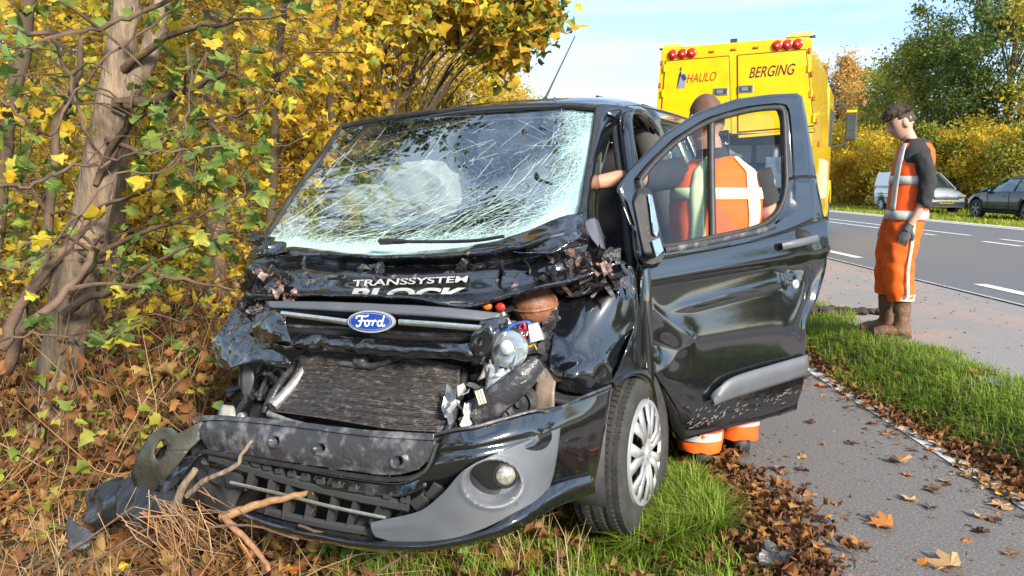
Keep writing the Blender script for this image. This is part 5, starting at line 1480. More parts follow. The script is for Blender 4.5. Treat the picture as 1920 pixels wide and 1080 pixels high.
# ---- wheels
def wheel(loc, steer=0.0, side=1, cover=True):
    k = empty('wheel', loc, (0, 0, steer)); k.parent = van
    R0, W0 = .345, .215
    prof = [(.215, -.085), (.235, -.100), (.285, -.112), (.318, -.106), (.336, -.095), (.343, -.07), (.345, -.03), (.345, .03), (.343, .07), (.336, .095), (.318, .106), (.285, .112), (.235, .100), (.215, .085)]
    w = MB(); w.lathe(prof, (0, 0, 0), (0, 1, 0), 64)
    w.build('tyre', m_rub, k, 35)
    w = MB()
    for i in range(84):
        th = 2 * math.pi * i / 84
        M = Matrix.Rotation(-th, 3, 'Y')
        for yc, yw, sk in ((-.088, .022, .2), (-.052, .028, -.25), (0, .034, .3), (.052, .028, -.25), (.088, .022, .2)):
            zz = .3475 if abs(yc) < .08 else .341
            w.box(M @ Vector((0, yc, zz - .002)), (.0205, yw, .008), M @ Matrix.Rotation(sk, 3, 'Z'))
    tag(w.build('tread', m_rub, k), kind='stuff')
    s = side
    w = MB(); w.lathe([(.215, -.08), (.20, -.04), (.195, .02 * s), (.10, .03 * s), (0, .03 * s)], (0, 0, 0), (0, 1, 0), 40); w.build('rim', m_dark, k, 40)
    w = MB()
    w.lathe([(.222, .088 * s), (.218, .102 * s), (.200, .104 * s), (.192, .094 * s)], (0, 0, 0), (0, 1, 0), 56)
    w.lathe([(.034, .112 * s), (.030, .118 * s), (0, .118 * s)], (0, 0, 0), (0, 1, 0), 20)
    w.lathe([(.070, .104 * s), (.034, .112 * s)], (0, 0, 0), (0, 1, 0), 40)
    hb = w.build('wheel_cover', m_hub, k, 40)
    for i in range(7):
        th = 2 * math.pi * i / 7 + .2
        def pt(r, a, h): return Vector((math.cos(th + a) * r, h * s, math.sin(th + a) * r))
        w = MB()
        for e in (1, -1):
            w.add([pt(.062, -.02 * e, .108), pt(.062, .40 * e, .105), pt(.12, .27 * e, .110), pt(.202, .33 * e, .100), pt(.203, .10 * e, .101), pt(.15, .0, .106)], [(0, 1, 2, 5), (5, 2, 3, 4)])
        o = w.build('spoke', m_hub, k, 30); solid(o, .012, 0)
    return k
wheel((.0, .86, .345), rad(-5), 1); wheel((.02, -.86, .345), rad(-5), -1); wheel((-2.93, .86, .345)); wheel((-2.93, -.86, .345), 0, -1)
w = MB()                                             # arch liner behind the front wheel
G = [[(.02 + .40 * math.cos(t), y, .36 + .40 * math.sin(t)) for t in np.linspace(-.2, 3.3, 22)] for y in (.55, .75, .90)]
o = MB().grid(G).build('arch_liner', m_plas, van, 50); solid(o, .006, 0)
w = MB(); w.tube(crom([V(1146, 722, .34), V(1170, 704, .2), V(1196, 700, .08), V(1218, 722, -.06), V(1226, 780, -.2), V(1228, 830, -.28)], 20), [(.012, .02)] * 20, 8); w.build('arch_edge', m_black, van, 60)
w = MB(); w.box((.0, .60, .30), (.12, .5, .08)); w.tube([(0, .7, .3), (0, .5, .8)], .05, 10); w.build('suspension_arm', m_dark, van)

# ---- driver's door, swung open
DH = Vector((-.17, .93, 0)); DD = Vector((-.75, .66, 0)).normalized(); DN = Vector((.66, .75, 0)).normalized()
def D(u, v, off=0.0):
    """photo pixel -> point on the door's outer face (van frame); the upper half leans inwards"""
    d = VAN_I.to_3x3() @ ray(u, v)
    t = (off - (_vo - DH).dot(DN)) / d.dot(DN)
    p = _vo + d * t
    if p.z > 1.15:
        n2 = DN + Vector((0, 0, .24))
        t = (off + .24 * 1.15 - (_vo - DH).dot(DN) - .24 * _vo.z) / d.dot(n2)
        p = _vo + d * t
    return p
door = empty('driver_door', DH); door.parent = van
def dchild(o): 
    o.parent = door
    o.data.transform(Matrix.Translation(-DH))
    return o
DR = [[(1190, 488), (1250, 481), (1330, 466), (1420, 447), (1485, 428), (1546, 410)],
      [(1188, 516), (1250, 505), (1330, 490), (1420, 474), (1485, 460), (1547, 446)],
      [(1186, 560), (1250, 548), (1330, 534), (1420, 518), (1485, 508), (1545, 498)],
      [(1190, 606), (1250, 596), (1330, 582), (1420, 566), (1480, 560), (1528, 560)],
      [(1200, 650), (1258, 645), (1330, 632), (1420, 616), (1465, 610), (1502, 602)],
      [(1216, 695), (1270, 694), (1335, 685), (1420, 668), (1460, 662), (1499, 655)],
      [(1240, 728), (1285, 738), (1345, 732), (1425, 716), (1460, 710), (1496, 702)],
      [(1266, 770), (1300, 782), (1352, 776), (1428, 758), (1460, 748), (1493, 736)],
      [(1284, 822), (1310, 814), (1355, 802), (1430, 784), (1462, 775), (1490, 766)]]
G = surf([[D(*p) for p in r] for r in DR], 90, 90)
for i in range(90):
    for j in range(90):
        a, b = j / 89, i / 89
        u, v = DR[0][0][0] + a * 350, 490 + b * 320
        bulge = .030 * math.sin(math.pi * min(1, b * 1.05)) ** .6 - .02 * float(sstep(.16, .2, b - .02 * a)) * float(sstep(.55, .3, b)) 
        bulge += .006 * math.exp(-abs((b - .17) / .02)) + .005 * (math.exp(-abs((b - .40 - .9 * (a - .20)) / .018)) * (.10 < a < .30) + math.exp(-abs((b - .56 + .5 * (a - .16)) / .016)) * (a < .30)) - .012 * math.exp(-abs((a - .78 + .3 * (b - .2)) / .012)) * math.exp(-((b - .24) / .05) ** 2)
        bulge += .009 * math.exp(-abs((b - .36 + .10 * a) / .016)) * float(sstep(.18, .32, a)) * float(sstep(.92, .75, a))
        bulge += -.022 * math.exp(-((a - .12) ** 2 / .010 + (b - .5) ** 2 / .006)) + .010 * math.exp(-((a - .24) ** 2 / .003 + (b - .47) ** 2 / .006))
        bulge += -.022 * math.exp(-((a - .80) ** 2 / .006 + (b - .26) ** 2 / .006)) - .03 * math.exp(-((a - .95) ** 2 / .003 + (b - .33) ** 2 / .02))
        bulge += .003 * nz((a * 2.2, b * 2.2, 0), 1, 6) + .008 * (ridge((a * 3, b * 2, 5), 1, 2) - .4) * float(sstep(.65, .85, a))
        G[i][j] = G[i][j] + DN * bulge
o = MB().grid(G).build('door_skin', m_black, None, 55, fixn=False); solid(o, .012, -1); dchild(o)
o = MB().grid(surf([[D(u, v, -.09) for u, v in r] for r in DR], 16, 12)).build('door_card', m_plas, None, 60, fixn=False); solid(o, .03, 0); dchild(o)
rim = [D(*p) for p in ([r[0] for r in DR] + DR[-1][1:] + [r[-1] for r in DR[-2::-1]])]
w = MB(); w.tube([p - DN * .04 for p in rim], [(.018, .055)] * len(rim), 8, up=tuple(DN.cross(Vector((0, 0, 1))))); dchild(w.build('door_edge', m_black, None, 50))
INN = [(1196, 338), (1222, 306), (1270, 262), (1330, 226), (1400, 206), (1452, 200), (1466, 204), (1471, 220), (1474, 290), (1475, 345), (1467, 384), (1446, 413), (1410, 431), (1340, 447), (1262, 462), (1234, 460), (1214, 420)]
OUTD = [(1154, 352), (1184, 314), (1246, 250), (1310, 209), (1380, 185), (1440, 177), (1503, 174), (1512, 215), (1524, 290), (1534, 350), (1547, 415), (1500, 432), (1420, 455), (1330, 474), (1240, 490), (1190, 494), (1184, 430), (1166, 380)]
def dz(off): return lambda u, v, k: D(u, v, off + float(np.interp(k, [0, .2, .3, .8, 1], [-.004, 0, .012, .012, .002])))
G = ring_plate(OUTD, INN, (1350, 335), 120, dz(.012), 10)
o = MB().grid(G).build('window_frame', m_black, None, 40, fixn=False); solid(o, .04, -1); dchild(o)
def inset(poly, c, k): return [(c[0] + (u - c[0]) * k, c[1] + (v - c[1]) * k) for u, v in poly]
w = MB(); q = [D(u, v, .012) for u, v in inset(INN, (1350, 335), .985)]
w.tube(crom(q + q[:1], 90), [(.014, .018)] * 90, 8, cap=False); dchild(w.build('window_seal', m_plas, None, 60))
o = MB().add([D(u, v, -.012) for u, v in inset(INN, (1350, 335), 1.02)], [tuple(range(len(INN)))]).build('door_glass', glass('door_glass', (.86, .92, .93), .045), None); dchild(o)
w = MB(); w.tube([D(1333, 224, .006), D(1334, 340, .006), D(1336, 449, .006)], [(.018, .018)] * 3, 8); dchild(w.build('window_divider', m_plas, None, 50))
w = MB(); w.tube([D(1246, 470, .02), D(1330, 455, .02), D(1420, 436, .02), D(1452, 424, .02)], [(.016, .012)] * 4, 8); dchild(w.build('waist_seal', m_plas2, None, 50))
MLD = [[(1338, 748), (1352, 722), (1376, 706), (1440, 686), (1511, 667)], [(1335, 753), (1356, 734), (1384, 719), (1445, 700), (1510, 679)], [(1332, 756), (1362, 746), (1396, 736), (1450, 719), (1507, 701)]]
G = surf([[D(u, v, .030 + (.018 if k == 0 else .03 if k == 1 else .018)) for u, v in r] for k, r in enumerate(MLD)], 30, 8)
o = MB().grid(G).build('side_moulding', m_grey, None, 40, fixn=False); solid(o, .02, -1); dchild(o)
w = MB(); w.ball(D(1497, 447, .012), (.03, .06, .045), 20, 12); 
dchild(w.build('handle_recess', m_dark, None, 60))
w = MB(); w.tube(crom([D(1466, 462, .045), D(1485, 458, .062), D(1512, 452, .062), D(1531, 447, .048)], 12), [(.012, .02)] * 12, 10, up=tuple(DN)); dchild(w.build('door_handle', m_grey, None, 60))
w = MB(); c = D(1492, 533, .045); w.lathe([(.022, -.006), (.022, .002), (.016, .006), (.010, .004), (0, .006)], c, tuple(DN), 20); dchild(w.build('door_lock', m_hub, None, 40))
w = MB(); c = D(1452, 612, .03); w.lathe([(.006, -.004), (.007, .004), (0, .005)], c, tuple(DN), 10); dchild(w.build('door_bolt', m_plas, None, 40))
# splashes of dried mud low on the door
r = random.Random(4); w = MB()
for _ in range(90):
    t = r.random(); u = 1290 + 190 * t + r.gauss(0, 8); v = 806 - 52 * t - abs(r.gauss(0, 16))
    a = D(u, v, .030); b = D(u + r.uniform(2, 7), v - r.uniform(1, 7), .030)
    w.tube([a, b], [.0013, .0005], 4)
o = w.build('mud_splash', mat('dried_mud', (0.30, 0.28, 0.25), .9), None, fixn=False); dchild(o); tag(o, kind='stuff')
# mirror, knocked round so that its glass shows
mc = D(1222, 415, .16)
mir = empty('mirror', mc); mir.parent = van
def mchild(o): o.parent = mir; o.data.transform(Matrix.Translation(-mc)); return o
def MQ(u, v, off): return D(u, v, off)
HO = [(1183, 374), (1193, 352), (1212, 350), (1222, 356), (1232, 400), (1244, 455), (1246, 478), (1232, 486), (1206, 486), (1196, 440)]
w = MB(); f_ = [MQ(u, v, .13) for u, v in HO]; bk = [MQ(u, v, .22) for u, v in inset(HO, (1210, 420), .86)]
n_ = len(f_); w.add(f_ + bk, [tuple(range(n_)), tuple(range(2 * n_ - 1, n_ - 1, -1))] + [(i, n_ + i, n_ + (i + 1) % n_, (i + 1) % n_) for i in range(n_)])
o = w.build('mirror_housing', m_plas, None, 40); bevel(o, .012, 3); mchild(o)
m_mir = mat('mirror_glass', (0.85, 0.86, 0.88), .03, metal=1.0)
w = MB(); w.add([MQ(1216, 364, .235), MQ(1222, 368, .225), MQ(1234, 430, .225), MQ(1230, 444, .228), MQ(1225, 438, .235)], [(0, 1, 2, 3, 4)]); o = w.build('mirror_glass', m_mir, None); solid(o, .006, 0); mchild(o)
w = MB(); w.add([MQ(1222, 452, .235), MQ(1236, 446, .225), MQ(1243, 470, .225), MQ(1230, 482, .23)], [(0, 1, 2, 3)]); o = w.build('mirror_glass', m_mir, None); solid(o, .006, 0); mchild(o)
w = MB(); w.tube([MQ(1222, 482, .16), MQ(1216, 492, .03)], [(.03, .05)] * 2, 8); mchild(w.build('mirror_arm', m_plas, None, 40))
# check strap and hinges
w = MB()
for z in (.62, .98): w.box((-.16, .915, z), (.07, .05, .06))
w.build('door_hinge', m_dark, van)

# ================================================================== PEOPLE
m_skin = mat('skin_light', (0.62, 0.37, 0.27), .55, spec=.35, var=.08, vscale=14)
m_skin2 = mat('skin_tanned', (0.55, 0.28, 0.19), .55, spec=.35, var=.12, vscale=14)
m_scalp = mat('shaved_scalp', (0.17, 0.085, 0.055), .55, col2=(0.12, 0.06, 0.04), vscale=40)
m_hair = mat('dark_brown_hair', (0.050, 0.032, 0.021), .55, var=.5, vscale=60, bump=.4, bscale=160)
m_or = mat('orange_workwear', (0.96, 0.135, 0.008), .75, var=.12, vscale=6, bump=.15, bscale=220)
m_or2 = mat('orange_mesh_vest', (0.97, 0.12, 0.010), .7, var=.08, vscale=6, bump=.15, bscale=260)
m_refl = mat('reflective_band', (0.60, 0.61, 0.60), .45, metal=.2, var=.08, vscale=20)
m_refy = mat('reflective_band_lime', (0.70, 0.80, 0.46), .5, var=.06, vscale=20)
m_hood = mat('dark_hoodie', (0.032, 0.033, 0.038), .9, var=.2, vscale=10, bump=.3, bscale=200)
m_glove = mat('grey_work_glove', (0.10, 0.105, 0.115), .7, var=.3, vscale=20)
m_glove2 = mat('dark_glove_palm', (0.03, 0.03, 0.033), .7)
m_boot = mat('brown_leather_boot', (0.115, 0.055, 0.030), .6, col2=(0.19, 0.105, 0.06), vscale=9, bump=.4, bscale=30)
m_sole = mat('boot_sole', (0.06, 0.05, 0.042), .85)
m_shoe = mat('dark_work_shoe', (0.035, 0.036, 0.042), .6, var=.3, vscale=14)
m_eye = mat('eye_dark', (0.02, 0.015, 0.012), .3)
m_hem = mat('pale_hem', (0.72, 0.66, 0.55), .8)

def wrinkle(o, amp, f, s=0.0, stretch=(1, 1, 1)):
    me = o.data
    n = [v.normal.copy() for v in me.vertices]
    for v, q in zip(me.vertices, n):
        p = Vector((v.co.x * stretch[0], v.co.y * stretch[1], v.co.z * stretch[2]))
        v.co += q * amp * (.8 * (ridge(p, f, s) - .4) + .5 * nz(p, f * 1.8, s + 3))
def lsec(rows, n=28, k=2.6):
    """rows of (z, cx, cy, rx, ry): stacked super-ellipses"""
    G = []
    for z, cx, cy, rx, ry in rows:
        r = []
        for j in range(n + 1):
            th = 2 * math.pi * j / n
            c, s = math.cos(th), math.sin(th)
            r.append(Vector((cx + math.copysign(abs(c) ** (2 / k), c) * rx, cy + math.copysign(abs(s) ** (2 / k), s) * ry, z)))
        G.append(r)
    return G
def dense(rows, n):
    P = np.array(rows, float); t = np.linspace(0, len(P) - 1, n)
    return [tuple(np.interp(t, range(len(P)), P[:, k]) for k in range(P.shape[1]))[0:0] or tuple(float(np.interp(q, range(len(P)), P[:, k])) for k in range(P.shape[1])) for q in t]
def chain(pts, rr, m=22, n=18, name='x', mt=None, par=None, wr=0, wf=12, up=None, smooth=70, s=0):
    P = crom(pts, m)
    R = [(float(np.interp(i / (m - 1) * (len(rr) - 1), range(len(rr)), [q[0] if isinstance(q, tuple) else q for q in rr])),
          float(np.interp(i / (m - 1) * (len(rr) - 1), range(len(rr)), [q[1] if isinstance(q, tuple) else q for q in rr]))) for i in range(m)]
    w = MB(); w.tube(P, R, n, up=up)
    o = w.build(name, mt, par, smooth)
    if wr: wrinkle(o, wr, wf, s)
    return o
def headfn(p, q):
    x, y, z = p
    X, Yy, Z = q
    if z < 0: Yy *= 1 - .24 * (-z) ** 1.4
    if z < -.1 and x < 0: X *= 1 - .55 * min(1, (-.1 - z) * 1.4)
    f = max(0, x)
    X += .026 * f * math.exp(-(y / .16) ** 2 - ((z + .17) / .17) ** 2)            # nose
    X += .010 * f * math.exp(-(y / .13) ** 2 - ((z - .02) / .22) ** 2)
    X -= .011 * f * (math.exp(-((y - .36) / .17) ** 2 - ((z - .04) / .11) ** 2) + math.exp(-((y + .36) / .17) ** 2 - ((z - .04) / .11) ** 2))
    X += .006 * f * math.exp(-(y / .6) ** 2 - ((z - .2) / .1) ** 2)               # brow
    X += .010 * f * math.exp(-(y / .24) ** 2 - ((z + .50) / .05) ** 2) + .009 * f * math.exp(-(y / .22) ** 2 - ((z + .60) / .05) ** 2)
    X -= .004 * f * math.exp(-(y / .3) ** 2 - ((z + .55) / .025) ** 2)
    X += .020 * f * math.exp(-(y / .34) ** 2 - ((z + .86) / .16) ** 2)            # chin
    return Vector((X, Yy, Z))
def head_mb(w, M):
    t = MB(); t.ball((0, 0, 0), (.094, .076, .122), 36, 34, headfn)
    for s in (1, -1):
        t.ball((-.010, s * .079, -.008), (.024, .013, .036), 12, 8)
    w.add([M @ Vector(p) for p in t.v], t.f)
def hand_mb(w, wrist, fwd, nrm, curl=.5, s=1):
    """palm and five bent fingers; fwd along the hand, nrm out of the back of the hand, s which side the thumb is on"""
    f, n = Vector(fwd).normalized(), Vector(nrm)
    n = (n - f * n.dot(f)).normalized(); b = f.cross(n) * s
    W = Vector(wrist)
    w.tube([W - f * .02, W + f * .02, W + f * .06, W + f * .092], [(.019, .026), (.018, .034), (.016, .041), (.012, .040)], 12, up=tuple(n))
    for k, L in enumerate((.062, .074, .070, .055)):
        o = W + f * .085 + b * (.030 - .020 * k)
        d1 = (f - n * curl * .55).normalized(); d2 = (f - n * curl * 1.5).normalized(); d3 = (f * (.7 - curl * .7) - n * (curl * 1.6)).normalized()
        p1 = o + d1 * L * .45; p2 = p1 + d2 * L * .35; p3 = p2 + d3 * L * .3
        w.tube([o - f * .02, o, p1, p2, p3], [.0092, .0095, .0088, .0082, .006], 8)
    o = W + f * .03 + b * .034
    p1 = o + (f * .6 + b * .7 - n * .3).normalized() * .035; p2 = p1 + (f * .9 + b * .15 - n * .5).normalized() * .032
    w.tube([W + f * .01 + b * .015, o, p1, p2], [.013, .0125, .0105, .007], 8)
def body_union(name, fn, m, parent, vox=.0075):
    """one continuous skin over the joined limbs"""
    w = MB(); fn(w)
    o = w.build(name, m, parent, None)
    md = o.modifiers.new('r', 'REMESH'); md.mode = 'VOXEL'; md.voxel_size = vox; md.use_smooth_shade = True
    s = o.modifiers.new('s', 'SMOOTH'); s.iterations = 3; s.factor = .4
    dg = bpy.context.evaluated_depsgraph_get()
    me = bpy.data.meshes.new_from_object(o.evaluated_get(dg))
    o.modifiers.clear(); o.data = me
    if not me.materials: me.materials.append(m)
    return o
def band(G, i0, i1, j0, j1, off, name, m, par):
    """strip laid on a grid of points"""
    R = []
    for i in range(i0, i1 + 1):
        r = []
        for j in range(j0, j1 + 1):
            jj = j % (len(G[0]) - 1)
            p = G[i][jj]
            a = G[min(i + 1, len(G) - 1)][jj] - G[max(i - 1, 0)][jj]; b = G[i][(jj + 1) % (len(G[0]) - 1)] - G[i][(jj - 1) % (len(G[0]) - 1)]
            n = b.cross(a).normalized()
            c = Vector((sum(q.x for q in G[i]) / len(G[i]), sum(q.y for q in G[i]) / len(G[i]), p.z))
            if n.dot(p - c) < 0: n = -n
            r.append(p + n * off)
        R.append(r)
    o = MB().grid(R).build(name, m, par, 60, fixn=False); solid(o, .003, 0)
    return o

# ---- young man on the shoulder, facing left
YB = Vector((2.93, 5.52, .217))
yo = empty('person', YB, (0, 0, rad(160)))
yo.scale = (.86, .86, 1.0)
tag(yo, 'young man in orange vest and dark hoodie standing on the shoulder looking down', 'person')
YHM = Matrix.Translation((.088, 0, 1.582)) @ Matrix.Diagonal((1.08, 1.06, .98, 1)) @ Matrix.Rotation(rad(23), 4, 'Y') @ Matrix.Rotation(rad(8), 4, 'Z')
SL = [(-.05, .170, 1.355), (-.105, .215, 1.19), (-.095, .235, 1.03), (.01, .225, .83)]      # left arm: shoulder, mid, elbow, wrist
SRr = [(-.03, -.175, 1.36), (-.03, -.215, 1.18), (.0, -.22, 1.04), (.13, -.19, .85)]
HF = (Vector(SL[3]) - Vector(SL[2])).normalized()
def ybody(w):
    head_mb(w, YHM)
    w.tube([(-.02, 0, 1.36), (.0, 0, 1.44), (.045, 0, 1.52)], [.062, .055, .052], 16)
    w.tube([(0, 0, .88), (0, 0, 1.1), (-.02, 0, 1.3), (-.025, 0, 1.39)], [(.10, .15), (.10, .14), (.11, .17), (.09, .14)], 20, up=(1, 0, 0))
    for A in (SL, SRr):
        w.tube(crom(A, 14), [.052, .052, .05, .048, .046, .045, .044, .043, .042, .04, .036, .032, .028, .026], 14)
    for s, xf in ((.1, 0.0), (-.1, .09)):
        w.tube(crom([(0, s, .92), (xf * .6 + .04, s, .5), (xf, s, .10)], 12), [.09, .088, .083, .075, .068, .062, .06, .058, .054, .048, .044, .042], 14)
        w.tube([(xf - .05, s, .05), (xf + .04, s, .05), (xf + .14, s, .035)], [.04, .04, .03], 10)
    hand_mb(w, SL[3], (HF.x * .6 + .10, 0, -1), (.2, 1, .1), .55, -1)
    hand_mb(w, SRr[3], (.3, 0, -1), (.2, -1, .1), .5, 1)
yb = body_union('body', ybody, m_skin, yo)
# eyes, brows, hair
for s in (1, -1):
    w = MB(); c = YHM @ Vector((.077, s * .030, .006)); w.ball(c, (.007, .012, .007), 10, 8); w.build('eye', m_eye, yo, 60)
    w = MB(); w.tube([YHM @ Vector((.086, s * .014, .026)), YHM @ Vector((.082, s * .036, .030)), YHM @ Vector((.070, s * .052, .024))], [.004, .0045, .003], 6); w.build('eyebrow', m_hair, yo, 60)
def hairfn(p, q):
    k = (1 - .10 * max(0, 1 - abs(p.z - .1) / .5) * (abs(p.y) > .4)) + .10 * nz((p.x * 7, p.y * 7, p.z * 3), 1, 4) + .05 * nz((p.x * 18, p.y * 18, p.z * 6), 1, 7)
    v = Vector((q.x * k, q.y * k, q.z * k))
    lowcut = -.25 if p.x < -.15 else (.12 if p.x < .35 else .42)
    if p.z < lowcut: v = Vector((q.x * .80, q.y * .80, max(q.z, lowcut * .12 - .02)))
    if p.x > .2 and p.z > .4: v.x += .028; v.z += .004
    if p.z > .55: v.z += .014
    return v
t = MB(); t.ball((-.004, 0, .012), (.104, .086, .125), 44, 34, hairfn)
w = MB(); w.add([YHM @ Vector(p) for p in t.v], t.f); w.build('hair', m_hair, yo, 60)
w = MB(); rr_ = random.Random(3)
for _ in range(520):
    th, ph = rr_.uniform(0, 6.28), rr_.uniform(.05, 1.2)
    p = Vector((math.sin(ph) * math.cos(th) * .108, math.sin(ph) * math.sin(th) * .09, math.cos(ph) * .128 + .012))
    d = Vector((rr_.gauss(.030, .008), rr_.gauss(0, .010), rr_.gauss(-.004, .006)))
    w.tube([YHM @ (p - d * .4), YHM @ (p + d * .4 + Vector((0, 0, .006))), YHM @ (p + d)], [.004, .004, .001], 4)
w.build('hair_strands', m_hair, yo, 60, fixn=False)
# clothes
GT = lsec(dense([(.90, 0, 0, .135, .185), (1.05, -.005, 0, .130, .175), (1.2, -.015, 0, .138, .182), (1.32, -.03, 0, .136, .185), (1.39, -.035, 0, .12, .165), (1.44, -.03, 0, .085, .12), (1.47, -.015, 0, .068, .075)], 26), 36)
o = MB().grid(GT).build('hoodie', m_hood, yo, 70, fixn=False)
chain(SL[:3] + [(-.085, .235, 1.0)], [.068, .062, .056, .052], 30, 22, 'sleeve', m_hood, yo, .018, 15, s=2)
chain(SRr[:3], [.066, .068, .062], 20, 18, 'sleeve', m_hood, yo, .010, 16, s=5)
w = MB(); w.tube(crom([(.062, .03, 1.40), (.03, .070, 1.43), (-.05, .080, 1.44), (-.105, .03, 1.42), (-.11, -.03, 1.42), (-.05, -.080, 1.44), (.03, -.070, 1.43), (.062, -.03, 1.40)], 26), [(.028, .022)] * 8 + [(.045, .034)] * 10 + [(.028, .022)] * 8, 12)
ho = w.build('hood', m_hood, yo, 70); wrinkle(ho, .010, 20, 3)
GV = lsec(dense([(.885, 0, 0, .155, .205), (1.05, -.005, 0, .148, .192), (1.2, -.015, 0, .150, .192), (1.32, -.03, 0, .147, .172), (1.39, -.035, 0, .132, .140), (1.435, -.03, 0, .10, .105)], 26), 48)
for r_ in GV:
    for p in r_:
        p += Vector((p.x, p.y, 0)).normalized() * .006 * (ridge(p, 9, 3) - .4)
o = MB().grid(GV).build('safety_vest', m_or2, yo, 70, fixn=False); solid(o, .006, 1)
band(GV, 0, 2, 0, 48, .010, 'reflective_band', m_refl, yo); band(GV, 8, 10, 0, 48, .010, 'reflective_band', m_refl, yo)
for j0 in (4, 41):
    band(GV, 2, 24, j0, j0 + 3, .0125, 'reflective_strap', m_refl, yo)
TL = chain([(0.0, .085, .95), (.03, .10, .72), (.045, .105, .5), (.0, .105, .30)], [(.140, .12), (.125, .11), (.118, .105), (.102, .096)], 34, 26, 'trouser_leg', m_or, yo, .019, 10, up=(1, 0, 0), s=1)
chain([(0.0, -.085, .95), (.07, -.10, .72), (.09, -.10, .5), (.09, -.10, .32)], [(.140, .12), (.125, .11), (.115, .105), (.100, .096)], 34, 26, 'trouser_leg', m_or, yo, .019, 10, up=(1, 0, 0), s=4)
w = MB(); w.tube([(0, 0, .80), (0, 0, .90), (0, 0, 1.0)], [(.13, .19), (.15, .20), (.145, .19)], 28, up=(1, 0, 0)); w.build('trouser_seat', m_or, yo, 70)
w = MB(); C = crom([(-.035, .205, .90), (-.03, .218, .72), (-.015, .222, .52), (-.03, .220, .32)], 20); w.tube(C, [(.013, .006)] * 20, 8, up=(1, 0, 0)); w.build('trouser_stripe', m_hem, yo, 60)
for (cx, cy) in ((0.0, .105), (.09, -.10)):
    w = MB(); w.tube([(cx, cy, .335 + (.02 if cx else 0)), (cx, cy, .29 + (.02 if cx else 0))], [(.104, .098), (.098, .092)], 24, up=(1, 0, 0)); w.build('trouser_hem', m_hem, yo, 60)
    w = MB(); w.tube(crom([(cx - .01, cy, .05), (cx - .012, cy, .16), (cx - .005, cy, .25), (cx, cy, .33)], 16), [(.075, .05)] * 3 + [(.060, .053)] * 4 + [(.070, .060)] * 5 + [(.074, .064)] * 4, 20, up=(1, 0, 0))
    w.tube(crom([(cx - .085, cy, .045), (cx, cy, .06), (cx + .09, cy, .05), (cx + .17, cy, .035), (cx + .20, cy, .03)], 16), [(.03, .035)] + [(.045, .046)] * 5 + [(.045, .05)] * 6 + [(.035, .045)] * 3 + [(.012, .02)], 16, up=(0, 0, 1))
    bt = w.build('boot', m_boot, yo, 70); wrinkle(bt, .008, 16, 2)
    w = MB(); w.prism([(cx + x_, cy + y_, .0) for x_, y_ in ((-.095, -.03), (-.06, -.042), (.06, -.046), (.15, -.05), (.205, -.03), (.215, 0), (.205, .03), (.15, .05), (.06, .046), (-.06, .042), (-.095, .03))], (0, 0, .026)); w.build('sole', m_sole, bt, 40)
w = MB(); hand_mb(w, Vector(SL[3]) - HF * .01, (HF.x * .6 + .10, 0, -1), (.2, 1, .1), .55, -1)
o = w.build('work_glove', m_glove, yo, 60); 
for v_ in o.data.vertices: v_.co += v_.normal * .005
chain([Vector(SL[3]) - HF * .035, Vector(SL[3]) + HF * .02], [.034, .034], 6, 16, 'glove_cuff', m_glove, yo)

# ---- helper behind the door, back to the camera
HB = Vector((1.04, 3.53, .0))
he = empty('person', HB, (0, 0, rad(96)))
tag(he, 'man with shaved head in orange vest reaching into the van behind the open door', 'person')
def HL(x, y, z):
    """world point -> helper's own frame"""
    return Matrix.Rotation(rad(-96), 3, 'Z') @ (Vector((x, y - .11, z)) - HB)
HHM = Matrix.Translation(HL(.925, 3.72, 1.665)) @ Matrix.Rotation(rad(8), 4, 'Z') @ Matrix.Rotation(rad(10), 4, 'Y')
hs = HL(.80, 3.66, 1.42)
HSL = [hs, HL(.66, 3.60, 1.40), HL(.54, 3.54, 1.395), HL(.34, 3.46, 1.37)]
HSR = [HL(1.16, 3.68, 1.42), HL(1.215, 3.68, 1.27), HL(1.235, 3.68, 1.14), HL(1.12, 3.86, 1.02)]
TX = HL(.975, 3.68, 0)                                # torso axis above the feet
def hbody(w):
    head_mb(w, HHM)
    b0 = HL(.965, 3.68, 1.40)
    w.tube([b0, HL(.945, 3.69, 1.50), HL(.93, 3.70, 1.58)], [.068, .062, .060], 16)
    w.tube([(TX.x * .7, TX.y * .7, .88), (TX.x, TX.y, 1.1), (TX.x, TX.y, 1.35), (TX.x, TX.y, 1.42)], [(.11, .16), (.115, .16), (.12, .18), (.09, .15)], 20, up=(1, 0, 0))
    for A in (HSL, HSR):
        w.tube(crom(A, 14), [.056, .056, .055, .053, .051, .05, .049, .05, .05, .047, .042, .037, .033, .030], 14)
    for s, fx, fy in ((.085, 0, .115), (-.085, .14, -.135)):
        w.tube(crom([(0, s, .92), (.02 + fx * .5, (s + fy) / 2, .5), (fx, fy, .10)], 12), [.095, .09, .085, .08, .07, .066, .064, .06, .055, .05, .046, .04], 14)
        w.tube([(fx - .05, fy, .05), (fx + .05, fy, .05), (fx + .14, fy, .035)], [.036, .036, .026], 10)
    d = (HSL[3] - HSL[2]).normalized()
    hand_mb(w, HSL[3], d, (0, 0, 1), .5, 1)
    d = (HSR[3] - HSR[2]).normalized()
    hand_mb(w, HSR[3], d, (0, -1, .4), .5, 1)
body_union('body', hbody, m_skin2, he)
t = MB(); t.ball((-.004, 0, .012), (.0965, .0785, .1165), 34, 30, lambda p, q: q if p.z > (-.32 if p.x < .1 else .35) else Vector((q.x * .85, q.y * .85, max(q.z, -.04))))
w = MB(); w.add([HHM @ Vector(p) for p in t.v], t.f); w.build('cropped_hair', m_scalp, he, 60)
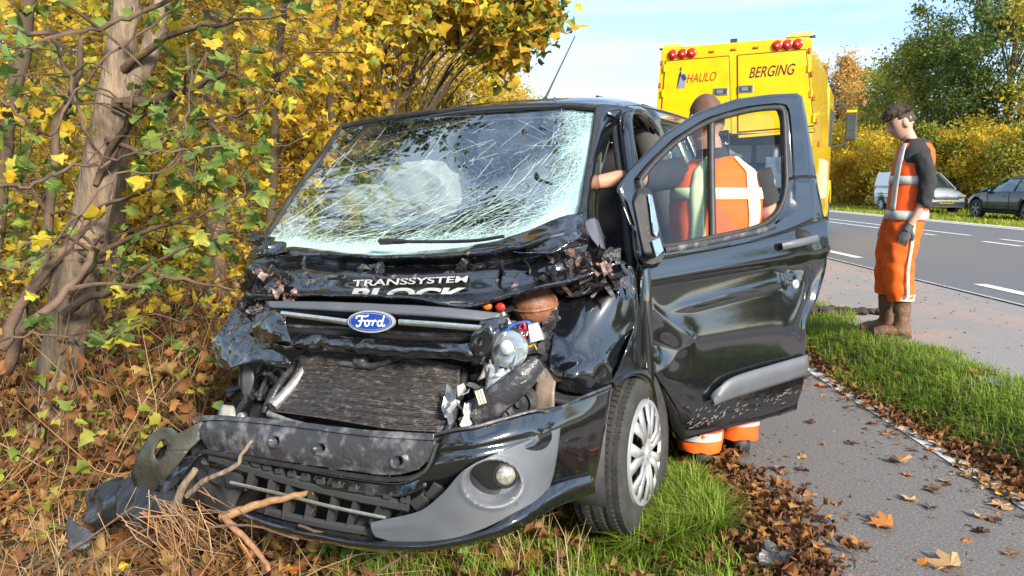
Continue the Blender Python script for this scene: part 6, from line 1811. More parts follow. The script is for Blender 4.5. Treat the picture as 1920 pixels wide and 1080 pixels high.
for s in (1, -1):
    w = MB(); w.ball(HHM @ Vector((.077, s * .03, .006)), (.007, .012, .007), 10, 8); w.build('eye', m_eye, he, 60)
GH = lsec(dense([(.84, TX.x, TX.y, .165, .205), (1.0, TX.x, TX.y, .158, .198), (1.2, TX.x, TX.y, .155, .205), (1.34, TX.x, TX.y, .145, .208), (1.42, TX.x, TX.y, .12, .185), (1.465, TX.x, TX.y, .09, .12), (1.49, TX.x, TX.y, .07, .085)], 30), 48)
for r_ in GH:
    for p in r_:
        q = Vector((p.x - TX.x, p.y - TX.y, 0)); p += q.normalized() * .008 * (ridge(p, 7, 5) - .4)
o = MB().grid(GH).build('safety_vest', m_or2, he, 70, fixn=False); solid(o, .006, 1)
band(GH, 13, 15, 0, 48, .010, 'reflective_band', m_refy, he)
for j0 in (18, 27):
    band(GH, 0, 28, j0, j0 + 3, .0125, 'reflective_strap', m_refy, he)
for j0 in (4, 41):
    band(GH, 0, 28, j0, j0 + 3, .0125, 'reflective_strap', m_refy, he)
chain([HL(.95, 3.665, 1.46), HL(.945, 3.67, 1.53)], [(.078, .085), (.068, .07)], 8, 18, 'collar', m_hood, he)
chain(HSL[:2] + [HL(.60, 3.57, 1.395)], [.074, .068, .06], 14, 16, 'sleeve', m_hood, he, .006, 16)
chain(HSR[:2], [.074, .068], 12, 16, 'sleeve', m_hood, he, .006, 16)
w = MB(); w.tube([(TX.x * .5, TX.y * .5, .78), (TX.x * .8, TX.y * .8, .90), (TX.x, TX.y, 1.0)], [(.14, .19), (.15, .195), (.145, .185)], 28, up=(1, 0, 0)); w.build('trouser_seat', m_or, he, 70)
for s, fx in ((1, .0), (-1, .14)):
    fy = .115 * s - (.02 if s < 0 else 0)
    chain([(0, s * .09, .95), (.02 + fx * .5, s * .10, .6), (fx, fy, .30), (fx - .01, fy, .085)], [(.13, .115), (.115, .11), (.10, .10), (.10, .10)], 34, 24, 'trouser_leg', m_or, he, .022, 11, up=(1, 0, 0), s=s)
    for z0, z1 in ((.14, .18), (.27, .32)):
        w = MB(); w.tube([(fx - .008, fy, z0 - .01 * s), (fx - .004, fy, z1 - .01 * s)], [(.111, .111), (.112, .112)], 24, up=(1, 0, 0)); w.build('reflective_band', m_refl, he, 60)
    w = MB(); w.tube(crom([(fx - .10, fy, .045), (fx, fy, .06), (fx + .1, fy, .05), (fx + .18, fy, .035), (fx + .2, fy, .03)], 16), [(.03, .035)] + [(.048, .046)] * 5 + [(.045, .052)] * 6 + [(.035, .046)] * 3 + [(.012, .02)], 16, up=(0, 0, 1))
    bt = w.build('work_shoe', m_shoe, he, 70)
    w = MB(); w.prism([(fx + x_, fy + y_, .0) for x_, y_ in ((-.115, -.03), (-.06, -.044), (.06, -.048), (.15, -.052), (.205, -.03), (.215, 0), (.205, .03), (.15, .052), (.06, .048), (-.06, .044), (-.115, .03))], (0, 0, .024)); w.build('sole', m_sole, bt, 40)

# ================================================================== RECOVERY TRUCK
TRA = rad(25.8)
TR_LOC = Vector((3.565, 12.36, .222))
truck = empty('tow_truck', TR_LOC, (0, 0, math.pi / 2 - TRA))
tag(truck, 'tall yellow recovery truck seen from behind with amber beacons lit', 'truck')
TRI = (Matrix.Translation(TR_LOC) @ Matrix.Rotation(math.pi / 2 - TRA, 4, 'Z')).inverted()
_to = TRI @ CAM
def TR(u, v, x=0.0):
    d = TRI.to_3x3() @ ray(u, v)
    return _to + d * ((x - _to.x) / d.x)
m_ty = mat('truck_yellow', (0.96, 0.59, 0.004), .32, coat=.7, var=.10, vscale=3)
m_tgap = mat('panel_gap', (0.16, 0.08, 0.01), .7)
m_tdark = mat('truck_dark', (0.05, 0.058, 0.07), .6)
m_tgrey = mat('lift_grey', (0.16, 0.20, 0.26), .5, metal=.3, var=.3, vscale=5)
m_lred = mat('red_lamp', (0.55, 0.012, 0.01), .2, coat=1)
m_mark = mat('marker_lamp', (0.80, 0.12, 0.02), .25, coat=1)
m_beac = mat('beacon_lit', (1.0, 0.45, 0.05), .3, emit=((1.0, 0.50, 0.05), 1.3))
m_steel = mat('handle_steel', (0.55, 0.55, 0.56), .35, metal=.8)
m_print = mat('dark_print', (0.10, 0.022, 0.02), .5)
m_printr = mat('red_print', (0.42, 0.05, 0.02), .5)
HT = 3.37                                            # height of the box above the road
# box: sides lean in slightly
def tq(x, s, z): return Vector((x, s * float(np.interp(z, [.7, 2.0, HT - .05, HT], [1.27, 1.26, 1.175, 1.14])), z))
w = MB()
zs = [.75, 1.4, 2.0, 2.6, 3.1, HT - .05, HT]
for s in (1, -1):
    w.grid([[tq(x, s, z) for x in (0, .6, 1.2, 3.0, 4.6)] for z in zs])
    w.grid([[tq(0, s, z) + Vector((0, 0, 0)), tq(0, s, z) + Vector((0, -s * .16, 0))] for z in zs])
    w.grid([[tq(0, s, z) + Vector((0, -s * .16, 0)), tq(.8, s, z) + Vector((0, -s * .16, 0))] for z in zs[:4]])
zb = 1.93
w.grid([[Vector((0, y, z)) for y in np.linspace(-1.0, 1.0, 7)] for z in (zb, 2.6, 3.1, HT)])
w.grid([[Vector((0, 1.14 * k, HT)) for k in (-1, -.5, 0, .5, 1)], [Vector((4.6, 1.14 * k, HT)) for k in (-1, -.5, 0, .5, 1)]])
w.grid([[Vector((0, y, zb)) for y in (-1.1, 0, 1.1)], [Vector((.8, y, zb)) for y in (-1.1, 0, 1.1)]])
w.build('body', m_ty, truck, 30)
w = MB(); w.grid([[Vector((.8, y, z)) for y in (-1.1, 0, 1.1)] for z in (.6, zb)]); w.build('recess_wall', m_tgrey, truck)
# rear doors with recessed gaps and handles
def panel(name, px, off=-.012, th=.02):
    P = [TR(u, v) for u, v in px]
    w = MB()
    for i in range(4):
        w.tube([P[i] + Vector((off * .3, 0, 0)), P[(i + 1) % 4] + Vector((off * .3, 0, 0))], .011, 4)
    g = w.build('panel_gap', m_tgap, None)
    c = (P[0] + P[1] + P[2] + P[3]) / 4
    w = MB(); w.prism([c + (p - c) * .988 + Vector((-.006, 0, 0)) for p in P], (-.012, 0, 0)); d = w.build(name, m_ty, truck)
    bevel(d, .006, 2); g.parent = d
    return d
dl = panel('rear_door', [(1248, 115), (1367, 105), (1371, 250), (1236, 262)])
dr = panel('rear_door', [(1383, 104), (1511, 93), (1526, 236), (1384, 248)])
panel('flap', [(1384, 254), (1526, 242), (1527, 247), (1384, 259)])
for uu_, dd in ((1247.5, dl), (1513, dr)):
    for vv_ in (128, 175, 222):
        c = TR(uu_ - (vv_ - 110) * .08 if dd is dl else uu_ + (vv_ - 95) * .10, vv_, -.02)
        w = MB(); w.box(c, (.02, .05, .10)); w.tube([c + Vector((-.012, 0, -.06)), c + Vector((-.012, 0, .06))], .010, 8); w.build('hinge', m_ty, dd, 40)
for u, v, dd in ((1351, 172, dl), (1398, 167, dr)):
    c = TR(u, v, -.022)
    w = MB(); w.box(c, (.012, .24, .125)); h = w.build('handle_plate', m_steel, dd); bevel(h, .01, 2)
    w = MB(); w.box(c + Vector((-.008, .0, 0)), (.006, .19, .085)); w.build('handle_cup', m_tdark, dd)
    w = MB(); w.box(c + Vector((-.014, 0.01, 0)), (.012, .10, .06)); w.build('handle_grip', m_steel, dd)
# lamps
for us, vs in (((1262, 1280, 1297), (102.5, 101, 99.5)), ((1458, 1477, 1496), (85.5, 84, 82.5))):
    for u, v in zip(us, vs):
        w = MB(); w.lathe([(.072, 0), (.072, -.03), (.05, -.045), (.02, -.05), (0, -.048)], TR(u, v, 0), (1, 0, 0), 24)
        l_ = w.build('tail_lamp', m_lred, truck, 40)
        w = MB(); w.lathe([(.078, 0), (.078, -.022), (.07, -.026)], TR(u, v, 0), (1, 0, 0), 24); w.build('lamp_rim', mat('lamp_rim_red', (0.20, 0.01, 0.01), .4), l_, 40)
        w = MB(); w.ball(TR(u, v, -.046), (.006, .018, .018), 10, 6); w.build('lamp_bulb', mat('lamp_bulb_white', (0.9, 0.6, 0.5), .3, emit=((1, .2, .1), .6)), l_, 40)
for u, v, vert in ((1334, 97, 0), (1375, 93, 0), (1417, 89.5, 0), (1241, 118, 1), (1237, 160, 1), (1518, 95, 1), (1522, 139, 1), (1526, 184, 1), (1530, 228, 1), (1535, 270, 1)):
    c = TR(u, v, -.006)
    w = MB(); w.box(c, (.014, .085 if not vert else .04, .035 if not vert else .085)); k = w.build('marker_lamp', mat('marker_rim', (.35, .10, .01), .5), truck); bevel(k, .012, 2)
    w = MB(); w.box(c + Vector((-.008, 0, 0)), (.01, .05 if not vert else .02, .016 if not vert else .05)); w.build('marker_lens', m_mark if u > 1300 else m_mark, k)
for u, v in ((1261, 87), (1502, 66)):
    c = TR(u, v, .10)
    w = MB(); w.tube([c + Vector((0, k * .04, 0)) for k in (-4.4, -4, -2, 0, 2, 4, 4.4)], [(.01, .02), (.035, .05), (.045, .06), (.048, .065), (.045, .06), (.035, .05), (.01, .02)], 12, up=(0, 0, 1)); bcn = w.build('beacon', m_beac, truck, 60)
    w = MB(); w.box(c + Vector((0, 0, -.035)), (.13, .42, .02)); w.build('beacon_base', m_tdark, bcn)
c = TR(1376, 78, .05); w = MB(); w.box(c, (.07, .10, .08)); w.box(c - Vector((0, 0, .06)), (.03, .04, .06)); w.build('camera_pod', m_tdark, truck)
# lettering, emblem
def trtext(s, u0, v0, u1, v1, h, m, shear=.25, bold=.0):
    a, b = TR(u0, v0, -.0205), TR(u1, v1, -.0205)
    def f(x, y): return a.lerp(b, x) + Vector((0, -(b.y - a.y) * 0, h * y)) 
    return decal('lettering', s, f, m, truck, shear, bold)
trtext('HAULO', 1287, 156, 1343, 151, .145, m_printr, .3, .012)
trtext('BERGING', 1404, 147, 1491, 139.5, .17, m_print, .3, .012)
m_egrey = mat('emblem_grey', (0.30, 0.30, 0.36), .6); m_eblue = mat('emblem_blue', (0.03, 0.05, 0.25), .5); m_edark = mat('emblem_dark', (0.03, 0.03, 0.05), .5)
def trpoly(name, px, m, x):
    w = MB(); w.prism([TR(u, v, x) for u, v in px], (-.002, 0, 0)); w.build(name, m, truck)
trpoly('emblem', [(1269, 166), (1273, 140), (1276, 136), (1284, 140), (1286, 150), (1284, 165)], m_egrey, -.020)
trpoly('emblem', [(1276, 142), (1284, 138), (1288, 148), (1281, 152)], m_eblue, -.0225)
trpoly('emblem', [(1274, 132), (1276, 126), (1279, 127), (1277, 133)], m_edark, -.020)
trpoly('emblem', [(1273, 140), (1276, 133), (1278, 137), (1275, 146), (1270, 165), (1269, 165)], m_edark, -.0228)
# lifting gear in the recess below, chassis, wheels, cab, mirror
w = MB()
w.box((.2, 0, .9), (1.0, 1.9, .12)); w.box((.0, 0, 1.25), (.5, .34, .7)); w.tube([(.1, 0, 1.6), (-.7, 0, .75)], [(.14, .12)] * 2, 4); w.box((-.75, 0, .62), (.16, 1.7, .14))
for y in (-.7, .7): w.tube([(.3, y, 1.7), (.1, y, 1.0)], .06, 10); w.box((.25, y, 1.3), (.3, .25, .5))
w.build('lifting_gear', m_tgrey, truck, 30)
w = MB()
for k in range(3): w.box((.72, -.55 + .5 * k, 1.62), (.05, .42, .3))
w.build('tool_locker', mat('locker_grey', (0.38, 0.44, 0.5), .5), truck)
w = MB(); w.box((3.0, 0, .75), (6.4, .9, .25)); w.build('chassis', m_tdark, truck)
w = MB(); w.box((5.75, 0, 2.0), (1.9, 2.44, 2.35)); w.box((6.0, 0, 3.25), (1.0, 2.3, .2)); cab = w.build('cab', m_ty, truck, 30); bevel(cab, .08, 3)
w = MB(); w.box((5.9, -1.225, 2.35), (1.0, .02, .8)); w.box((5.9, 1.225, 2.35), (1.0, .02, .8)); w.build('cab_window', m_tdark, cab)
for x in (1.9, 6.3):
    for s in (1, -1):
        y = s * 1.12
        k = empty('wheel', (x, y, .5)); k.parent = truck
        w = MB(); w.lathe([(.29, -.13), (.36, -.145), (.46, -.14), (.5, -.11), (.505, 0), (.5, .11), (.46, .14), (.36, .145), (.29, .13)], (0, 0, 0), (0, 1, 0), 36); w.build('tyre', m_rub, k, 40)
        w = MB(); w.lathe([(.30, .12 * s), (.27, .06 * s), (.16, .03 * s), (.14, .13 * s), (0, .14 * s)], (0, 0, 0), (0, 1, 0), 30); w.build('rim', mat('truck_rim', (0.42, 0.42, 0.42), .5, metal=.4), k, 40)
w = MB()
for s in (1, -1):
    G = [[(6.3 + .62 * math.cos(t), s * y, .55 + .62 * math.sin(t)) for t in np.linspace(.15, 3.3, 16)] for y in (.92, 1.27)]
    w.grid(G)
    w.box((5.35, s * 1.2, .75), (.5, .12, .7)); w.box((3.6, s * 1.2, .95), (2.6, .1, .8))
o = w.build('mudguard', m_ty, truck, 40); solid(o, .03, 0)
w = MB(); w.box((3.4, -1.275, 1.2), (2.2, .03, .75)); w.build('side_locker', mat('pale_locker', (0.62, 0.50, 0.36), .5, var=.2, vscale=3), truck)
mcx = Vector((6.75, -1.62, 2.42))
w = MB(); w.box(mcx, (.12, .24, .62)); o = w.build('wing_mirror', m_tdark, truck); bevel(o, .03, 2)
w = MB(); w.box(mcx + Vector((-.064, 0, .10)), (.006, .19, .36)); w.box(mcx + Vector((-.064, 0, -.2)), (.006, .19, .15)); w.build('mirror_glass', mat('mirror_grey', (0.10, 0.12, 0.13), .1, metal=.5), o)
w = MB(); w.box(mcx + Vector((0, 0, .36)), (.13, .22, .05)); w.build('mirror_cap', m_ty, o)
w = MB(); w.tube([(6.7, -1.2, 2.95), (6.72, -1.4, 2.95), mcx + Vector((0, .05, .33))], .025, 6); w.tube([(6.7, -1.2, 1.95), (6.72, -1.45, 2.0), mcx + Vector((0, .05, -.32))], .025, 6); w.build('mirror_arm', m_tdark, o, 50)

# ================================================================== PARKED CARS BEYOND THE ROAD
g_car = mat('car_window', (0.06, 0.075, 0.08), .06, spec=.9, coat=1)
m_cdark = mat('car_underside', (0.012, 0.012, 0.012), .8)
m_plate = mat('yellow_plate', (0.85, 0.52, 0.01), .5)
def car(name, label, loc, yaw, paint, st, cab, wheels, tyre_r, bump=None, rimstyle=5, rimcol=(0.45, 0.45, 0.46), group='cars parked beyond the road'):
    """st: stations (x, sill z, belt z, deck z at the centre, half width); cab: (x, roof z, roof half width, belt z, belt half width)"""
    t = empty(name, loc, (0, 0, yaw)); tag(t, label, 'car' if 'van' not in name else 'van', group)
    X = [s_[0] for s_ in st]
    xs_ = np.linspace(X[0], X[-1], 46)
    G = []
    for x in xs_:
        z0, zb_, zd, hw = (float(np.interp(x, X, [s_[k] for s_ in st])) for k in (1, 2, 3, 4))
        arch = 0
        for wx in wheels:
            arch = max(arch, math.sqrt(max(0, (tyre_r + .06) ** 2 - (x - wx) ** 2)) + tyre_r - z0)
        zl = z0 + max(0, arch)
        sec = [(hw * .94, zl), (hw * .985, min(zb_ - .05, max(zl + .03, z0 + .12))), (hw, max(zl + .05, (z0 + zb_) / 2)), (hw * .99, zb_ - .08), (hw * .955, zb_), (hw * .80, zb_ + (zd - zb_) * .6), (hw * .4, zd), (0, zd)]
        sec = sec + [(-a, b) for a, b in reversed(sec[:-1])]
        G.append([(x, a, b) for a, b in sec])
    w = MB(); w.grid(G)
    for row in (G[0], G[-1]):
        w.add([Vector(p) for p in row], [tuple(range(len(row)))])
    b = w.build('body', paint, t, 38)
    w = MB(); w.box(((X[0] + X[-1]) / 2, 0, min(s_[1] for s_ in st) + .12), (X[0] * 0 + abs(X[-1] - X[0]) * .86, st[len(st) // 2][4] * 1.7, .2)); w.build('underside', m_cdark, t)
    cx = [c[0] for c in cab]
    G = []
    for x, zr, rw, zb_, bw in cab:
        G.append([(x, bw, zb_), (x, bw * .5 + rw * .5, zb_ * .5 + zr * .5), (x, rw, zr - .06), (x, rw * .8, zr), (x, 0, zr + .015), (x, -rw * .8, zr), (x, -rw, zr - .06), (x, -(bw * .5 + rw * .5), zb_ * .5 + zr * .5), (x, -bw, zb_)])
    w = MB(); w.grid(G); w.build('windows', g_car, t, 30)
    # roof and pillars stand a little proud of the glass
    k = [i for i, c in enumerate(cab) if c[1] > max(q[1] for q in cab) - .10]
    R = [[(cab[i][0], y, cab[i][1] + .014 - .02 * (abs(y) / cab[i][2]) ** 2 - (.055 if abs(y) > cab[i][2] * .99 else 0)) for y in np.array([-1.02, -.8, -.4, 0, .4, .8, 1.02]) * cab[i][2]] for i in k]
    w = MB(); w.grid(R); o = w.build('roof', paint, t, 40); solid(o, .02, 0)
    for s in (1, -1):
        for i in (0, -1):
            j = k[0] if i == 0 else k[-1]
            a, e = cab[i], cab[j]
            w = MB(); w.tube([(a[0], s * a[4], a[3]), (e[0], s * (e[2] + .005), e[1] - .05)], [(.035, .03)] * 2, 6); w.build('pillar', paint, t, 50)
        xm = (cab[k[0]][0] + cab[k[-1]][0]) / 2
        for xq in (xm,):
            w = MB(); w.tube([(xq, s * (cab[k[0]][4] + .005), cab[k[0]][3]), (xq, s * (cab[k[0]][2] + .01), cab[k[0]][1] - .05)], [(.05, .015)] * 2, 6); w.build('pillar', paint, t, 50)
    for wx in wheels:
        for s in (1, -1):
            hw = float(np.interp(wx, X, [s_[4] for s_ in st])) - .11
            q = empty('wheel', (wx, s * hw, tyre_r)); q.parent = t
            w = MB(); w.lathe([(tyre_r * .66, -.1), (tyre_r * .9, -.105), (tyre_r, -.08), (tyre_r, .08), (tyre_r * .9, .105), (tyre_r * .66, .1)], (0, 0, 0), (0, 1, 0), 32); w.build('tyre', m_rub, q, 40)
            w = MB(); w.lathe([(tyre_r * .68, .09 * s), (tyre_r * .64, .04 * s), (0, .03 * s)], (0, 0, 0), (0, 1, 0), 28); w.build('rim_well', m_cdark, q, 40)
            w = MB(); w.lathe([(tyre_r * .68, .085 * s), (tyre_r * .67, .10 * s), (tyre_r * .61, .09 * s)], (0, 0, 0), (0, 1, 0), 32); w.lathe([(tyre_r * .16, .07 * s), (tyre_r * .12, .1 * s), (0, .1 * s)], (0, 0, 0), (0, 1, 0), 14)
            for n_ in range(rimstyle):
                for e in (-.16, .16):
                    th = 2 * math.pi * n_ / rimstyle + e + .3
                    w.tube([(math.cos(th - e) * tyre_r * .1, .085 * s, math.sin(th - e) * tyre_r * .1), (math.cos(th) * tyre_r * .62, .09 * s, math.sin(th) * tyre_r * .62)], [(.03, .012)] * 2, 6)
            w.build('rim', mat('rim_' + name, rimcol, .35, metal=.5), q, 40)
    return t
# white van facing the camera
m_cw = mat('white_car_paint', (0.78, 0.77, 0.74), .25, coat=.8)
WV = car('white_van', 'small white van parked on the far verge, partly behind the young man', (17.5, 30.0, float(gz(17.5, 30)) - .02), rad(-90), m_cw,
    [(-4.35, .42, 1.0, 1.02, .82), (-4.2, .30, 1.05, 1.08, .88), (-2.6, .25, 1.05, 1.07, .90), (-1.3, .25, 1.04, 1.10, .90), (-.9, .25, 1.0, 1.09, .90), (-.35, .24, .86, .98, .87), (-.08, .25, .72, .82, .80), (0, .30, .55, .60, .74)],
    [(-4.25, 1.06, .80, 1.04, .85), (-4.1, 1.72, .70, 1.05, .86), (-3.2, 1.80, .70, 1.06, .87), (-2.2, 1.80, .69, 1.06, .87), (-1.75, 1.72, .66, 1.06, .86), (-.85, 1.08, .72, 1.02, .84)], (-3.55, -.85), .31, rimstyle=6, rimcol=(.5, .5, .5))
w = MB()
for s in (1,-1): w.grid([[(x, s * (.905), z) for x in (-4.1, -3.0, -2.2)] for z in (1.1, 1.4)])
w = MB(); w.box((-.055, 0, .42), (.16, 1.52, .20)); o = w.build('front_bumper', mat('dark_bumper', (0.06, 0.062, 0.066), .5), WV); bevel(o, .03, 2)
w = MB(); w.box((-.012, 0, .66), (.06, 1.0, .10)); g_ = w.build('grille', m_cdark, WV)
w = MB()
for z in (.635, .665, .695): w.box((.022, 0, z), (.01, .96, .012))
w.build('grille_slat', m_steel, g_)
w = MB(); w.lathe([(.055, 0), (.07, .012), (.06, .02), (.055, .012)], (.03, 0, .68), (1, 0, 0), 20); w.build('badge', m_steel, WV, 40)
for s in (1, -1):
    w = MB(); w.ball((-.09, s * .66, .74), (.12, .17, .085), 16, 10); w.build('headlight', mat('headlamp_glass', (0.75, 0.72, 0.66), .08, coat=1, metal=.3), WV, 60)
    w = MB(); w.ball((-.03, s * .60, .70), (.06, .05, .05), 12, 8); w.build('indicator', m_orange, WV, 60)
    w = MB(); w.box((-1.0, s * 1.0, 1.13), (.12, .18, .20)); o = w.build('door_mirror', m_cdark, WV); bevel(o, .03, 2)
    w = MB(); w.box((-2.6, s * .907, .62), (2.6, .01, .03)); w.box((-2.25, s * .909, .75), (.012, .006, .8)); w.box((-3.3, s * .909, .8), (1.5, .006, .02)); w.build('door_seam', m_tdark, WV)
    w = MB(); w.box((-3.3, s * .80, 1.43), (1.75, .10, .60), Euler((s * .22, 0, 0))); w.build('side_sheet', m_cw, WV)
w = MB(); w.box((.035, 0, .50), (.012, .52, .115)); pl = w.build('number_plate', m_plate, WV)
w = MB()
for k, x in enumerate((-.19, -.13, -.07, .0, .06, .13, .19)): w.box((.043, x, .50), (.004, .035, .06))
w.build('plate_mark', m_cdark, pl)
# black hatchback facing away to the left
BCAR = car('black_car', 'glossy black car with dark five spoke rims parked at the right edge', (17.2, 27.0, float(gz(17.2, 25)) + .03), rad(90), mat('black_car_paint', (0.008, 0.009, 0.011), .25, coat=.6, spec=.3),
    [(-4.3, .40, .85, .88, .72), (-4.1, .24, .95, 1.0, .84), (-3.4, .20, .95, 1.0, .90), (-2.0, .18, .93, .97, .90), (-1.35, .18, .92, 1.0, .90), (-.6, .18, .84, .92, .88), (-.2, .20, .70, .80, .80), (-.03, .24, .58, .66, .70), (0, .34, .50, .52, .62)],
    [(-4.0, .97, .62, .96, .80), (-3.5, 1.36, .60, .96, .84), (-2.9, 1.42, .60, .95, .85), (-2.2, 1.43, .60, .94, .85), (-1.9, 1.39, .59, .93, .85), (-1.1, .98, .66, .92, .82)], (-3.45, -.80), .325, rimstyle=5, rimcol=(.20, .19, .18))
for s in (1, -1):
    w = MB(); w.box((-1.35, s * .97, .98), (.14, .20, .13)); o = w.build('door_mirror', m_black, BCAR); bevel(o, .03, 2)
    w = MB(); w.box((-1.45, s * .902, .58), (.012, .006, .7)); w.box((-2.55, s * .902, .58), (.012, .006, .7)); w.box((-2.0, s * .902, .30), (2.0, .02, .03)); w.build('door_seam', m_cdark, BCAR)
    w = MB(); w.ball((-.16, s * .60, .64), (.14, .15, .06), 14, 8); w.build('headlight', mat('dark_headlamp', (0.2, 0.21, 0.22), .1, coat=1), BCAR, 60)
    w = MB(); w.box((-2.3, s * .905, .80), (.16, .02, .025)); w.build('door_handle', m_black, BCAR)

# ================================================================== SMALL THINGS ON THE GROUND
def gpoint(u, v):
    z = 0.0
    for _ in range(6):
        p = atz(u, v, z)
        z = float(on_ground(np.array([p.x]), np.array([p.y]))[0, 2])
    return atz(u, v, z)
L_BROWN = mat('fallen_leaf_brown', (0.30, 0.15, 0.07), .65, spec=.3, trans=.12, var=.3, vscale=30)
L_TAN = mat('fallen_leaf_tan', (0.50, 0.30, 0.15), .65, spec=.3, trans=.12, var=.25, vscale=30)
L_DK = mat('fallen_leaf_dark', (0.09, 0.045, 0.03), .7, spec=.3, var=.4, vscale=30)
L_GOLD = mat('fallen_leaf_yellow', (0.68, 0.50, 0.05), .55, spec=.3, trans=.2, var=.2, vscale=30)
L_RUST = mat('fallen_leaf_rust', (0.42, 0.16, 0.035), .6, spec=.3, trans=.15, var=.3, vscale=30)
FLM = {}
def fall_mesh(mm, s):
    k = (mm.name, s)
    if k not in FLM:
        r = np.random.default_rng(900 + s)
        me = leaf_mesh(700 + s, curl=.16 + .08 * (s % 3), name='fallen_leaf')
        for v in me.vertices: v.co.z += .16 * abs(v.co.x) * r.uniform(.3, 1.6) + .08 * r.random() + .05; v.co.x *= .8
        me.materials.append(mm); FLM[k] = me
    return FLM[k]
def fallen(u, v, size, mm, label, group, seed):
    p = gpoint(u, v)
    o = bpy.data.objects.new('fallen_leaf', fall_mesh(mm, seed % 5)); COL.objects.link(o)
    o.location = p + Vector((0, 0, .004)); o.scale = (size,) * 3
    o.rotation_euler = (random.uniform(-.25, .25), random.uniform(-.25, .25), random.uniform(0, 6.28))
    tag(o, label, 'leaf', group); return o
SINGLE = [(1395, 900, .13, L_TAN, 'tan leaf lying at the path edge right of the helper'), (1308, 968, .09, L_GOLD, 'bright yellow leaf in the grass right of the front wheel'),
          (1695, 873, .12, L_TAN, 'pale tan leaf in the middle of the path, farthest of the large ones'), (1703, 936, .10, L_TAN, 'pinkish tan leaf just below two crossed leaves on the path'),
          (1735, 915, .12, L_BROWN, 'brown curled leaf resting against a pale one on the path'), (1872, 954, .12, L_TAN, 'broad tan leaf on the path near the right edge'),
          (1834, 975, .075, L_TAN, 'small tan leaf left of the broad leaf near the right edge'), (1672, 992, .11, L_RUST, 'upright orange brown leaf low in the middle of the path'),
          (1868, 929, .05, L_GOLD, 'tiny yellow leaf near the white edge line'), (1530, 928, .12, L_BROWN, 'long brown leaf at the left side of the path'), (1585, 832, .09, L_DK, 'dark shrivelled leaf on the far part of the path'),
          (1852, 1006, .09, L_DK, 'dark brown leaf low on the right of the path'), (1800, 1072, .14, L_TAN, 'yellow tan leaf cut by the bottom edge'), (1820, 890, .11, L_TAN, 'tan leaf partly over the white edge line'),
          (1600, 662, .10, L_TAN, 'tan curled leaf standing in the verge grass'), (1692, 660, .12, L_TAN, 'large tan leaf on top of the verge grass'), (1774, 684, .09, L_GOLD, 'yellow leaf upright in the verge grass'),
          (1835, 706, .12, L_RUST, 'orange leaf at the upper edge of the verge'), (1818, 770, .11, L_RUST, 'rust coloured leaf deep in the verge grass'), (1855, 762, .10, L_TAN, 'tan leaf stuck in the verge near the right edge'), (1622, 722, .08, L_TAN, 'small tan leaf at the litter edge of the verge'),
          (880, 1056, .13, L_TAN, 'tan leaf in the grass below the bumper lip'), (968, 1050, .13, L_TAN, 'pale orange leaf in the grass below the fog lamp'), (1060, 1040, .14, L_RUST, 'curled rust leaf standing between bumper and front wheel'), (1110, 1062, .12, L_TAN, 'cream tan leaf at the bottom edge left of the wheel'),
          (790, 1050, .13, L_RUST, 'dark orange leaf pile leaf below the grille'), (1236, 1008, .10, L_TAN, 'tan leaf in the grass right under the front wheel'), (1240, 1030, .08, L_TAN, 'slim tan leaf below the front wheel'), (1360, 985, .11, L_BROWN, 'brown leaf on the dark litter right of the grass'), (1440, 960, .09, L_RUST, 'orange leaf at the border between litter and path'),
          (1330, 945, .12, L_RUST, 'rust leaf leaning on the litter behind the grass tuft')]
for k, (u, v, s, mm, lab) in enumerate(SINGLE):
    fallen(u, v, s * .85, mm, lab, 'fallen leaves lying singly', k)
rl = random.Random(9)
for k in range(150):
    if k < 60: u, v = rl.gauss(1420, 70), rl.uniform(880, 1078); u += (v - 880) * .35
    elif k < 85: u, v = rl.uniform(1480, 1915), rl.uniform(790, 1078)
    else: u, v = rl.uniform(1500, 1915), 0; v = 715 + (u - 1520) * .55 + rl.gauss(0, 14)
    if not (0 < u < 1920 and v < 1079): continue
    fallen(u, v, rl.uniform(.03, .07), rl.choice([L_BROWN, L_DK, L_DK, L_RUST, L_TAN]), 'small withered brown leaf among many along the path', 'small withered leaves on the path', k)
for k in range(80):
    u, v = rl.uniform(10, 1000), rl.uniform(880, 1075)
    if v < 1030 and u > 250: v = rl.uniform(1030, 1076)
    fallen(u, v, rl.uniform(.07, .12), rl.choice([L_RUST, L_RUST, L_BROWN, L_TAN, L_GOLD]), 'orange brown maple leaf among many on the woodland floor', 'leaves on the woodland floor', k)

# broken branch lying against the bumper
m_wood = mat('fresh_wood', (0.40, 0.24, 0.11), .75, col2=(0.26, 0.14, 0.07), vscale=12, bump=.5, bscale=40, stretch=(1, 1, 1))
def W(u, v, y): return aty(u, v, y)
def stick(name, label, pts, r, m, n=9, group=None, cat='branch'):
    C = crom([W(*p) for p in pts], 4 * len(pts))
    for c in C[1:-1]: c += Vector((random.gauss(0, .0015), random.gauss(0, .0015), random.gauss(0, .0015)))
    w = MB(); k = len(C); w.tube(C, [r[0] + (r[1] - r[0]) * i / (k - 1) for i in range(k)], n, jag=.07)
    b = C[0].copy()
    o = w.build(name, m, None, 50); sub(o, b); o.location = b
    tag(o, label, cat, group); return o
stick('broken_branch', 'pale broken branch with yellowish wood propped on the lower grille', [(414, 972, 2.42), (470, 950, 2.43), (530, 935, 2.44), (588, 922, 2.46)], (.017, .010), m_wood)
stick('broken_branch', 'dark twig running from the pale branch down to the bottom edge', [(420, 970, 2.40), (450, 1000, 2.36), (490, 1045, 2.33), (505, 1070, 2.32)], (.012, .008), mat('twig_red', (0.30, 0.15, 0.08), .8, var=.3, vscale=20))
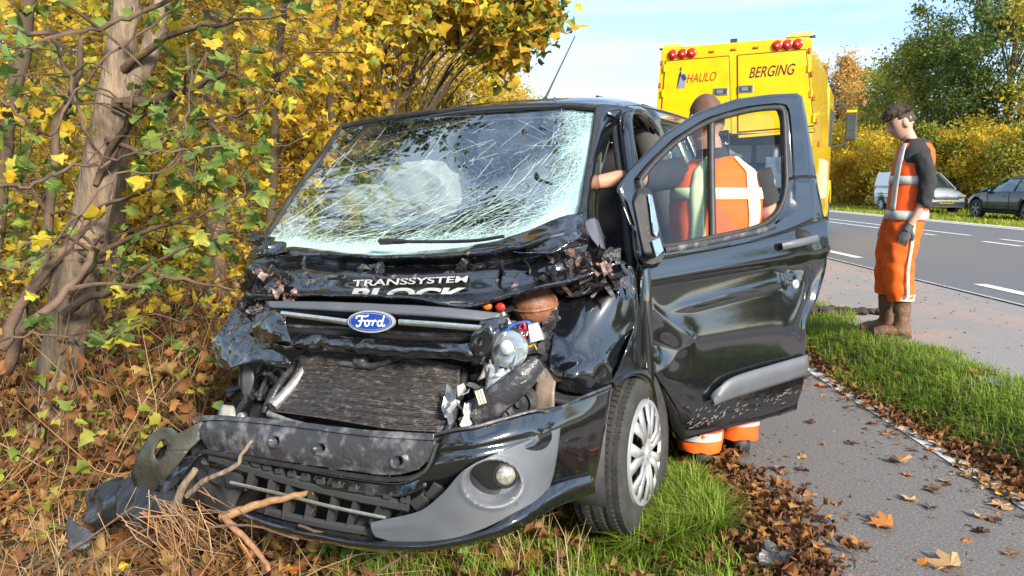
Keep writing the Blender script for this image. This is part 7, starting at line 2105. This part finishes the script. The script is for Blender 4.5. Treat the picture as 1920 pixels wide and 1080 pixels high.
stick('broken_branch', 'splintered forked stick standing in front of the number plate carrier', [(350, 930, 2.44), (385, 900, 2.42), (440, 875, 2.40), (455, 850, 2.40), (473, 826, 2.42)], (.011, .005), m_bark)
stick('broken_branch', 'short splintered stump left of the forked stick', [(318, 985, 2.46), (335, 930, 2.44), (366, 880, 2.44)], (.018, .011), m_bark)
for k, pts in enumerate(([(560, 985, 2.4), (640, 1010, 2.36), (740, 1030, 2.36)], [(390, 990, 2.36), (470, 985, 2.36), (560, 1012, 2.34)], [(300, 1000, 2.4), (360, 960, 2.38), (430, 960, 2.36)], [(150, 1070, 2.4), (260, 1000, 2.4), (330, 960, 2.42)], [(60, 1076, 2.5), (150, 1020, 2.5), (250, 950, 2.55)], [(700, 1075, 2.4), (760, 1040, 2.4), (800, 1020, 2.45)])):
    stick('fallen_twig', 'thin dry twig lying in the heap before the bumper', pts, (.005, .003), m_fpale, 6, 'thin twigs before the bumper', 'twig')
# bundle of torn roots and bark
pb = W(355, 965, 2.42); r = np.random.default_rng(5); n = 60
P = np.array(pb) + r.normal(size=(n, 3)) * [.10, .05, .03] + np.array([-.06, 0, .03]); Dd = r.normal(size=(n, 3)) * [.22, .2, .2] + np.array([.55, -.25, -.45])
v_, t_ = stalks(P, Dd, .24 * r.uniform(.3, 1.4, n), .0022 * r.uniform(.5, 1.5, n))
o = fast_mesh('torn_root_bundle', v_ - np.array(pb), t_, mat('root_orange', (0.40, 0.20, 0.09), .8, island=[(0.45, 0.24, 0.11), (0.30, 0.14, 0.06), (0.52, 0.32, 0.17), (0.24, 0.12, 0.06)], var=.1)); o.location = pb
tag(o, 'heap of torn reddish roots pushed up against the bumper end', 'root heap', kind='stuff')
# black plastic scrap, dirt clod, litter
G = surf([[W(128, 968, 2.62), W(150, 985, 2.6), W(178, 1000, 2.58)], [W(124, 1000, 2.58), W(150, 1012, 2.56), W(170, 1020, 2.56)], [W(122, 1028, 2.55), W(146, 1030, 2.54), W(162, 1026, 2.55)]], 12, 10)
b = G[5][6].copy(); dent(G, .012, 12, 3); G = [[p - b for p in r_] for r_ in G]
o = MB().grid(G).build('plastic_scrap', m_plas2, None, 40, fixn=False); o.location = b; solid(o, .004, 0)
tag(o, 'scrap of black plastic on the leaves left of the bumper', 'plastic scrap')
cb = gpoint(1590, 588); w = MB()
for k in range(14):
    q = Vector((-.32 + .62 * k / 13, .05 * math.sin(k * 2), .0)); w.ball(q + Vector((0, 0, .022)), (.075 - .003 * k, .055, .05 - .0022 * k), 10, 7, lambda p, q: q * (1 + .35 * noise.noise(p * 2.3 + Vector((k, 0, 0)))))
o = w.build('mud_ridge', mat('dark_mud', (0.06, 0.045, 0.035), .95, var=.5, vscale=20, bump=.8, bscale=60), None, 30); o.location = cb
tag(o, 'ridge of dark mud and rotten leaves on the shoulder by the verge', 'mud clod')
sc_ = gpoint(1460, 1062); w = MB(); w.grid(dent(surf([[Vector((-.1, -.05, .03)), Vector((0, -.06, .05)), Vector((.1, -.04, .02))], [Vector((-.09, .05, .02)), Vector((0, .05, .06)), Vector((.1, .06, .03))]], 14, 10), .05, 16, 3, .7, Vector((0, 0, 1)))); o = w.build('plastic_bag', m_plas2, None, 40); o.location = sc_
tag(o, 'torn black plastic bag in the litter at the bottom edge', 'plastic bag')
# low green weeds under the bumper
m_weed = mat('clover_leaf', (0.12, 0.24, 0.04), .5, spec=.35, trans=.3, var=.3, vscale=20)
for k, (u, v, n, rr, lab) in enumerate([(705, 1055, 60, .13, 'clump of round leaved green weeds below the grille'), (850, 1040, 44, .12, 'low clover patch under the bumper lip'), (625, 1040, 34, .11, 'small green weed left of the round leaved clump')]):
    b = gpoint(u, v); r = np.random.default_rng(60 + k)
    t = empty('ground_weed', b); tag(t, lab, 'weed')
    w = MB(); st = MB()
    for _ in range(n):
        c = Vector((r.normal() * rr * .6, r.normal() * rr * .5, abs(r.normal()) * .04 + .03)); s = r.uniform(.016, .030)
        nn = Vector((r.normal() * .4, r.normal() * .4 - .3, 1)).normalized(); a = nn.orthogonal().normalized(); bb = nn.cross(a)
        w.add([c + (a * math.cos(q) + bb * math.sin(q)) * s * (1 - .25 * (i_ % 4 == 0)) + nn * .004 * math.cos(2 * q) for i_, q in enumerate(np.linspace(0, 6.283, 12, False))], [tuple(range(12))])
        st.tube([(c.x * .5, c.y * .5, -.01), (c.x, c.y, c.z)], .0018, 4)
    w.build('leaves', m_weed, t, None, fixn=False); st.build('stems', m_weed, t, None, fixn=False)
